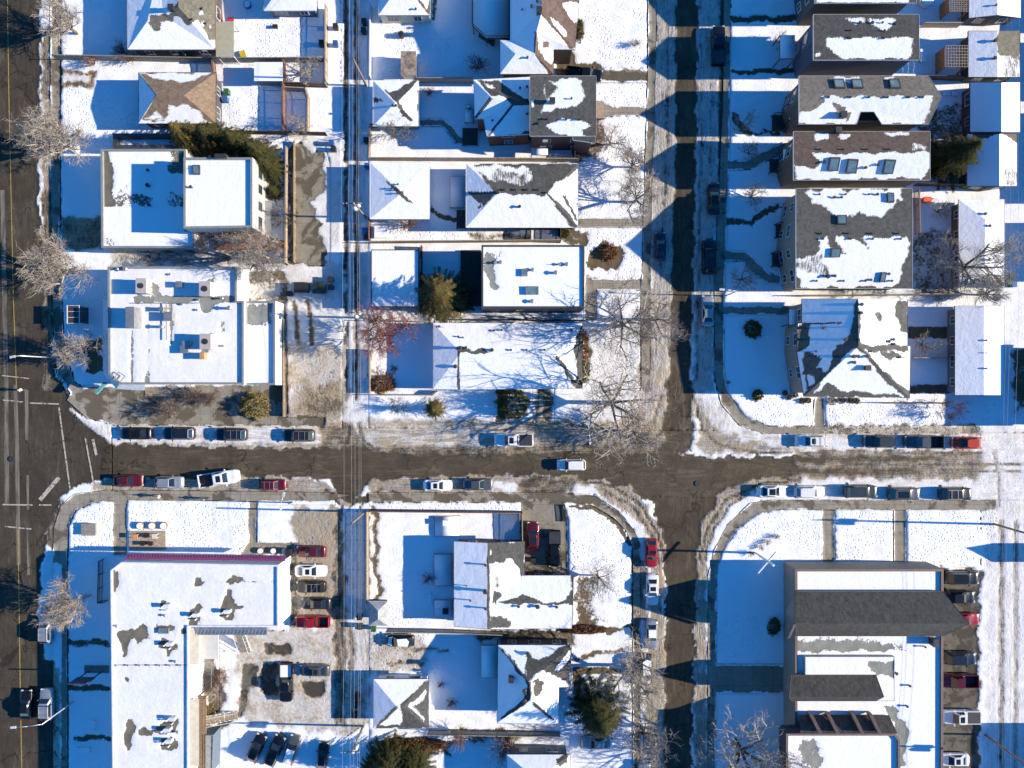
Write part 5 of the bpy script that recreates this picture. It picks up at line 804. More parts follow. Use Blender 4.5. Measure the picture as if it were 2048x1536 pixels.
def ramp(label, p0, p1, wd, h0, h1, mat, name='stairs'):
    A, B = W(*p0, h0), W(*p1, h1); c = (A+B)/2; th = thing(name, label, 'stairs', (c.x, c.y, 0)); mb = MB(); n = max(6, int(abs(h1-h0)/.18)); ang = math.atan2(B.y-A.y, B.x-A.x); L = (A.xy-B.xy).length
    for i in range(n): t = (i+.5)/n; q = A.lerp(B, t); mb.box((q.x, q.y, q.z-.06), (L/n*.9, wd, .1), ang)
    mb.build('treads', mat, th); rb = MB(); pr = Vector((-math.sin(ang), math.cos(ang), 0))*wd/2
    for s_ in (-1, 1):
        rb.tube(A+pr*s_+Vector((0, 0, .9)), B+pr*s_+Vector((0, 0, .9)), .04, n=6); rb.tube(A+pr*s_-Vector((0, 0, .12)), B+pr*s_-Vector((0, 0, .12)), .09, n=4)
        for j in range(4): q = A.lerp(B, j/3)+pr*s_; rb.tube(q, q+Vector((0, 0, .9)), .03, n=4)
    rb.build('handrail', M_TRIM, th)
ramp('wooden staircase down from the metal canopy', (480, 1270), (492, 1304), 1.4, 2.6, .1, M_GWOOD); ramp('long slatted ramp at the foot of the courtyard', (412, 1442), (476, 1430), 1.2, 1.6, .2, M_TANW, 'ramp')
flat('shed', 'grey shed beside the south end of the courtyard ramp', 'shed', [(411, 1470), (427, 1470), (425, 1545), (411, 1545)], 2.8, 'metal', 'blue', [S(0, RC(400, 1460, 440, 1560), 4)], par=.05, capw=.1, wins=False)
# house with the red car on its driveway
V = [(908, 1083, 3.2), (976, 1086, 4.15), (1050, 1083, 3.2), (1050, 1151, 3.2), (976, 1258, 4.15), (908, 1253, 3.2), (1050, 1258, 3.2)]
rf = building('house', 'house with a blue shaded metal slope and a melted grey north corner', 'house', V, [(0, 1, 4, 5), (1, 2, 3, 6, 4)], 'grey', 'brick',
 [S(1, RC(905, 1080, 973, 1262), 2, 0), S(0, RC(974, 1080, 979, 1262), 2, .3), S(0, [(977, 1082), (1052, 1082), (1052, 1150), (1038, 1149), (1036, 1128), (1022, 1117), (1012, 1118), (1005, 1130), (980, 1122)], 6, 2.5), S(0, [(986, 1184), (1003, 1185), (1000, 1196), (995, 1206), (985, 1206)], 4, 1.5), S(.05, [(980, 1232), (1000, 1232), (1022, 1245), (1018, 1256), (978, 1259)], 4, 1.5), S(.45, [(988, 1150), (998, 1150), (998, 1178), (986, 1178)], 7, 3)], outline=[(908, 1083, 3.2), (976, 1086, 4.1), (1050, 1083, 3.2), (1050, 1258, 3.2), (976, 1258, 4.1), (908, 1253, 3.2)], fascia=M_DTRIM)
vents(rf, [(971, 1129, .18, .5), (971, 1181, .3, .8), (971, 1216, .18, .5), (941, 1200, .13, .5), (933, 1171, .1, .3)])
V, F = [(1000, 1151, 3.2), (1147, 1151, 3.2), (1146, 1208, 4.05), (1144, 1257, 3.2), (1000, 1257, 3.2), (992, 1206, 4.0)], [(0, 1, 2, 5), (5, 2, 3, 4)]
rf2 = building('house_wing', 'east wing of the same house with a horizontal ridge under bare branches', 'house', V, F, 'grey', 'brick', [S(0, [(997, 1206), (1020, 1198), (1045, 1190), (1068, 1196), (1085, 1204), (1130, 1205), (1140, 1180), (1150, 1175), (1148, 1210), (1000, 1207)], 4, 1.8), S(.1, [(1140, 1150), (1150, 1150), (1150, 1180), (1142, 1180)], 4, 1)], outline=[(1052, 1151, 3.2), (1147, 1151, 3.2), (1146, 1208, 4.0), (1144, 1257, 3.2), (1052, 1257, 3.2)], fascia=M_DTRIM)
vents(rf2, [(1037, 1212, .2, .3), (1075, 1212, .3, .4), (1113, 1213, .2, .3)])
rf = building('shed', 'small grey hip roofed shed by the alley', 'shed', *hip_geo(738, 1203, 775, 1251, 2.4, (756, 1222), (756, 1238), 3.4), 'metal', 'dark', [S(0, RC(730, 1200, 780, 1260), 3)], wins=False)
V = [(996, 1290, 3.8), (1143, 1290, 3.8), (1141, 1374, 3.8), (1118, 1375, 3.8), (1117, 1448, 3.8), (994, 1446, 3.8), (1059, 1366, 6.6), (1062, 1400, 6.4)]
rf = building('house', 'square house with a dark chimney and teal trimmed porch', 'house', V, [(0, 1, 6), (1, 2, 6), (6, 2, 3, 7), (7, 3, 4), (4, 5, 7), (5, 0, 6, 7)], 'dark', 'dark',
 [S(0, [(1000, 1296), (1008, 1298), (1058, 1358), (1054, 1372), (1050, 1362)], 3, 1), S(0, [(1052, 1312), (1060, 1306), (1060, 1318), (1078, 1320), (1100, 1308), (1120, 1296), (1143, 1290), (1142, 1374), (1118, 1355), (1100, 1345), (1085, 1340), (1060, 1362), (1052, 1350)], 5, 2), S(.95, [(1140, 1300), (1140, 1318), (1118, 1342), (1108, 1340), (1124, 1318)], 4, 1), S(0, [(1066, 1362), (1080, 1358), (1088, 1362), (1084, 1380), (1072, 1395), (1064, 1380)], 5, 2), S(.0, [(1056, 1366), (1062, 1366), (1062, 1400), (1004, 1440), (1000, 1438), (1048, 1398)], 3, 1), S(0, [(1066, 1402), (1110, 1440), (1106, 1442), (1064, 1408)], 2, .5)], outline=V[:6], fascia=M_DTRIM, inset=.4)
vents(rf, [(1022, 1355, .33, 1.0), (1056, 1306, .28, .5), (1049, 1380, .27, .4), (1049, 1400, .27, .4), (1050, 1386, .2)])
rf = building('garage', 'hip roofed garage on the alley with a dark eastern slope', 'garage', *hip_geo(747, 1358, 857, 1456, 2.8, (793, 1413), (805, 1413), 3.8), 'grey', 'white',
 [S(0, [(800, 1410), (850, 1363), (858, 1362), (858, 1456), (750, 1457), (760, 1450), (800, 1450), (806, 1430), (800, 1416)], 4, 1.5), S(.9, [(818, 1412), (850, 1380), (848, 1400), (826, 1412), (850, 1432), (846, 1440)], 6, 2), S(0, [(793, 1411), (796, 1416), (752, 1458), (748, 1456)], 2, .5)], fascia=M_DTRIM)
rf = building('house', 'snowy roofed house cut by the bottom edge of the picture', 'house', *hip_geo(1013, 1509, 1140, 1640, 3.6, (1075, 1560), (1078, 1600), 5.6), 'dark', 'grey', [S(0, [(1115, 1515), (1140, 1509), (1132, 1530), (1112, 1530)], 4, 2)], fascia=M_DTRIM)
# shingle stack / lean-to beside the square house
deck('lean-to with pale stacked slabs on the west wall of the square house', rect(962, 1290, 995, 1356), 2.2, M_GWOOD, False, name='lean_to', cat='lean-to')
deck('snowy raised terrace behind the house with the metal slope', rect(868, 1108, 908, 1172), .5, M_GWOOD, False, name='raised_terrace', cat='terrace'); deck('snowy hot tub platform near the back fence', rect(868, 1200, 906, 1232), .4, M_GWOOD, False, name='platform', cat='platform'); deck('snowy square deck at the north fence with a small table', rect(869, 1032, 920, 1072), .4, M_GWOOD, False, name='square_deck', cat='deck')
# ------------------------------------------------------------------ church
CB = [S(.5, RC(1585, 1275, 1760, 1290), 8, 3), S(.15, [(1580, 1283), (1700, 1283), (1790, 1290), (1785, 1302), (1580, 1304)], 6, 2), S(.5, RC(1790, 1283, 1820, 1305), 9, 3), S(.15, [(1735, 1325), (1788, 1312), (1788, 1345), (1770, 1348), (1745, 1330)], 4, 1.5), S(.15, [(1785, 1412), (1800, 1428), (1790, 1448), (1765, 1405)], 6, 2.5), S(.0, [(1790, 1440), (1815, 1445), (1808, 1536), (1788, 1536)], 9, 3)]
ch = flat('church', 'church with a long steep charcoal roof above white flat roofs', 'church', [(1590, 1138), (1887, 1138), (1886, 1640), (1590, 1640)], 4.4, 'membrane', 'taupe', CB, cap=M_BTRIM, wins=False, par=.3, capw=.35)
def steep(x0, x1, yt, yr, yb, e, rh, ov0, ov1, ops, nm='steep_roof'):
    V = [(x0, yt, e), (x1, yt, e), (x1, yb, e), (x0, yb, e), (x0-ov0, yr, rh), (x1+ov1, yr, rh)]
    r = roof_mesh(nm, V, [(0, 1, 5, 4), (4, 5, 2, 3)], RM['church'], ch.th, ops, (0, 0, 0), M_BTRIM, .3)
    P3 = [W(x0, yt, e), W(x0, yr, rh), W(x0, yb, e)]; i = Vector((.5, 0, -.25)); base = [Vector((p.x+.5, p.y, 4.0)) for p in P3]
    P4 = [W(x1, yt, e), W(x1, yr, rh), W(x1, yb, e)]; base4 = [Vector((p.x-.5, p.y, 4.0)) for p in P4]; j = Vector((-.5, 0, -.25))
    mk('gable_wall', base+[p+i for p in P3], [(0, 1, 4, 3), (1, 2, 5, 4), (3, 4, 5)], WM['taupe'], ch.th); mk('gable_wall', base4+[p+j for p in P4], [(0, 3, 4, 1), (1, 4, 5, 2), (5, 4, 3)], WM['taupe'], ch.th); return r
steep(1592, 1886, 1183, 1247, 1272, 4.9, 9.0, 0, 52, []); r2 = steep(1583, 1752, 1350, 1394, 1402, 4.9, 7.4, 4, 16, [])
mb = MB()
for a, b, h0, h1 in (((1590, 1183), (1589, 1247), 4.9, 9.0), ((1589, 1247), (1577, 1274), 9.0, 4.9)): mb.tube(W(*a, h0), W(*b, h1), .25, n=4)
mb.build('gable_trim', M_BTRIM, ch.th)
cl = flat('x', 'x', 'x', [(1572, 1467), (1790, 1467), (1800, 1480), (1800, 1640), (1572, 1640)], 6.6, 'membrane', WM['dark'], [S(.25, [(1600, 1470), (1640, 1478), (1640, 1536), (1600, 1536)], 14, 4)], th=ch.th, wins=False, z0=4.0, cap=M_BTRIM)
mb = MB(); mb.add([W(1600, 1430, 4.3), W(1778, 1430, 4.3), W(1795, 1467, 6.6), W(1600, 1467, 6.6)], [(3, 2, 1, 0)]); mb.build('clerestory_slope', RM['church'], ch.th)
for x in (1633, 1668, 1717, 1752): 
    mb = MB(); A, B = W(x-12, 1427, 5.0), W(x+8, 1467, 7.0); mb.add([A+Vector((-.25, 0, -.9)), A+Vector((.25, 0, -.9)), B+Vector((.25, 0, -.9)), B+Vector((-.25, 0, -.9)), A+Vector((-.25, 0, .1)), A+Vector((.25, 0, .1)), B+Vector((.25, 0, .1)), B+Vector((-.25, 0, .1))], [(4, 5, 6, 7), (0, 1, 5, 4), (1, 2, 6, 5), (2, 3, 7, 6), (3, 0, 4, 7)]); mb.build('buttress', M_BTRIM, ch.th)
flat('x', 'x', 'x', [(1610, 1313), (1789, 1313), (1789, 1402), (1745, 1402), (1740, 1350), (1610, 1350)], 4.8, 'membrane', 'stucco', [S(.1, [(1732, 1325), (1789, 1320), (1789, 1358), (1770, 1346), (1745, 1345)], 5, 2)], th=ch.th, wins=False, z0=4.0, par=.04, capw=.08)
unit(ch, 1867, 1279, 1877, 1294, 1.2, M_DMETAL, False); vents(ch, [(1817, 1370, .18, .4), (1812, 1411, .18, .4), (1790, 1345, .22, .5), (1847, 1292, .14, .5), (1690, 1386, .15, .6)])
# white standing cross on the lawn
B0 = W(1510, 1105, 0); th = thing('standing_cross', 'tall white standing cross on the church lawn', 'cross', tuple(B0)); mb = MB(); mb.tube(B0, B0+Vector((0, 0, 7.6)), .16, n=8); mb.build('post', M_WHITEMET, th)
mb = MB(); mb.tube(W(1516, 1146, 5.0), W(1552, 1104, 5.0), .13, n=8); mb.build('crossbar', M_WHITEMET, th)
# off-picture building to the right of the church alley
building('house', 'house across the church alley by the orange pole', 'house', *hip_geo(2150, 1480, 2260, 1640, 4.6, (2200, 1530), (2200, 1590), 5.8), 'dark', 'grey', [], wins=False, step=2.5)
building('garage', 'garage across the alley from the church lawn', 'garage', *hip_geo(2112, 1098, 2180, 1136, 3.0, (2110, 1112), (2120, 1112), 4.2), 'dark', 'grey', [], wins=False, step=2.5)
# ------------------------------------------------------------------ vehicles
def paint(name, c, metal=.35): return P('paint_'+name, c, .28, metal, var=.06, coat=.6)
CP = dict(black=paint('black', (.010, .011, .014)), dark=paint('charcoal', (.03, .033, .037)), grey=paint('grey', (.10, .11, .12)), silver=paint('silver', (.40, .43, .46), .5), white=paint('white', (.78, .79, .80), 0), maroon=paint('maroon', (.13, .012, .022)), red=paint('red', (.30, .010, .016), .1), orange=paint('orange_red', (.50, .04, .01), .1), greengrey=paint('green_grey', (.055, .07, .068)), navy=paint('navy', (.018, .025, .045)))
M_CGLASS = P('car_glass', (.012, .018, .022), .06, var=.1, spec=.9); M_TYRE = P('tyre_rubber', (.02, .02, .02), .85); M_RIM = P('wheel_rim', (.35, .35, .36), .35, .8); M_HEAD = P('headlight_lens', (.55, .58, .60), .12); M_TAIL = P('tail_light_lens', (.30, .01, .01), .2); M_BLK = P('black_plastic', (.02, .02, .022), .6); M_SNOWP = P('snow_plain', SNOW, .9, var=.02)
def loft(rings, closed_ends=True):
    n = len(rings[0]); vs = [p for r in rings for p in r]; fs = []
    for i in range(len(rings)-1):
        for j in range(n-1): fs.append((i*n+j, i*n+j+1, (i+1)*n+j+1, (i+1)*n+j))
    if closed_ends: fs.append(tuple(range(n))[::-1]); fs.append(tuple((len(rings)-1)*n+j for j in range(n)))
    return vs, fs
SPEC = { # L, W, H, hood z, belt, [x of: cowl, roof front, roof rear, rear glass base], tail z  (x from the middle, front +)
 'sedan': (4.7, 1.82, 1.44, .80, .95, (.95, .25, -1.0, -1.75), 1.02), 'hatch': (4.3, 1.80, 1.52, .84, .98, (.95, .30, -1.35, -1.95), .98),
 'suv': (4.7, 1.90, 1.70, .98, 1.10, (1.0, .42, -1.75, -2.2), 1.08), 'bigsuv': (5.0, 1.98, 1.82, 1.06, 1.15, (1.15, .60, -1.95, -2.38), 1.12), 'pickup': (5.7, 1.98, 1.86, 1.08, 1.16, (1.35, .80, -.45, -.72), 1.12)}
def car_mesh(kind):
    L, Wd, H, hz, bz, xs, tz = SPEC[kind]; hl = L/2; w2 = Wd/2; st = []
    xe = -hl if kind != 'pickup' else -.78
    for t in np.linspace(0, 1, 17):
        t = t**1.0; x = hl-(hl-xe)*t
        df = (hl-x); dr = (x+hl)
        wf = 1-.30*max(0, 1-df/.55)**2.2-.05*max(0, 1-df/1.2); wr = 1-.24*max(0, 1-dr/.45)**2.2-.03*max(0, 1-dr/1.0)
        wx = w2*min(wf, wr)
        if x > xs[0]: z = hz-.30*max(0, 1-df/.35)**2+(bz-hz)*max(0, 1-(x-xs[0])/.9)*.6
        elif x < xs[3]: z = tz-.28*max(0, 1-dr/.22)**2
        else: z = bz
        st.append((x, wx, z))
    rings = []
    for x, wx, z in st:
        half = [(wx*.80, .22), (wx*.97, .30), (wx*1.0, .55), (wx*.985, min(z-.10, .80)), (wx*.93, z-.03), (wx*.80, z+.01), (wx*.4, z+.035)]
        rings.append([(x, -y, zz) for y, zz in half]+[(x, 0, z+.04)]+[(x, y, zz) for y, zz in half[::-1]])
    body = loft(rings)
    # greenhouse shell
    def outl(x0, x1, w, z, k=.0): return [(x0, -w*.86, z), (x0, w*.86, z), (x0-.35*(1-k), w, z), (x1+.35*(1-k), w, z), (x1, w*.88, z), (x1, -w*.88, z), (x1+.35*(1-k), -w, z), (x0-.35*(1-k), -w, z)]
    bw, tw = w2*.90, w2*(.68 if kind in ('sedan', 'hatch') else .74)
    b = outl(xs[0], xs[3], bw, bz-.03); t = outl(xs[1], xs[2], tw, H-.06); r2 = [(x*.96+(xs[1]+xs[2])*.02, y*.90, H) for x, y, z in outl(xs[1], xs[2], tw, H)]
    vs = b+t+r2; n = 8; fs = [(i, (i+1) % n, n+(i+1) % n, n+i) for i in range(n)]+[(n+i, n+(i+1) % n, 2*n+(i+1) % n, 2*n+i) for i in range(n)]+[tuple(range(2*n, 3*n))]
    shell = (vs, [f[::-1] for f in fs] if False else fs)
    def panel(i0, i1, lo, hi, ml, mr, off):
        A, B, C_, D = (Vector(b[i0]), Vector(b[i1]), Vector(t[i1]), Vector(t[i0]))
        def at(u, v): return (A.lerp(B, u)).lerp(D.lerp(C_, u), v)
        q = [at(ml, lo), at(1-mr, lo), at(1-mr, hi), at(ml, hi)]; nr = (q[1]-q[0]).cross(q[3]-q[0]).normalized()
        cen = (Vector(b[0])+Vector(b[4]))/2
        if nr.dot(q[0]-Vector((0, 0, .8))) < 0 and abs(nr.z) < .95: nr = -nr
        if nr.z < 0: nr = -nr
        return [p+nr*off for p in q]
    ws = panel(0, 1, .02, .97, .02, .02, .012); rw = panel(4, 5, .1, .92, .04, .04, .012)
    s1 = panel(2, 3, .18, .9, .0, .0, .014); s2 = panel(6, 7, .18, .9, .0, .0, .014)
    return body, shell, ws, rw, s1, s2
CM = {}
def car(kind, col, px, py, ang, label, group=None, extras=(), scale=1.0, cat='car', name='parked_car'):
    L, Wd, H, hz, bz, xs, tz = SPEC[kind]; p = W(px, py, .9); m = CP[col]
    nm = 'pickup_truck' if kind == 'pickup' else name
    th = thing(nm, label, 'pickup truck' if kind == 'pickup' else cat, (p.x, p.y, .06), group, R(ang)); th.scale = (scale,)*3
    if kind not in CM: CM[kind] = car_mesh(kind)
    body, shell, ws, rw, s1, s2 = CM[kind]; lp = dict(parent=th, local=True)
    def part(nm, vs, fs, mt, sm=False):
        k = (kind, nm, mt.name)
        if k in CM:
            o = bpy.data.objects.new(nm, CM[k]); COL.objects.link(o); o.parent = th; return o
        o = mk(nm, vs, fs, mt, th, sm, None, True); CM[k] = o.data; return o
    def mpart(nm, f, mt, sm=False):
        mb = MB(); f(mb); return part(nm, mb.v, mb.f, mt, sm)
    part('body', *body, m, True); part('roof', *shell, m)
    part('windshield', ws, [(0, 1, 2, 3)], M_CGLASS); part('rear_window', rw, [(0, 1, 2, 3)], M_CGLASS); part('side_window', s1, [(0, 1, 2, 3)], M_CGLASS)
    k = (kind, 'side_window2', M_CGLASS.name)
    if k not in CM: o = mk('side_window', s2, [(0, 1, 2, 3)], M_CGLASS, th, False, None, True); CM[k] = o.data
    else: o = bpy.data.objects.new('side_window', CM[k]); COL.objects.link(o); o.parent = th
    r = .33 if kind in ('sedan', 'hatch') else .38; wb = L*.29
    for x in (wb, -wb):
        for s in (-1, 1):
            kk = (kind, 'wheel')
            if kk not in CM:
                mb = MB(); mb.tube((0, -.11, 0), (0, .11, 0), r, n=18); mb2 = MB(); mb2.tube((0, -.125, 0), (0, .125, 0), r*.62, n=12)
                CM[kk] = (mb, mb2)
                wo = mb.build('wheel', M_TYRE, th, local=True); ro = mb2.build('rim', M_RIM, wo, local=True); CM[kk] = (wo.data, ro.data)
            else:
                wo = bpy.data.objects.new('wheel', CM[kk][0]); COL.objects.link(wo); wo.parent = th; ro = bpy.data.objects.new('rim', CM[kk][1]); COL.objects.link(ro); ro.parent = wo
            wo.location = (x, s*(Wd/2-.12), r-.06)
    for s in (-1, 1):
        part('headlight' if s < 0 else 'headlight_', *(lambda mb: (mb.v, mb.f))(MB().box((L/2-.16, s*Wd*.355, hz-.17), (.26, .34, .13), -s*.35)), M_HEAD).name = 'headlight'
        part('tail_light' if s < 0 else 'tail_light_', *(lambda mb: (mb.v, mb.f))(MB().box((-L/2+.06, s*Wd*.40, tz-.22), (.12, .22, .20), s*.3)), M_TAIL).name = 'tail_light'
        part('mirror' if s < 0 else 'mirror_', *(lambda mb: (mb.v, mb.f))(MB().box((xs[0]-.25, s*(Wd/2+.09), bz+.02), (.14, .22, .14), s*.2)), m).name = 'mirror'
    if kind == 'pickup':
        def bed(mb):
            x0, x1 = -L/2, -.76; w = Wd/2-.03
            mb.box(((x0+x1)/2, w-.06, .78), (x1-x0, .12, .74)); mb.box(((x0+x1)/2, -w+.06, .78), (x1-x0, .12, .74)); mb.box((x0+.05, 0, .78), (.10, 2*w-.24, .74)); mb.box((x1-.04, 0, .80), (.08, 2*w-.24, .76)); mb.box(((x0+x1)/2, 0, .46), (x1-x0-.2, 2*w-.24, .10)); mb.box((x0-.04, 0, .42), (.16, 2*w-.1, .16))
        mpart('cargo_bed', bed, m)
        if 'tonneau' in extras: mpart('bed_cover', lambda mb: mb.box((-L/2+1.03, 0, 1.165), (1.85, Wd-.30, .04)), M_DMETAL)
        elif 'bedsnow' in extras: mpart('snow_load', lambda mb: mb.box((-L/2+1.05, 0, .72), (1.8, Wd-.35, .42)), M_SNOWP)
        else: mpart('bed_liner', lambda mb: mb.box((-L/2+1.04, 0, .52), (1.86, Wd-.34, .03)), M_BLK)
    xm = (xs[1]+xs[2])/2
    if 'sunroof' in extras: mpart('sunroof', lambda mb: mb.box((xs[1]-.55 if kind != 'pickup' else xm+.1, 0, H+.006), (.62, Wd*.44, .025)), M_CGLASS)
    if 'pano' in extras: mpart('panorama_roof', lambda mb: mb.box((xm+.1, 0, H+.006), ((xs[1]-xs[2])*.72, Wd*.50, .025)), M_CGLASS)
    if 'rails' in extras: mpart('roof_rails', lambda mb: (mb.box((xm, Wd*.33, H+.02), ((xs[1]-xs[2])*.9, .05, .06)), mb.box((xm, -Wd*.33, H+.02), ((xs[1]-xs[2])*.9, .05, .06)), mb.box((xm+.4, 0, H+.05), (.06, Wd*.66, .03)), mb.box((xm-.5, 0, H+.05), (.06, Wd*.66, .03))), M_METAL)
    if 'snow' in extras:
        def sn(mb):
            ol = [(xs[1]+.05, -Wd*.28), (xs[1]-.1, Wd*.30), (xs[2]+.1, Wd*.33), (xs[2]-.1, -.1), (xs[2]+.3, -Wd*.33)]; mb.prism(ol, H-.01, H+.09)
            mb.prism([(L/2-.45, -Wd*.30), (L/2-.35, Wd*.28), (xs[0]+.25, Wd*.36), (xs[0]+.3, -Wd*.1), (xs[0]+.1, -Wd*.38)], hz-.02, bz+.03)
        mpart('snow_cover', sn, M_SNOWP)
    if 'iced' in extras:
        mpart('frost_cover', lambda mb: mb.prism([(xs[1], -Wd*.31), (xs[1], Wd*.31), (xs[2]+.05, Wd*.33), (xs[2]+.05, -Wd*.33)], H-.01, H+.05), M_SNOWP)
    return th
WEST, EAST, NORTH, SOUTH = 180, 0, 90, -90
G1, G2 = 'cars parked along the north kerb of the street', 'cars parked along the south kerb of the street'
car('sedan', 'black', 271, 867, WEST, 'black sedan parked nearest the avenue on the north kerb', G1)
car('suv', 'navy', 357, 867, WEST, 'dark sunroofed car second from the avenue on the north kerb', G1, ('sunroof',))
car('suv', 'navy', 462, 869, WEST, 'dark blue estate parked below the patio shrubs', G1, ('rails',))
car('suv', 'dark', 597, 871, WEST, 'dark railed vehicle parked just west of the alley mouth', G1, ('rails',))
car('pickup', 'white', 1027, 880, WEST, 'white pickup with a sunroof and covered bed parked on the north kerb', G1, ('tonneau', 'sunroof'))
car('bigsuv', 'white', 1143, 930, WEST, 'white boxy vehicle driving in the middle of the wet street', None, (), .85, name='moving_car')
car('suv', 'white', 1622, 882, WEST, 'white railed vehicle parked on snow north of the eastern street', G1, ('sunroof', 'rails'), .95)
car('suv', 'greengrey', 1760, 883, WEST, 'dark green grey vehicle parked ahead of the long pickup', G1)
car('pickup', 'grey', 1848, 884, WEST, 'long dark grey pickup parked behind a green grey vehicle', G1, (), 1.0)
car('hatch', 'orange', 1934, 886, WEST, 'orange red hatchback with a black hood end of the north kerb row', G1)
car('sedan', 'maroon', 255, 962, EAST, 'maroon sedan parked nearest the crosswalk on the south kerb', G2, (), .95)
car('hatch', 'silver', 337, 965, EAST, 'silver hatchback parked behind the angled white pickup', G2)
car('pickup', 'white', 438, 957, 9, 'white pickup standing at an angle to the south kerb', G2, ('sunroof',), 1.05)
car('suv', 'maroon', 545, 970, EAST, 'maroon railed car parked ahead of the white pickup', G2, ('rails',), .86)
car('sedan', 'white', 875, 971, EAST, 'white sedan with a small sunroof south of the wet street', G2, ('sunroof',), .92)
car('sedan', 'grey', 956, 969, EAST, 'grey sedan parked in front of a white sedan', G2, (), .95)
car('sedan', 'white', 1546, 983, EAST, 'white car with a long panorama roof at the south east corner', G2, ('pano',))
car('suv', 'white', 1620, 984, EAST, 'plain white vehicle second in the south east row', G2, (), .95)
car('bigsuv', 'greengrey', 1722, 983, EAST, 'green grey van parked in the south east row', G2, (), .97)
car('suv', 'grey', 1809, 988, EAST, 'grey panorama roofed vehicle between two dark green ones', G2, ('pano',))
car('suv', 'dark', 1912, 988, EAST, 'charcoal vehicle last in the south east row by the church lawn', G2, ('rails',), 1.02)
G3 = 'cars parked along the side street'
car('hatch', 'red', 1303, 1107, SOUTH, 'bright red hatchback parked on the side street corner', G3, ('sunroof',)); car('sedan', 'white', 1305, 1180, SOUTH, 'white sedan with a black sunroof parked behind the red hatchback', G3, ('sunroof',))
car('sedan', 'silver', 1304, 1270, SOUTH, 'snow dusted silver sedan under bare branches', G3, ('iced',), .95); car('suv', 'dark', 1292, 1340, SOUTH, 'dark snow covered vehicle hidden under the bare tree on the side street', G3, ('snow',)); car('sedan', 'silver', 1289, 1556, SOUTH, 'pale car at the bottom edge of the side street', G3)
car('pickup', 'black', 1437, 90, NORTH, 'black pickup shaded by the tall dark house', G3, ('tonneau',)); car('sedan', 'black', 1428, 396, NORTH, 'black car shaded by the grey roofed house with skylights', G3); car('bigsuv', 'black', 1418, 513, NORTH, 'black long vehicle on the east kerb north of the silver sedan', G3, ('sunroof',), 1.05)
car('sedan', 'silver', 1416, 622, NORTH, 'silver sedan in blue shade beside the curved pavement', G3); car('sedan', 'navy', 1321, 492, NORTH, 'dark sedan alone on the west kerb of the side street', G3, (), .92)
car('pickup', 'black', 1169, 148, -6, 'black pickup with a spare wheel on the brown driveway', None, (), .95)
G4 = 'vehicles on the avenue'
car('suv', 'silver', 91, 1258, NORTH, 'silver vehicle parked alone in the shade on the avenue', G4, ('rails',), .93); car('sedan', 'black', 51, 1411, NORTH, 'black glossy car driving on the avenue by the yellow line', G4, (), .95, name='moving_car'); car('suv', 'silver', 93, 1409, NORTH, 'silver railed vehicle parked below the street lamp arm', G4, ('rails',))
car('hatch', 'maroon', 1066, 1073, NORTH, 'dark red hatchback with a black roof on the driveway', None, ('pano',)); car('pickup', 'black', 1109, 1098, SOUTH, 'black pickup beside the red hatchback on the driveway', None, ('tonneau',), .93)
G5 = 'cars parked behind the pink edged building'
car('sedan', 'maroon', 622, 1104, WEST, 'maroon sedan parked topmost behind the pink edged building', G5, (), .93); car('sedan', 'white', 621, 1142, EAST, 'white sedan parked behind the pink edged building', G5, ('sunroof',)); car('suv', 'black', 622, 1174, WEST, 'black railed vehicle below the white sedan', G5, ('rails',), .93); car('sedan', 'dark', 632, 1208, WEST, 'charcoal sedan between a black vehicle and a red pickup', G5, (), .93); car('pickup', 'red', 624, 1244, WEST, 'dark red pickup at the foot of the white wall', G5, (), .87)
car('sedan', 'grey', 629, 1342, WEST, 'blue grey sedan beside the snow loaded black pickup', G5, ('sunroof',), .93); car('pickup', 'black', 572, 1366, SOUTH, 'tall black pickup with snow in its bed', G5, ('bedsnow',)); car('hatch', 'black', 800, 1282, WEST, 'black hatchback with a snowy windscreen in the rear yard', None, ('snow',), .98)
G6 = 'cars parked in the shade of the lower lot'
car('hatch', 'black', 512, 1497, 66, 'black car at the western end of the shaded lot', G6); car('bigsuv', 'black', 549, 1501, 66, 'largest black car in the middle of the shaded lot', G6, (), .95); car('suv', 'grey', 583, 1500, 72, 'grey car with a snowy roof in the shaded lot', G6, ('iced',), .93); car('hatch', 'black', 645, 1512, 84, 'black car standing apart near the alley poles', G6, (), .9)
car('sedan', 'silver', 1193, 1487, WEST, 'grey car half hidden by the big spruce', None, (), 1.0)
G7 = 'cars in the church parking lot'
car('suv', 'black', 1925, 1156, EAST, 'black car topmost in the church parking lot', G7, (), 1.03); car('sedan', 'black', 1920, 1195, EAST, 'black car directly above the red one in the church lot', G7); car('sedan', 'red', 1930, 1239, EAST, 'bright red car poking out from under the church roof tip', G7, (), .98); car('suv', 'navy', 1921, 1317, EAST, 'dark car below the bare gap in the church lot', G7); car('pickup', 'maroon', 1917, 1362, WEST, 'maroon pickup with a black bed in the church lot', G7); car('pickup', 'white', 1921, 1434, WEST, 'white pickup with a covered bed in the church lot', G7, ('sunroof', 'tonneau'), 1.0); car('sedan', 'white', 1908, 1520, WEST, 'white car with a dark roof hatch at the foot of the church lot', G7, ('sunroof',), 1.0)
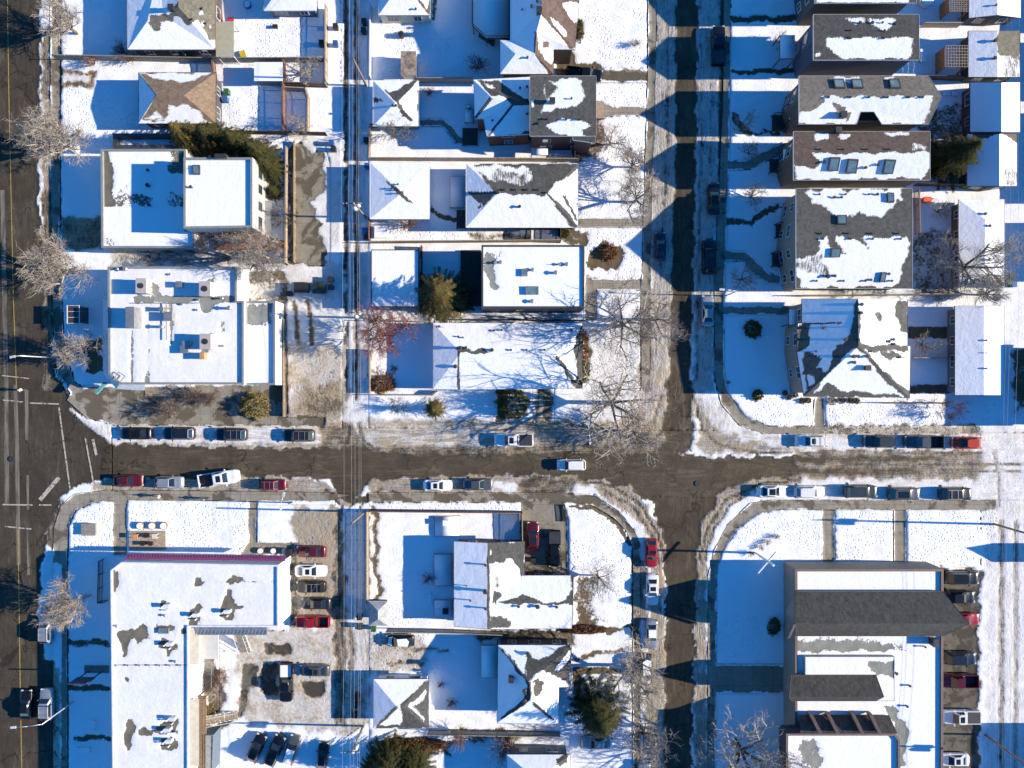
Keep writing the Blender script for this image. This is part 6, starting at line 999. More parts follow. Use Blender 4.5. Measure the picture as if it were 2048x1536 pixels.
# ------------------------------------------------------------------ trees and shrubs
M_BARK = P('bark', (.13, .105, .08), .95, var=.3, scale=4); M_TWIG = P('twigs', (.33, .285, .235), .95, var=.2, scale=2); M_PALE = P('pale_branches', (.52, .46, .38), .9, var=.15, scale=2); M_PTWIG = P('purple_twigs', (.20, .13, .12), .95, var=.2); M_RTWIG = P('red_berry_twigs', (.40, .035, .035), .9, var=.3, scale=6); M_OTWIG = P('ochre_stems', (.34, .19, .08), .95, var=.3)
def needle(name, a, b_, c):
    b = NB(name); n = b.noise(1.1, 4, .6); n2 = b.noise(7, 2)
    col = b.mix(b.ss(n, .48, .62), a, c); b.L(b.mix(b.ss(n2, .3, .7), col, b_), b.b.inputs['Base Color']); b.b.inputs['Roughness'].default_value = .9; b.b.inputs['Specular IOR Level'].default_value = .15; return b.mat
M_SPR = needle('spruce_needles', (.045, .052, .018), (.085, .072, .026), (.27, .135, .035)); M_SPRD = needle('dark_spruce_needles', (.028, .036, .014), (.05, .052, .018), (.10, .06, .018)); M_JUN = needle('juniper_foliage', (.15, .14, .05), (.27, .21, .08), (.33, .22, .10)); M_BOX = needle('evergreen_shrub_foliage', (.06, .07, .02), (.13, .11, .03), (.20, .13, .04)); M_RUST = needle('rusty_foliage', (.17, .07, .03), (.25, .12, .05), (.12, .06, .03))

def tubes(segs, n=3):
    """segs: list of (a, b, r0, r1) -> verts, faces (vectorised)"""
    A = np.array([s[0] for s in segs]); B = np.array([s[1] for s in segs]); r0 = np.array([s[2] for s in segs]); r1 = np.array([s[3] for s in segs])
    D = B-A; D /= np.linalg.norm(D, axis=1, keepdims=True)+1e-9
    U = np.cross(D, np.array([.3, .5, .81])); U /= np.linalg.norm(U, axis=1, keepdims=True)+1e-9; Wv = np.cross(D, U)
    vs = np.zeros((len(segs), 2*n, 3))
    for i in range(n):
        t = 2*math.pi*i/n; o = U*math.cos(t)+Wv*math.sin(t); vs[:, i] = A+o*r0[:, None]; vs[:, n+i] = B+o*r1[:, None]
    base = (np.arange(len(segs))*2*n)[:, None]; fs = []
    for i in range(n): fs.append(base+np.array([[i, (i+1) % n, n+(i+1) % n, n+i]]))
    return vs.reshape(-1, 3).tolist(), np.concatenate(fs).tolist()
def gen_tree(seed, H, S, lev=4, kids=(5, 6, 6, 6), lean=(0, 0), up=.75, twr=.018, low=.28):
    rn = random.Random(seed); big, small = [], []
    def grow(p, d, L, r, k):
        nseg = 4 if k < 2 else 3; q = Vector(p); dd = Vector(d).normalized(); pts = [q.copy()]
        for i in range(nseg):
            dd = (dd+Vector((rn.uniform(-1, 1), rn.uniform(-1, 1), rn.uniform(-.4, .8)*up))*.17).normalized(); q2 = q+dd*L/nseg
            ra, rb = r*(1-i/nseg*.6), r*(1-(i+1)/nseg*.6); (big if k < 2 else small).append((tuple(q), tuple(q2), ra, rb)); q = q2; pts.append(q.copy())
        if k >= lev: return
        n = kids[min(k, len(kids)-1)]
        for j in range(n):
            t = (.35 if k else .45)+(1-(.35 if k else .45))*(j+rn.random()*.5)/n; i = min(nseg-1, int(t*nseg)); pp = pts[i].lerp(pts[i+1], t*nseg-i)
            side = Vector((rn.uniform(-1, 1), rn.uniform(-1, 1), rn.uniform(-.25, .7)*up)); side = (side-dd*side.dot(dd)); side.normalize()
            a = rn.uniform(.55, 1.05); nd = (dd*math.cos(a)+side*math.sin(a)).normalized(); grow(pp, nd, L*rn.uniform(.50, .72), r*.5 if k < 2 else max(twr, r*.55), k+1)
    nm = kids[0]; th0 = H*low
    big.append(((0, 0, -.1), (lean[0]*.5, lean[1]*.5, th0), H*.036, H*.028))
    for j in range(nm):
        a = 2*math.pi*(j+rn.uniform(-.25, .25))/nm; sp = rn.uniform(.55, 1.05); d = Vector((math.cos(a)*sp+lean[0]*.1, math.sin(a)*sp+lean[1]*.1, rn.uniform(.7, 1.2)))
        grow(Vector((lean[0]*.5, lean[1]*.5, th0*rn.uniform(.8, 1))), d, S*rn.uniform(.8, 1.2)*.8, H*.022, 1)
    grow(Vector((lean[0]*.5, lean[1]*.5, th0)), Vector((rn.uniform(-.2, .2), rn.uniform(-.2, .2), 1)), (H-th0)*.6, H*.018, 1)
    return big, small
TV = {}
def bare_tree(v, px, py, scale, label, rz=0, mat=None, group='bare street trees', name='bare_tree', sz=None):
    if v not in TV:
        a = TREEV[v]; big, small = gen_tree(*a[0], **a[1]); m1, m2 = a[2]
        th = thing(name, label, 'tree'); o1 = mk('trunk', *tubes(big, 6), m1, th, True, local=True); o2 = mk('crown', *tubes(small, 3), mat or m2, th, local=True); TV[v] = (o1.data, o2.data)
    else:
        th = thing(name, label, 'tree')
        for nm, d in zip(('trunk', 'crown'), TV[v]): o = bpy.data.objects.new(nm, d); COL.objects.link(o); o.parent = th
        if mat:
            d = TV[v][1].copy(); d.materials.clear(); d.materials.append(mat); th.children[-1].data = d
    p = W(px, py, 0); th.location = (p.x, p.y, 0); th.rotation_euler = (0, 0, R(rz)); th.scale = (scale, scale, sz or scale); prop(th, None, None, group); return th
TREEV = {
 'A': ((11, 9.5, 5.0), dict(lev=5, kids=(7, 5, 5, 5, 3), lean=(-.6, 0)), (M_PALE, M_TWIG)), 'B': ((23, 9.0, 5.2), dict(lev=5, kids=(6, 5, 6, 5, 3)), (M_PALE, M_TWIG)),
 'C': ((35, 11, 6.5), dict(lev=5, kids=(5, 5, 5, 5, 3), up=.5), (M_BARK, M_TWIG)), 'D': ((41, 11, 6.8), dict(lev=5, kids=(6, 5, 4, 3, 3), up=.3), (M_BARK, M_TWIG)),
 'E': ((57, 6.0, 3.4), dict(lev=4, kids=(7, 6, 6, 5)), (M_BARK, M_TWIG)), 'S': ((63, 2.6, 1.6), dict(lev=3, kids=(9, 6, 5, 4), low=.05, twr=.018), (M_BARK, M_PTWIG)), 'T': ((71, 4.2, 2.4), dict(lev=4, kids=(5, 4, 5, 4), low=.15, twr=.022), (M_BARK, M_TWIG))}
bare_tree('A', 152, 304, 1.05, 'pale bare tree with twin fans west of the long flat building', 175); bare_tree('B', 148, 545, 1.0, 'dense tan bare tree on the snowy verge above the bus shelter', 40, sz=.85)
bare_tree('E', 176, 705, 1.0, 'small bare tree in the shade between the shelter and the corner shop', 10); bare_tree('B', 168, 1195, .78, 'pinkish bare tree in the shade beside the L shaped building', 150)
bare_tree('E', 155, 68, 1.1, 'bare tree with orange base on the verge at the top left', 80); bare_tree('A', 540, 520, .95, 'leaning pale bare tree over the orange wooden deck', -20); bare_tree('E', 470, 480, .8, 'thin bare tree south of the taller white block', 200)
bare_tree('D', 1240, 652, .82, 'gnarled bare tree beside the modern flat roofed house', 30, sz=.9); bare_tree('C', 1305, 640, .62, 'dense twiggy bare tree overhanging the side street', 70); bare_tree('D', 1218, 806, 1.0, 'great bare elm with dark limbs at the bungalow corner', 200, sz=.95); bare_tree('E', 1262, 862, 1.1, 'bare tree spreading over the brown slush at the corner', 300)
bare_tree('C', 1268, 405, .62, 'yellow based bare tree at the kerb of the side street', 20); bare_tree('E', 1262, 335, .8, 'bare tree in the front yard of the grey hip roofed bungalow', 110); bare_tree('T', 1219, 290, 1.1, 'brown multi stemmed bare tree by the red brick house', 0)
bare_tree('C', 1905, 540, .85, 'large bare tree over the yard between house and eastern garage', 140); bare_tree('E', 1960, 590, .8, 'bare tree beside the gap between two eastern garages', 40)
bare_tree('D', 1470, 1480, .95, 'bare tree with pale limbs on the church lawn', 60); bare_tree('C', 1575, 1500, .75, 'twiggy bare tree against the west wall of the church', 10); bare_tree('C', 1250, 1330, .85, 'bare tree arching over the parked cars on the side street', 200, sz=.8); bare_tree('D', 1282, 1452, .62, 'bare tree at the kerb right of the big spruce', 90)
bare_tree('D', 1195, 1150, .42, 'small bare tree on the lawn beside the driveway', 30); bare_tree('T', 800, 268, 1.2, 'pale bare tree in the yard south of the pyramid roofed garage', 0, M_PALE); bare_tree('T', 620, 150, 1.0, 'bare shrub tree inside the junk pen by the alley', 60); bare_tree('T', 605, 265, .9, 'bare shrub tree at the foot of the small fenced pen', 160)
bare_tree('T', 1560, 92, .7, 'small bare tree in the shade before the tall dark house', 20); bare_tree('T', 1480, 255, .8, 'bare shrub beside the path of the light brown roofed house', 80); bare_tree('T', 1495, 308, .7, 'bare shrub by the diagonal path of the reddish brown house', 200); bare_tree('T', 1500, 395, .9, 'bare shrub cluster above the curving path', 300); bare_tree('T', 1480, 560, 1.0, 'bare tree beside the lower curving path of the taupe house', 100); bare_tree('T', 1840, 690, .9, 'bare sapling in the yard behind the corner house', 30)
bare_tree('T', 1872, 425, .7, 'bare sapling in the toy strewn yard', 190); bare_tree('T', 570, 440, .9, 'reddish bare shrub between the white block and the parking pad', 10, M_PTWIG); bare_tree('B', 776, 672, .88, 'red berried tree at the alley edge below the flat garage', 70, M_RTWIG); bare_tree('T', 800, 812, .7, 'small red twigged tree in the bungalow side yard', 10, M_PTWIG)
bare_tree('T', 1885, 822, .9, 'red twigged shrub in the trodden snow south of the eastern garages', 60, M_RTWIG); bare_tree('S', 956, 138, 1.25, 'round purple shrub in the shade of the large brown house', 0, group='bare shrubs'); bare_tree('S', 250, 108, 1.1, 'purple shrub at the fence above the brown hip roofed house', 90, group='bare shrubs'); bare_tree('S', 272, 122, 1.0, 'tan shrub growing through the fence line', 10, M_OTWIG, 'bare shrubs')
bare_tree('S', 190, 130, .9, 'dark flattened shrub on the snowy fence line', 40, group='bare shrubs'); bare_tree('S', 432, 1362, 1.5, 'spray of tan stems in the courtyard garden', 0, M_TWIG, 'bare shrubs', sz=.8); bare_tree('S', 452, 1345, 1.0, 'orange twigged shrub in the courtyard garden', 80, M_OTWIG, 'bare shrubs'); bare_tree('S', 904, 1402, .7, 'tiny shrub with a dark hollow in the shaded yard', 0, group='bare shrubs'); bare_tree('S', 882, 1367, .45, 'smallest shrub by the hip roofed alley garage', 0, group='bare shrubs')
bare_tree('S', 860, 188, .7, 'low dark shrub east of the pyramid roofed garage', 30, group='bare shrubs'); bare_tree('S', 1010, 1485, 1.6, 'dense purple thicket below the grey back fence', 30, group='bare shrubs'); bare_tree('S', 920, 1465, 1.3, 'dark twig heap at the foot of the grey back fence', 80, group='bare shrubs'); bare_tree('S', 820, 452, 1.3, 'purple thicket south of the starred garage', 10, group='bare shrubs'); bare_tree('S', 1270, 92, .6, 'tan sprig on the open front lawn', 10, M_OTWIG, 'bare shrubs'); bare_tree('S', 858, 1155, .8, 'pinkish shrub on the edge of the raised terrace', 0, group='bare shrubs')
bare_tree('S', 1455, 745+20, .3, 'dark tuft on the shaded corner lawn', 0, group='bare shrubs'); bare_tree('S', 395, 790, 1.3, 'red brown shrub beside the corner shop deck', 0, M_PTWIG, 'bare shrubs'); bare_tree('S', 350, 818, 1.5, 'tan plaza shrub with a shaded west side', 50, M_TWIG, 'bare shrubs'); bare_tree('S', 425, 800, 1.0, 'snow flecked plaza shrub between two others', 20, M_PTWIG, 'bare shrubs')
for i, (x, y) in enumerate(((1552, 1072), (1533, 1083), (1520, 1093), (1500, 1105))): bare_tree('S', x, y, .42, 'tuft of ochre grass, %s of four by the standing cross' % ('first from the north', 'second from the north', 'third from the north', 'nearest')[i], i*40, M_OTWIG, 'ochre grass tufts on the church lawn', 'grass_tuft')

def gen_spruce(seed, H, Rr, dens=1.2, whorl=.30, nb=10, cone=.85):
    rn = np.random.RandomState(seed); V = []; Z = np.arange(H*.06, H*.98, whorl)
    for z in Z:
        Rz = Rr*(1-z/H)**cone+.12
        for k in range(int(nb)):
            a = 2*math.pi*(k+rn.rand())/nb; L = Rz*rn.uniform(.55, 1.2); n = max(3, int(L/.13*dens)); t = np.linspace(.12, 1, n)
            dr = .22+.25*(1-z/H); x = math.cos(a)*L*t; y = math.sin(a)*L*t; zz = z-dr*L*t*t+.10*L*t**4+rn.uniform(-.1, .1)
            for s in (-1, 1):
                wd = (.46*(1-t*.6)+.10)*min(1, .45+L/3); ang = a+s*rn.uniform(.7, 1.1, n); dx = np.cos(ang)*wd*rn.uniform(.6, 1.2, n); dy = np.sin(ang)*wd*rn.uniform(.6, 1.2, n)
                ox = -math.sin(a)*.07; oy = math.cos(a)*.07
                P0 = np.stack([x-ox, y-oy, zz], 1); P1 = np.stack([x+ox, y+oy, zz+rn.uniform(-.02, .06, n)], 1); P2 = np.stack([x+dx, y+dy, zz-.10*rn.rand(n)-.03], 1)
                V.append(np.stack([P0, P1, P2], 1))
    V = np.concatenate(V); return V.reshape(-1, 3).tolist(), [(3*i, 3*i+1, 3*i+2) for i in range(len(V))]
SP = {}
def spruce(v, px, py, sc, label, rz=0, mat=None, group='spruces', sz=None):
    th = thing('spruce_tree', label, 'tree', (0, 0, 0), group); H, Rr, seed = {'1': (9.0, 3.9, 3), '2': (7.0, 3.5, 8), '3': (11.0, 3.7, 13)}[v]
    if v not in SP:
        a = mk('trunk', *tubes([((0, 0, -.1), (0, 0, H*.95), .17, .03)], 7), M_BARK, th, True, local=True); b = mk('crown', *gen_spruce(seed, H, Rr), M_SPR, th, local=True); SP[v] = (a.data, b.data)
    else:
        for nm, d in zip(('trunk', 'crown'), SP[v]): o = bpy.data.objects.new(nm, d); COL.objects.link(o); o.parent = th
    if mat and mat is not M_SPR:
        d = SP[v][1].copy(); d.materials.clear(); d.materials.append(mat); [c for c in th.children if c.name.startswith('crown')][0].data = d
    p = W(px, py, 0); th.location = (p.x, p.y, 0); th.rotation_euler = (0, 0, R(rz)); th.scale = (sc, sc, sz or sc); return th
spruce('3', 886, 598, 1.35, 'golden tipped spruce between the flat garage and the modern house', 10, sz=1.0); spruce('2', 925, 608, .62, 'small brown spruce hugging the golden tipped one', 60)
spruce('1', 392, 288, .95, 'brown and green spruce above the tall white block', 0); spruce('2', 440, 290, 1.1, 'dark evergreen second from the brown hip roofed house', 90, M_SPRD); spruce('2', 490, 300, 1.05, 'dark evergreen beside the alley yard', 20, M_SPRD); spruce('1', 530, 320, .85, 'evergreen at the north east corner of the white block', 70, M_SPRD); spruce('2', 547, 345, .95, 'green evergreen nearest the parking pad', 150, M_SPRD); spruce('2', 552, 388, .5, 'small round evergreen below the evergreen row', 0, M_SPRD)
spruce('3', 1882, 326, 1.22, 'big dark spruce touching the eastern garage roof', 20, M_SPRD, sz=.85); spruce('3', 1193, 1402, 1.32, 'big spruce beside the square house with the chimney', 80, M_SPRD, sz=.9)
spruce('2', 785, 1506, 1.15, 'western spruce of the clump at the bottom edge', 10, M_SPRD, sz=1.5); spruce('2', 835, 1512, 1.1, 'eastern spruce of the clump at the bottom edge', 130, M_SPRD, sz=1.4); spruce('2', 748, 1528, .7, 'small spruce at the alley corner of the bottom clump', 50, M_SPRD)
def bush(px, py, rx, ry, h, label, mat, n=None, name='evergreen_shrub', group='evergreen shrubs', seed=None, cat='shrub'):
    rn = np.random.RandomState(seed or int(px*7+py)); rx /= K; ry /= K; n = n or int(900*rx*ry*h+500)
    d = rn.normal(size=(n, 3)); d /= np.linalg.norm(d, axis=1, keepdims=True); d[:, 2] = abs(d[:, 2]); rad = rn.uniform(.55, 1.0, n)**.6*(1+.16*np.sin(d[:, 0]*7+px)*np.sin(d[:, 1]*8)+.10*np.sin(d[:, 1]*17))
    c = d*rad[:, None]*np.array([rx, ry, h]); s = .13; o = d*np.array([1, 1, .6])+rn.normal(size=(n, 3))*.6; o /= np.linalg.norm(o, axis=1, keepdims=True); u = np.cross(o, rn.normal(size=(n, 3))); u /= np.linalg.norm(u, axis=1, keepdims=True)
    T = np.stack([c-u*s*.45, c+u*s*.45, c+o*s*rn.uniform(.8, 1.9, n)[:, None]], 1).reshape(-1, 3)
    p = W(px, py, 0); th = thing(name, label, cat, (p.x, p.y, 0), group); mk('foliage', T.tolist(), [(3*i, 3*i+1, 3*i+2) for i in range(n)], mat, th, local=True)
    st = [((rn.uniform(-.1, .1), rn.uniform(-.1, .1), -.05), (rn.uniform(-.5, .5)*rx, rn.uniform(-.5, .5)*ry, h*.7), .03, .012) for _ in range(9)]; mk('stem', *tubes(st, 4), M_BARK, th, local=True); return th
bush(512, 812, 31, 27, 1.9, 'large pale juniper at the edge of the plaza', M_JUN, 5200); bush(1026, 808, 33, 31, 2.8, 'big brown and green shrub left of the bungalow driveway', M_BOX, 6500); spruce('2', 871, 818, .58, 'dwarf rusty conifer on the bungalow lawn', 0, None); bush(1504, 659, 18, 18, 1.3, 'round dark shrub on the shaded corner lawn', M_BOX, 2600)
bush(1514, 790, 11, 11, .9, 'round evergreen on the edge of the corner house shade', M_BOX, 1200); bush(1170, 745, 9, 22, .9, 'low green shrub strip at the east wall of the bungalow', M_BOX, 1500); bush(1168, 695, 8, 30, .6, 'rust coloured ground shrub by the east bungalow wall', M_RUST, 1500); bush(1160, 62, 7, 22, .8, 'ochre green bush beside the large brown house', M_BOX, 1000); bush(1127, 466, 12, 9, .8, 'green brown bush by the fence gate of the bungalow', M_BOX, 900)
bush(766, 768, 26, 18, 1.1, 'brown bush heap at the alley corner of the bungalow yard', M_RUST, 2600); bush(1546, 1252, 13, 18, 1.0, 'dark bush against the west church gable', M_BOX, 1500); bush(420, 1460-30, 12, 22, 1.2, 'golden brown bush beside the courtyard ramp', M_JUN, 1500); bush(830, 1488, 75, 14, 1.0, 'long rusty hedge above the bottom spruces', M_RUST, 5000); bush(1170, 1258, 45, 9, .9, 'rusty hedge row between the two southern houses', M_RUST, 3000); bush(1218, 505, 17, 17, 1.0, 'round wreath of brown stems in a bare garden circle', M_RUST, 1400)
for (x, y, r, m, l) in ((1569, 786, 5, M_BOX, 'tiny green ball shrub nearest the corner house wall'), (1578, 795, 5, M_RUST, 'tiny red ball shrub beside the corner house'), (1590, 790, 5, M_JUN, 'tiny ochre ball shrub beside the corner house'), (1604, 802, 6, M_BOX, 'round green ball shrub west of the front path'), (1616, 801, 5, M_RUST, 'tiny red ball shrub at the front path edge'), (1664, 802, 9, M_JUN, 'spiky pale shrub east of the front path'), (1684, 801, 6, M_RUST, 'rust ball shrub third east of the front path'), (1700, 801, 5, M_RUST, 'small red ball shrub before the dark bush'), (1712, 802, 6, M_BOX, 'dark ball shrub last along the corner house front')): bush(x, y, r, r, .6, l, m, 260, group='ball shrubs along the corner house')
# ------------------------------------------------------------------ fences
def fence(label, pts, h=1.8, mat=None, name='wooden_fence', rail=False, cap=True, gap=.012, bw=.14):
    mat = mat or M_WOOD; P0 = [W(x, y, 0) for x, y in pts]; c = P0[0]; th = thing(name, label, 'fence', (c.x, c.y, 0)); mb, pb = MB(), MB()
    for i in range(len(P0)-1):
        a, b = P0[i], P0[i+1]; L = (b-a).length; d = (b-a)/L; ang = math.atan2(d.y, d.x); k = max(1, int(round(L/2.4)))
        for j in range(k+1): q = a+d*(L*j/k); pb.box((q.x, q.y, h/2+.04), (.11, .11, h+.08), ang)
        nb = max(1, int(L/bw)); rn = random.Random(i*7+int(L*10))
        for j in range(nb): q = a+d*(L*(j+.5)/nb); mb.box((q.x+d.y*.04, q.y-d.x*.04, h/2+.03+rn.uniform(-.01, .01)), (bw-gap, .022, h-.06), ang)
        m_ = (a+b)/2
        for z in (.35, h-.3): pb.box((m_.x-d.y*.03, m_.y+d.x*.03, z), (L, .045, .09), ang)
        if cap: pb.box((m_.x, m_.y, h+.03), (L, .13, .035), ang)
    mb.build('boards', mat, th); pb.build('frame', mat, th); return th
fence('grey tan fence between the two north western yards', [(118, 120), (430, 126), (656, 125)], 1.7, M_GWOOD); fence('white post fence along the alley side of the top yard', [(656, 20), (656, 125), (656, 176)], 1.7, M_TANW); fence('brown fence closing the junk pen', [(656, 176), (572, 173), (572, 128)], 1.6, M_RWOOD); fence('fence between the shed yard and the small pen', [(572, 175), (572, 270)], 1.7, M_RWOOD); fence('pale fence round the small pen by the alley', [(575, 182), (616, 184), (621, 200), (620, 268)], 1.5, M_TANW); fence('low dark fence above the parking pad', [(430, 268), (575, 270), (655, 272)], 1.5, M_DWOOD)
fence('brown fence on the west side of the shed yard', [(432, 125), (438, 180), (440, 250)], 1.6, M_RWOOD); fence('red brown fence beside the patio cover', [(443, 0), (447, 44)], 1.6, M_RWOOD)
fence('orange brown fence at the west edge of the parking pad', [(578, 300), (577, 528)], 1.6, M_TANW); fence('white topped fence along the alley north of the pyramid garage', [(744, 18), (743, 160)], 1.6, M_TRIM); fence('grey fence south of the large brown house yard', [(838, 166), (946, 166)], 1.8, M_GWOOD)
fence('pale fence on the alley south of the pyramid garage', [(744, 258), (742, 322)], 1.6, M_TANW); fence('reddish fence under the pyramid garage', [(744, 256), (838, 256)], 1.6, M_RWOOD); fence('long tan fence between the red brick house and the hip roofed bungalow', [(742, 322), (1156, 324)], 1.7, M_TANW); fence('black fence beside the red brick house front corner', [(1148, 322), (1148, 285)], 1.7, M_DWOOD)
fence('long brown fence north of the modern house', [(742, 487), (1120, 484)], 1.7, M_TANW); fence('dark fence closing the side yard of the hip roofed bungalow', [(1061, 480), (1061, 460), (1120, 460), (1120, 486)], 1.6, M_DWOOD); fence('red fence at the alley north of the flat garage', [(742, 440), (742, 482)], 1.6, M_RWOOD); fence('dark fence between flat garage and spruce', [(845, 495), (845, 618)], 1.7, M_DWOOD)
fence('dark iron fence south of the modern house', [(920, 640), (1168, 642)], 1.2, M_DWOOD, gap=.09); fence('tan fence behind the red berried tree', [(744, 642), (862, 645)], 1.7, M_TANW); fence('pale fence on the alley beside the bungalow yard', [(743, 700), (743, 786)], 1.5, M_TANW); fence('low grey fence along the bungalow front yard', [(744, 790), (866, 790), (876, 782)], 1.2, M_GWOOD)
fence('brown fence facing the street south of the alley', [(740, 1019), (1044, 1022)], 1.8, M_RWOOD); fence('tan fence along the southern alley', [(738, 1020), (738, 1200)], 1.8, M_TANW); fence('fence between the snowy yard and the red car driveway', [(1044, 1022), (1045, 1082)], 1.8, M_TANW); fence('grey slat fence south of the shed and raised terrace', [(776, 1256), (908, 1258), (1005, 1262)], 1.8, M_GWOOD)
fence('long grey metal fence below the square house', [(858, 1458), (994, 1460), (1118, 1462)], 1.8, M_GWOOD); fence('short fence beside the bottom edge house', [(1021, 1470), (1021, 1506)], 1.4, M_GWOOD); fence('dark slatted lattice at the driveway entrance', [(1129, 1010), (1132, 1042)], .6, M_DWOOD, gap=.05)
fence('fence between the corner house yard and its garage', [(1818, 716), (1905, 716)], 1.4, M_TANW); fence('tan fence south of the widest grey house', [(1600, 593), (1915, 590)], 1.7, M_TANW); fence('slatted brown fence behind the widest grey house', [(1826, 385), (1828, 470)], 1.7, M_WOOD, gap=.06); fence('dark fence between the corner house and the street', [(1760, 806), (1905, 806)], 1.3, M_DWOOD); fence('dark fence north of the toy strewn yard', [(1826, 372), (1918, 374)], 1.7, M_DWOOD); fence('pale fence beside the pergola yard', [(1838, 56), (1912, 56)], 1.6, M_TANW); fence('dark fence south of the pergola', [(1838, 160), (1936, 162)], 1.6, M_DWOOD)
fence('iron fence bars beside the corner shop walkway', [(571, 640), (571, 832)], 1.0, M_TANW, gap=.0); fence('barrier wall beside the parking pad', [(591, 285), (591, 525)], .8, M_TANW, 'barrier', gap=0)
fence('dark railing beside the pink edged building entrance', [(208, 1118), (206, 1200), (216, 1200)], 1.4, M_DMETAL, 'metal_fence', gap=.10)
# ------------------------------------------------------------------ poles, wires, lamps
M_POLE = P('utility_pole_wood', (.20, .16, .11), .9, var=.2); M_POLEO = P('orange_pole_wood', (.30, .15, .09), .9, var=.2); M_GALV = P('lamp_pole_metal', (.62, .63, .64), .45, .4); M_INS = P('insulator_glaze', (.55, .57, .58), .3); M_WIRE = P('wire', (.35, .35, .34), .5)
HP = 8.9
def upole(px, py, label, h=HP, arm=True, trans=True, mat=None, group='utility poles along the alley'):
    p = W(px, py, 0); th = thing('utility_pole', label, 'utility pole', (p.x, p.y, 0), group); MB().tube((0, 0, -.2), (0, 0, h), .17, .12, n=10).build('pole', mat or M_POLE, th, True, True)
    if arm:
        MB().box((-.25, 0, h-.45), (2.6, .11, .13)).build('crossarm', M_POLE, th, local=True)
        for x in (-1.45, -.95, .1, .75, .98): MB().tube((x, 0, h-.4), (x, 0, h-.12), .06, .045, n=8).build('insulator', M_INS, th, local=True)
    if trans:
        for dx, dy in ((-.05, -.42), (.38, .05)): MB().tube((dx, dy, h-2.1), (dx, dy, h-1.1), .26, n=14).tube((dx, dy, h-1.1), (dx, dy, h-.95), .20, .08, n=12).build('transformer', M_INS, th, True, True)
    return th
upole(733, 172, 'wooden utility pole at the top of the alley without transformers', trans=False, arm=False); upole(733, 436, 'utility pole with transformers beside the starred garage'); upole(733, 636, 'utility pole with transformers near the red berried tree', 8.2); upole(731, 1023, 'plain wooden utility pole south of the street', trans=False, arm=False); upole(727, 1451, 'utility pole with transformers at the hip roofed alley garage', 8.0)
upole(1988, 1048, 'grey utility pole on the church lawn corner', 10.5, group='utility poles by the church alley'); upole(1970, 1469, 'orange brown utility pole by the church parking lot', 10.5, mat=M_POLEO, group='utility poles by the church alley')
def wire(label, pts, z, r=.013, sag=.35, nm='overhead_wire', group='overhead wires', n=10):
    P0 = [W(x, y, z) for x, y in pts]; segs = []
    for a, b in zip(P0[:-1], P0[1:]):
        for i in range(n):
            t0, t1 = i/n, (i+1)/n; q0, q1 = a.lerp(b, t0), a.lerp(b, t1); q0.z -= sag*4*t0*(1-t0); q1.z -= sag*4*t1*(1-t1); segs.append((tuple(q0), tuple(q1), r, r))
    o = mk(nm, *tubes(segs, 4), M_WIRE, None, True); return prop(o, label, 'wire', group)
for x, l in ((682, 'westernmost wire over the alley'), (697, 'second wire from the west over the alley'), (704, 'middle wire over the alley'), (712, 'fourth wire over the alley'), (716, 'easternmost wire over the alley')):
    wire(l, [(x+2, -420), (x+1, 124), (x, 406), (x+3, 626), (x+6, 1048), (x+3, 1500), (x, 1950)], HP-.3)
for x, l in ((2002, 'westernmost wire over the church alley'), (2010, 'middle wire over the church alley'), (2026, 'easternmost wire over the church alley')): wire(l, [(x+18, -300), (x+12, 640), (x+5, 1060), (x-5, 1540), (x-10, 1950)], 8.8, .012)
wire('service wire crossing the corner shop lot', [(703, 626), (580, 606)], 7.4, .01, .2); wire('service wire to the bungalow', [(703, 626), (866, 655)], 6.5, .01, .2); wire('service wire crossing the shop parking lot', [(706, 1048), (580, 1255)], 6.5, .01, .2)
def lamp(px, py, h, arms, label, base=True, dark=False):
    p = W(px, py, 0); th = thing('street_lamp', label, 'street lamp', (p.x, p.y, 0), 'street lamps'); MB().tube((0, 0, -.1), (0, 0, h), .11, .07, n=8).build('pole', M_GALV, th, True, True); MB().tube((0, 0, 0), (0, 0, .35), .26, .2, n=10).build('base', M_GALV, th, local=True)
    for dx, dy in arms:
        mb = MB(); L = math.hypot(dx, dy); ux, uy = dx/L, dy/L; mb.tube((0, 0, h-.1), (dx*.5, dy*.5, h+.35), .05, .045, n=6); mb.tube((dx*.5, dy*.5, h+.35), (dx, dy, h+.35), .045, .04, n=6); a = mb.build('arm', M_GALV, th, True, True)
        MB().box((dx+ux*.3, dy+uy*.3, h+.33), (.72, .30, .14), math.atan2(uy, ux)).build('lamp_head', M_INS, a, local=True)
lamp(118, 716, 8.4, [(-.5, -.1)], 'tall white street lamp reaching over the avenue above the crosswalk'); lamp(147, 1403, 7.2, [(-3.4, -.2)], 'street lamp with a long arm over the two silver and black cars'); lamp(1450, 592, 5.6, [(-1.9, .15)], 'street lamp beside the silver sedan in the shade'); lamp(586, 1005, 6.0, [(.55, 1.9)], 'street lamp at the terrace corner of the pink edged building'); lamp(1166, 838, 6.5, [(.3, -2.6)], 'street lamp on the snow near the bungalow driveway')
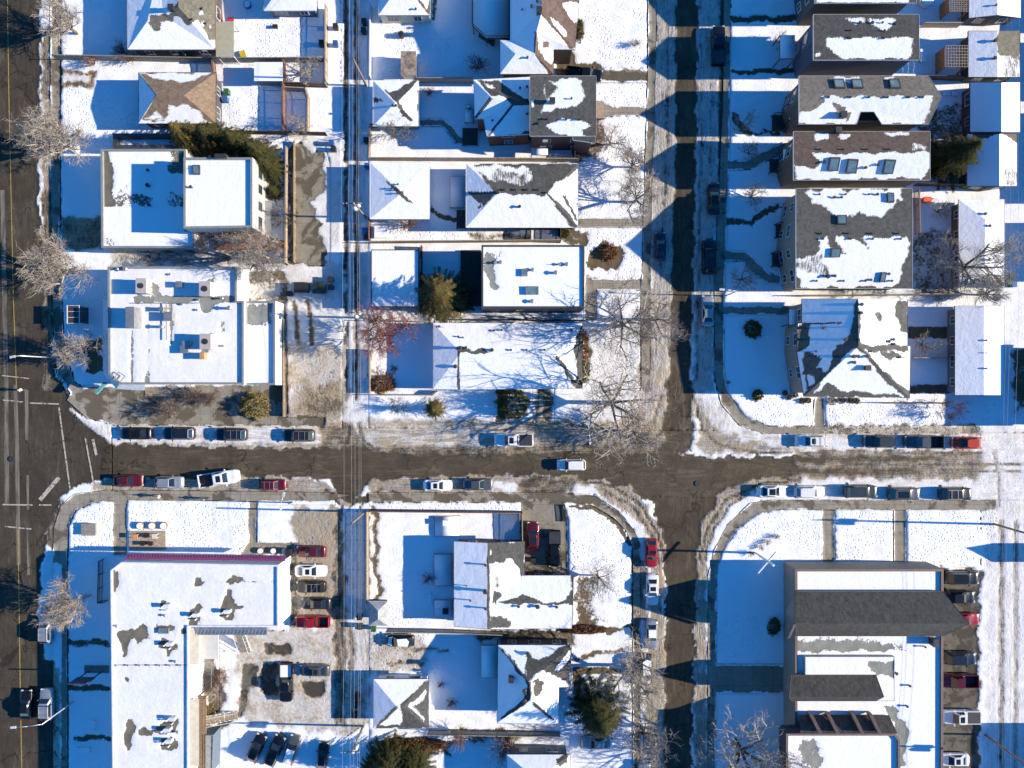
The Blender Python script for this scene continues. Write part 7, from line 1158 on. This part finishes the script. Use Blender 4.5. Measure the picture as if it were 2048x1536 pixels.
# ------------------------------------------------------------------ things in yards and on pavements
def boxy(name, label, cat, px, py, sx, sy, h, mat, rz=0, top=None, group=None, lid=None, z=0.0, legs=False):
    p = W(px, py, h/2); th = thing(name, label, cat, (p.x, p.y, z), group, R(rz)); mb = MB()
    if legs:
        mb.box((0, 0, h-.05), (sx, sy, .08))
        for i in (-1, 1):
            for j in (-1, 1): MB().box((i*(sx/2-.08), j*(sy/2-.08), (h-.09)/2), (.07, .07, h-.09)).build('leg', mat, th, local=True)
        mb.build('top', top or mat, th, local=True); return th
    w_, d_ = sx/2, sy/2; k = .90; mb.add([(-w_*k, -d_*k, 0), (w_*k, -d_*k, 0), (w_*k, d_*k, 0), (-w_*k, d_*k, 0), (-w_, -d_, h), (w_, -d_, h), (w_, d_, h), (-w_, d_, h)], [(3, 2, 1, 0), (4, 5, 6, 7), (0, 1, 5, 4), (1, 2, 6, 5), (2, 3, 7, 6), (3, 0, 4, 7)]); mb.build('body', mat, th, local=True)
    mb = MB(); mb.box((0, 0, h+.035), (sx*1.06, sy*1.06, .07)); mb.box((sx*.5, 0, h-.03), (.05, sy*.7, .06)); mb.build(lid or 'lid', top or mat, th, local=True); return th
M_BINB = P('black_bin_plastic', (.02, .021, .024), .6); M_BINU = P('blue_bin_plastic', (.025, .10, .30), .55); M_BING = P('green_bin_plastic', (.03, .12, .05), .55); M_DUMP = P('dark_green_dumpster', (.02, .04, .035), .6); M_WOOD2 = P('crate_wood', (.30, .24, .17), .85)
GB = 'wheeled bins along the alleys'
for (x, y, m, l) in ((672, 55, M_BINB, 'black bin on the bright side of the alley by the top yard'), (672, 89, M_BINU, 'pale blue bin on the bright side of the alley'), (729, 45, M_BINB, 'upper black bin in the alley shade by the white topped fence'), (728, 63, M_BINB, 'lower black bin in the alley shade by the white topped fence'), (664, 287, M_BINU, 'blue bin at the top of the parking pad'), (668, 299, M_BINB, 'black bin at the top of the parking pad'), (733, 282, M_BINB, 'black bin by the pale fence in the shade'), (735, 333, M_BINU, 'bin beside the north corner of the starred garage'), (731, 462, M_BINU, 'blue bin at the red alley fence'), (733, 475, M_BINB, 'black bin at the red alley fence'), (662, 560-1, M_BINB, 'upper black bin next to the green dumpster'), (663, 575, M_BINB, 'lower black bin next to the green dumpster'), (580, 588, M_BINB, 'black bin at the west edge of the corner shop lot'), (720, 1233, M_BINB, 'black bin in the shade of the hip roofed shed'), (721, 1252, M_BINB, 'black bin in the sun below the hip roofed shed'), (748, 1256, M_BING, 'green bin below the hip roofed shed'), (714, 1392, M_BINB, 'upper bin in the shade of the alley garage'), (713, 1408, M_BINB, 'middle bin in the shade of the alley garage'), (711, 1428, M_BINB, 'lower bin in the shade of the alley garage'), (455, 185, M_BING, 'green bin beside the brown shingled house'), (452, 200, M_BINU, 'snowy bin below the green bin'), (1190, 1103+0, M_BINB, 'x'), (2015, 553+12, M_BING, 'light green bin beside the hip roofed eastern garage'), (2024, 570, M_BINU, 'blue bin beside the light green bin'), (2022, 553, M_BINB, 'black bin above the blue bin on the eastern alley'), (644, 88, M_BINB, 'round black bin inside the top yard fence'), (1066, 1120, M_BINB, 'small black bin behind the red hatchback')):
    if l != 'x': boxy('wheeled_bin', l, 'bin', x, y, .68, .72, 1.05, m, 0, None, GB)
boxy('dumpster', 'black dumpster on the snowy corner shop lot', 'dumpster', 605, 576, 2.0, 1.4, 1.3, M_BINB); boxy('dumpster', 'dark green twin dumpster beside two black bins', 'dumpster', 640, 576, 1.7, 1.7, 1.4, M_DUMP)
boxy('planter_box', 'square wooden planter box on the trodden corner lawn', 'planter', 180, 1058, 2.0, 1.7, .7, M_WOOD2, 0, M_GWOOD); boxy('wooden_shed', 'rusty striped metal shed in the north yard', 'shed', 819, 133, 2.1, 3.3, 2.1, M_METAL, 0, P('rusty_metal', (.36, .27, .20), .6, .3, var=.5, scale=1.3))
boxy('shed', 'white snow topped shed at the fence of the north western yard', 'shed', 542, 150, 3.9, 2.6, 2.2, M_GWOOD, 0, M_SNOWP, lid='snow_cover'); boxy('hot_tub', 'round edged snowy box in the side yard of the starred garage', 'box', 763, 465, 1.8, 1.7, 1.0, M_TRIM, 0, M_SNOWP, lid='snow_cover'); boxy('bench', 'snowy bench between the path strips of the shaded lawn', 'bench', 168, 1500, 1.9, .8, .5, M_WOOD2, 0, M_SNOWP, legs=True); boxy('bench', 'narrow snowy bench north of the wider one', 'bench', 185, 1450, .8, 1.5, .5, M_WOOD2, 0, M_SNOWP, legs=True)
boxy('patio_table', 'small table on the snowy square deck', 'table', 892, 1044, .8, .8, .75, M_DMETAL, 0, M_SNOWP, legs=True, z=.5); boxy('garden_bench', 'garden bench in the shade behind the metal sloped house', 'bench', 860, 1197, .5, 1.5, .5, M_DMETAL, 5, M_SNOWP, legs=True); boxy('patio_chair', 'black chair frame on the hot tub platform', 'chair', 877, 1221, .7, .9, .6, M_DMETAL, 10, M_SNOWP, legs=True, z=.4); boxy('fire_pit', 'dark square fire pit on the platform', 'fire pit', 892, 1220, .8, .8, .5, M_BINB, z=.4)
boxy('bench', 'snowy seat by the wall of the tall dark house', 'bench', 1845, 112, .9, 1.9, .5, M_DMETAL, 0, M_SNOWP, legs=True); boxy('lawn_chair', 'western snowy chair in the dark gap beside the eastern garages', 'chair', 1890, 188, .8, .6, .5, M_DMETAL, 0, M_SNOWP, legs=True); boxy('lawn_chair', 'eastern snowy chair in the dark gap beside the eastern garages', 'chair', 1908, 188, .8, .6, .5, M_DMETAL, 0, M_SNOWP, legs=True); boxy('toy_house', 'red and orange play tent in the toy strewn yard', 'toy', 1852, 400, 1.1, .7, .8, P('red_toy_plastic', (.75, .09, .02), .5)); boxy('toy_slide', 'white slide beside the red play tent', 'toy', 1866, 402, 1.0, .5, .5, M_TRIM, 30); boxy('wheelbarrow', 'yellow cart beside the patio cover', 'cart', 487, 110, .8, 1.0, .5, P('yellow_plastic', (.55, .40, .03), .5), 20)
boxy('sled', 'red sled near the patio cover', 'sled', 462, 40, .9, .5, .25, P('red_sled_plastic', (.6, .05, .06), .5)); boxy('lawn_mower', 'small dark machine on the trampled top yard', 'machine', 551, 54, .7, .5, .5, M_BINB); boxy('utility_box', 'green utility box beside the light posts of the terrace', 'box', 579, 1103, .9, .9, 1.0, M_BINB)
# trampoline-like tubs, planters, barrels
def tub(name, label, cat, px, py, r, h, mat, top, group=None, z=0.0):
    p = W(px, py, h); th = thing(name, label, cat, (p.x, p.y, z), group); MB().tube((0, 0, 0), (0, 0, h), r*.92, r, n=20).build('body', mat, th, local=True); MB().tube((0, 0, h), (0, 0, h+.06), r*.86, r*.8, n=20).build('filling', top, th, local=True)
tub('kettle_barbecue', 'black round barbecue on the sunny lawn below the cream garage', 'barbecue', 802, 67, .42, 1.0, M_BINB, M_BINB); tub('garden_tub', 'round blue tub in the shaded top yard', 'tub', 494, 8, .55, .6, M_BINU, M_SNOWP); tub('pool', 'round white pool rim at the top edge', 'pool', 1855, -2, 1.1, 1.0, M_TRIM, M_SNOWP); tub('brazier', 'round dark kettle near the back door of the red brick house', 'barbecue', 936, 213, .35, .9, M_BINB, M_SNOWP)
for x, l in ((279, 'western'), (303, 'middle'), (326, 'eastern')): tub('round_planter', '%s round snowy planter on the terrace edge' % l, 'planter', x, 1052, .55, .6, M_WOOD, M_SNOWP, 'round planters on the terrace edge')
for x, l in ((520, 'western'), (546, 'middle'), (568, 'eastern')): tub('round_planter', '%s snowy log planter at the pink canopy end' % l, 'planter', x, 1102, .45, .5, M_WOOD, M_SNOWP, 'log planters at the pink canopy end')
deck('timber terrace with furniture above the pink canopy', [(258, 1062), (331, 1062), (331, 1100), (258, 1100)], .25, M_TANW, False, snowy=False, name='terrace', cat='deck')
boxy('patio_table', 'orange table on the timber terrace', 'table', 274, 1072, .8, .7, .75, P('orange_table_top', (.55, .28, .14), .6), legs=True, z=.26); boxy('patio_table', 'white square table on the timber terrace', 'table', 313, 1071, .7, .7, .75, M_TRIM, legs=True, z=.26)
for x, y, l in ((296, 1070, 'upper black cube seat on the timber terrace'), (304, 1086, 'lower black cube seat on the timber terrace'), (288, 1086, 'western black cube seat on the timber terrace')): boxy('cube_seat', l, 'seat', x, y, .55, .55, .5, M_BINB, z=.26)
deck('wooden patio floor against the south wall of the corner shop', [(290, 772), (345, 772), (345, 792), (290, 792)], .2, M_TANW, False, snowy=False, name='patio_floor', cat='deck')
deck('orange wooden deck south of the taller white block', [(428, 474), (540, 474), (577, 484), (577, 500), (428, 500)], .5, M_OWOOD, False, snowy=False, name='orange_deck', cat='deck'); deck('flat metal lean-to on the east wall of the white block', [(522, 401), (543, 401), (540, 473), (508, 458), (522, 455)], 2.4, M_METAL, False, snowy=False, name='lean_to', cat='lean-to')
# patio cover, pergolas, shelter, board, sign
p = W(450, 79, 2.7); th = thing('patio_cover', 'cream corrugated patio cover beside the top left house', 'canopy', (p.x, p.y, 0)); mb = MB(); mb.box((0, 0, 2.7), (2.6, 5.1, .05))
for i in range(17): mb.box((0, -2.45+i*.306, 2.74), (2.6, .08, .04))
mb.build('roof_sheet', P('cream_corrugated', (.42, .40, .29), .6, var=.06), th, local=True)
for i in (-1, 1):
    for j in (-1, 1): MB().box((i*1.2, j*2.4, 1.33), (.1, .1, 2.66)).build('post', M_TRIM, th, local=True)
def pergola(px, py, sx, sy, h, label):
    p = W(px, py, h); th = thing('pergola', label, 'pergola', (p.x, p.y, 0)); mb = MB()
    for i in range(9): mb.box((-sx/2+sx*i/8, 0, h), (.06, sy, .12))
    for i in range(8): mb.box((0, -sy/2+sy*i/7, h+.1), (sx, .05, .09))
    mb.build('lattice', M_TANW, th, local=True)
    for i in (-1, 1):
        for j in (-1, 1): MB().box((i*sx/2*.95, j*sy/2*.95, h/2), (.14, .14, h)).build('post', M_OWOOD, th, local=True)
    mb = MB()
    for k in range(7): mb.box((-sx/2, 0, .25+k*.33), (.03, sy*.95, .27))
    mb.build('slat_wall', M_OWOOD, th, local=True)
pergola(1913, 113, 3.2, 3.1, 2.6, 'tan lattice pergola with an orange slatted side wall'); pergola(1918, 8, 2.8, 2.2, 2.5, 'dark lattice pergola at the top edge by the garages')
p = W(147, 629, 2.5); th = thing('bus_shelter', 'bus shelter with a dark three bay roof and white frame', 'bus shelter', (p.x, p.y, 0)); MB().box((0, 0, 2.5), (1.7, 2.5, .06)).build('roof_panel', P('smoked_panel', (.06, .045, .05), .3), th, local=True); mb = MB()
for y in (-1.28, -.43, .43, 1.28): mb.box((0, y, 2.55), (1.8, .07, .08))
for x in (-.88, .88): mb.box((x, 0, 2.55), (.10, 2.7, .10))
mb.build('roof_frame', M_TRIM, th, local=True); mb = MB(); mb.box((.84, 0, 1.3), (.04, 2.4, 2.1)); mb.box((0, 1.24, 1.3), (1.6, .04, 2.1)); mb.build('back_panel', M_CGLASS, th, local=True)
for i in (-1, 1):
    for j in (-1, 1): MB().box((i*.84, j*1.24, 1.23), (.08, .08, 2.46)).build('post', M_TRIM, th, local=True)
MB().box((.4, 0, .45), (.45, 1.8, .06)).build('bench_seat', M_GWOOD, th, local=True)
A, B_ = W(178, 1342, 0), W(206, 1342, 0); c = (A+B_)/2; th = thing('sign_board', 'leaning double post sign board over the shaded lawn', 'sign', (c.x, c.y, 0)); w2 = (B_.x-A.x)/2
for s in (-1, 1): MB().box((s*w2, 0, 2.2), (.14, .14, 4.4)).build('post', M_DMETAL, th, local=True)
MB().box((0, 0, 3.5), (w2*2+.5, .18, 2.3)).build('board', P('sign_panel_dark', (.06, .05, .06), .5), th, local=True)
mb = MB(); p2 = [(-3.0/2, -.2), (1.9, -.2), (1.9, .9), (-1.5, .9)]; mb.box((.2, .35, .12), (3.6, 1.1, .24)); mb.build('plinth', M_CONC if False else P('plinth_stone', (.20, .17, .15), .9), th, local=True)
# manhole covers
for x, y, l in ((24, 918, 'dark manhole cover on the avenue'), (1395, 967, 'manhole cover in the middle of the crossing')):
    q = W(x, y, 0); mb = MB(); mb.tube((q.x, q.y, .0), (q.x, q.y, .145), .42, n=20); o = mb.build('manhole_cover', M_DMETAL, None); prop(o, l, 'manhole cover')
# ------------------------------------------------------------------ people
M_SKIN = P('skin', (.45, .27, .19), .6); M_HAIR = P('dark_hair', (.03, .02, .015), .7)
def person(px, py, face, label, top, legs, step=.28, bag=None):
    p = W(px, py, 0); th = thing('person', label, 'person', (p.x, p.y, .10), None, R(face)); bm = bmesh.new(); sk = bm.verts.layers.skin.verify()
    J = dict(pel=(0, 0, .95, .15), ch=(.02, 0, 1.28, .17), nk=(.03, 0, 1.5, .07), hd=(.05, 0, 1.66, .105), hc=(.05, 0, 1.74, .08), ls=(.02, .19, 1.42, .075), le=(.06, .25, 1.15, .055), lw=(.20, .22, .95, .04), rs=(.02, -.19, 1.42, .075), re=(-.06, -.25, 1.15, .055), rw=(.02, -.24, .92, .04), lk=(step*.5, .10, .52, .075), la=(step*.55, .10, .09, .05), lt=(step*.55+.16, .10, .05, .045), rk=(-step*.1, -.10, .52, .075), ra=(-step*.8, -.10, .12, .05), rt=(-step*.8+.15, -.10, .06, .045))
    E = [('pel', 'ch'), ('ch', 'nk'), ('nk', 'hd'), ('hd', 'hc'), ('ch', 'ls'), ('ls', 'le'), ('le', 'lw'), ('ch', 'rs'), ('rs', 're'), ('re', 'rw'), ('pel', 'lk'), ('lk', 'la'), ('la', 'lt'), ('pel', 'rk'), ('rk', 'ra'), ('ra', 'rt')]
    vv = {}
    for k, (x, y, z, r) in J.items(): v = bm.verts.new((x, y, z)); v[sk].radius = (r, r); v[sk].use_root = (k == 'pel'); vv[k] = v
    for a, b in E: bm.edges.new((vv[a], vv[b]))
    me = bpy.data.meshes.new('body'); bm.to_mesh(me); bm.free()
    b = NB('clothes_'+label[:14]); z = b.n('ShaderNodeTexCoord'); s = b.n('ShaderNodeSeparateXYZ'); b.L(z.outputs['Object'], s.inputs[0]); f1 = b.ss(s.outputs[2], .92, .94); f2 = b.ss(s.outputs[2], 1.50, 1.52); f3 = b.ss(s.outputs[2], 1.68, 1.70)
    b.L(b.mix(f3, b.mix(f2, b.mix(f1, legs, top), (.45, .27, .19)), (.05, .035, .03)), b.b.inputs['Base Color']); b.b.inputs['Roughness'].default_value = .85; me.materials.append(b.mat)
    o = bpy.data.objects.new('body', me); COL.objects.link(o); o.parent = th; m = o.modifiers.new('skin', 'SKIN'); m.use_smooth_shade = True; m2 = o.modifiers.new('sub', 'SUBSURF'); m2.levels = 1; m2.render_levels = 1
    MB().tube((.04, 0, 1.68), (.035, 0, 1.80), .115, .06, n=12).build('hat' if bag != 'hair' else 'hair', P('hat_%s' % label[:8], top, .8), th, True, True)
person(53, 780, 170, 'person in a pale jacket walking across the avenue', (.45, .42, .38), (.05, .06, .10)); person(326, 991, 10, 'person in a light pink coat on the southern pavement', (.60, .48, .50), (.10, .09, .10)); person(418, 996, 185, 'person in dark clothes on the southern pavement', (.04, .04, .05), (.03, .03, .04)); person(1066, 847, 200, 'person in blue walking on the snow beside the bungalow driveway', (.05, .07, .16), (.03, .04, .08))
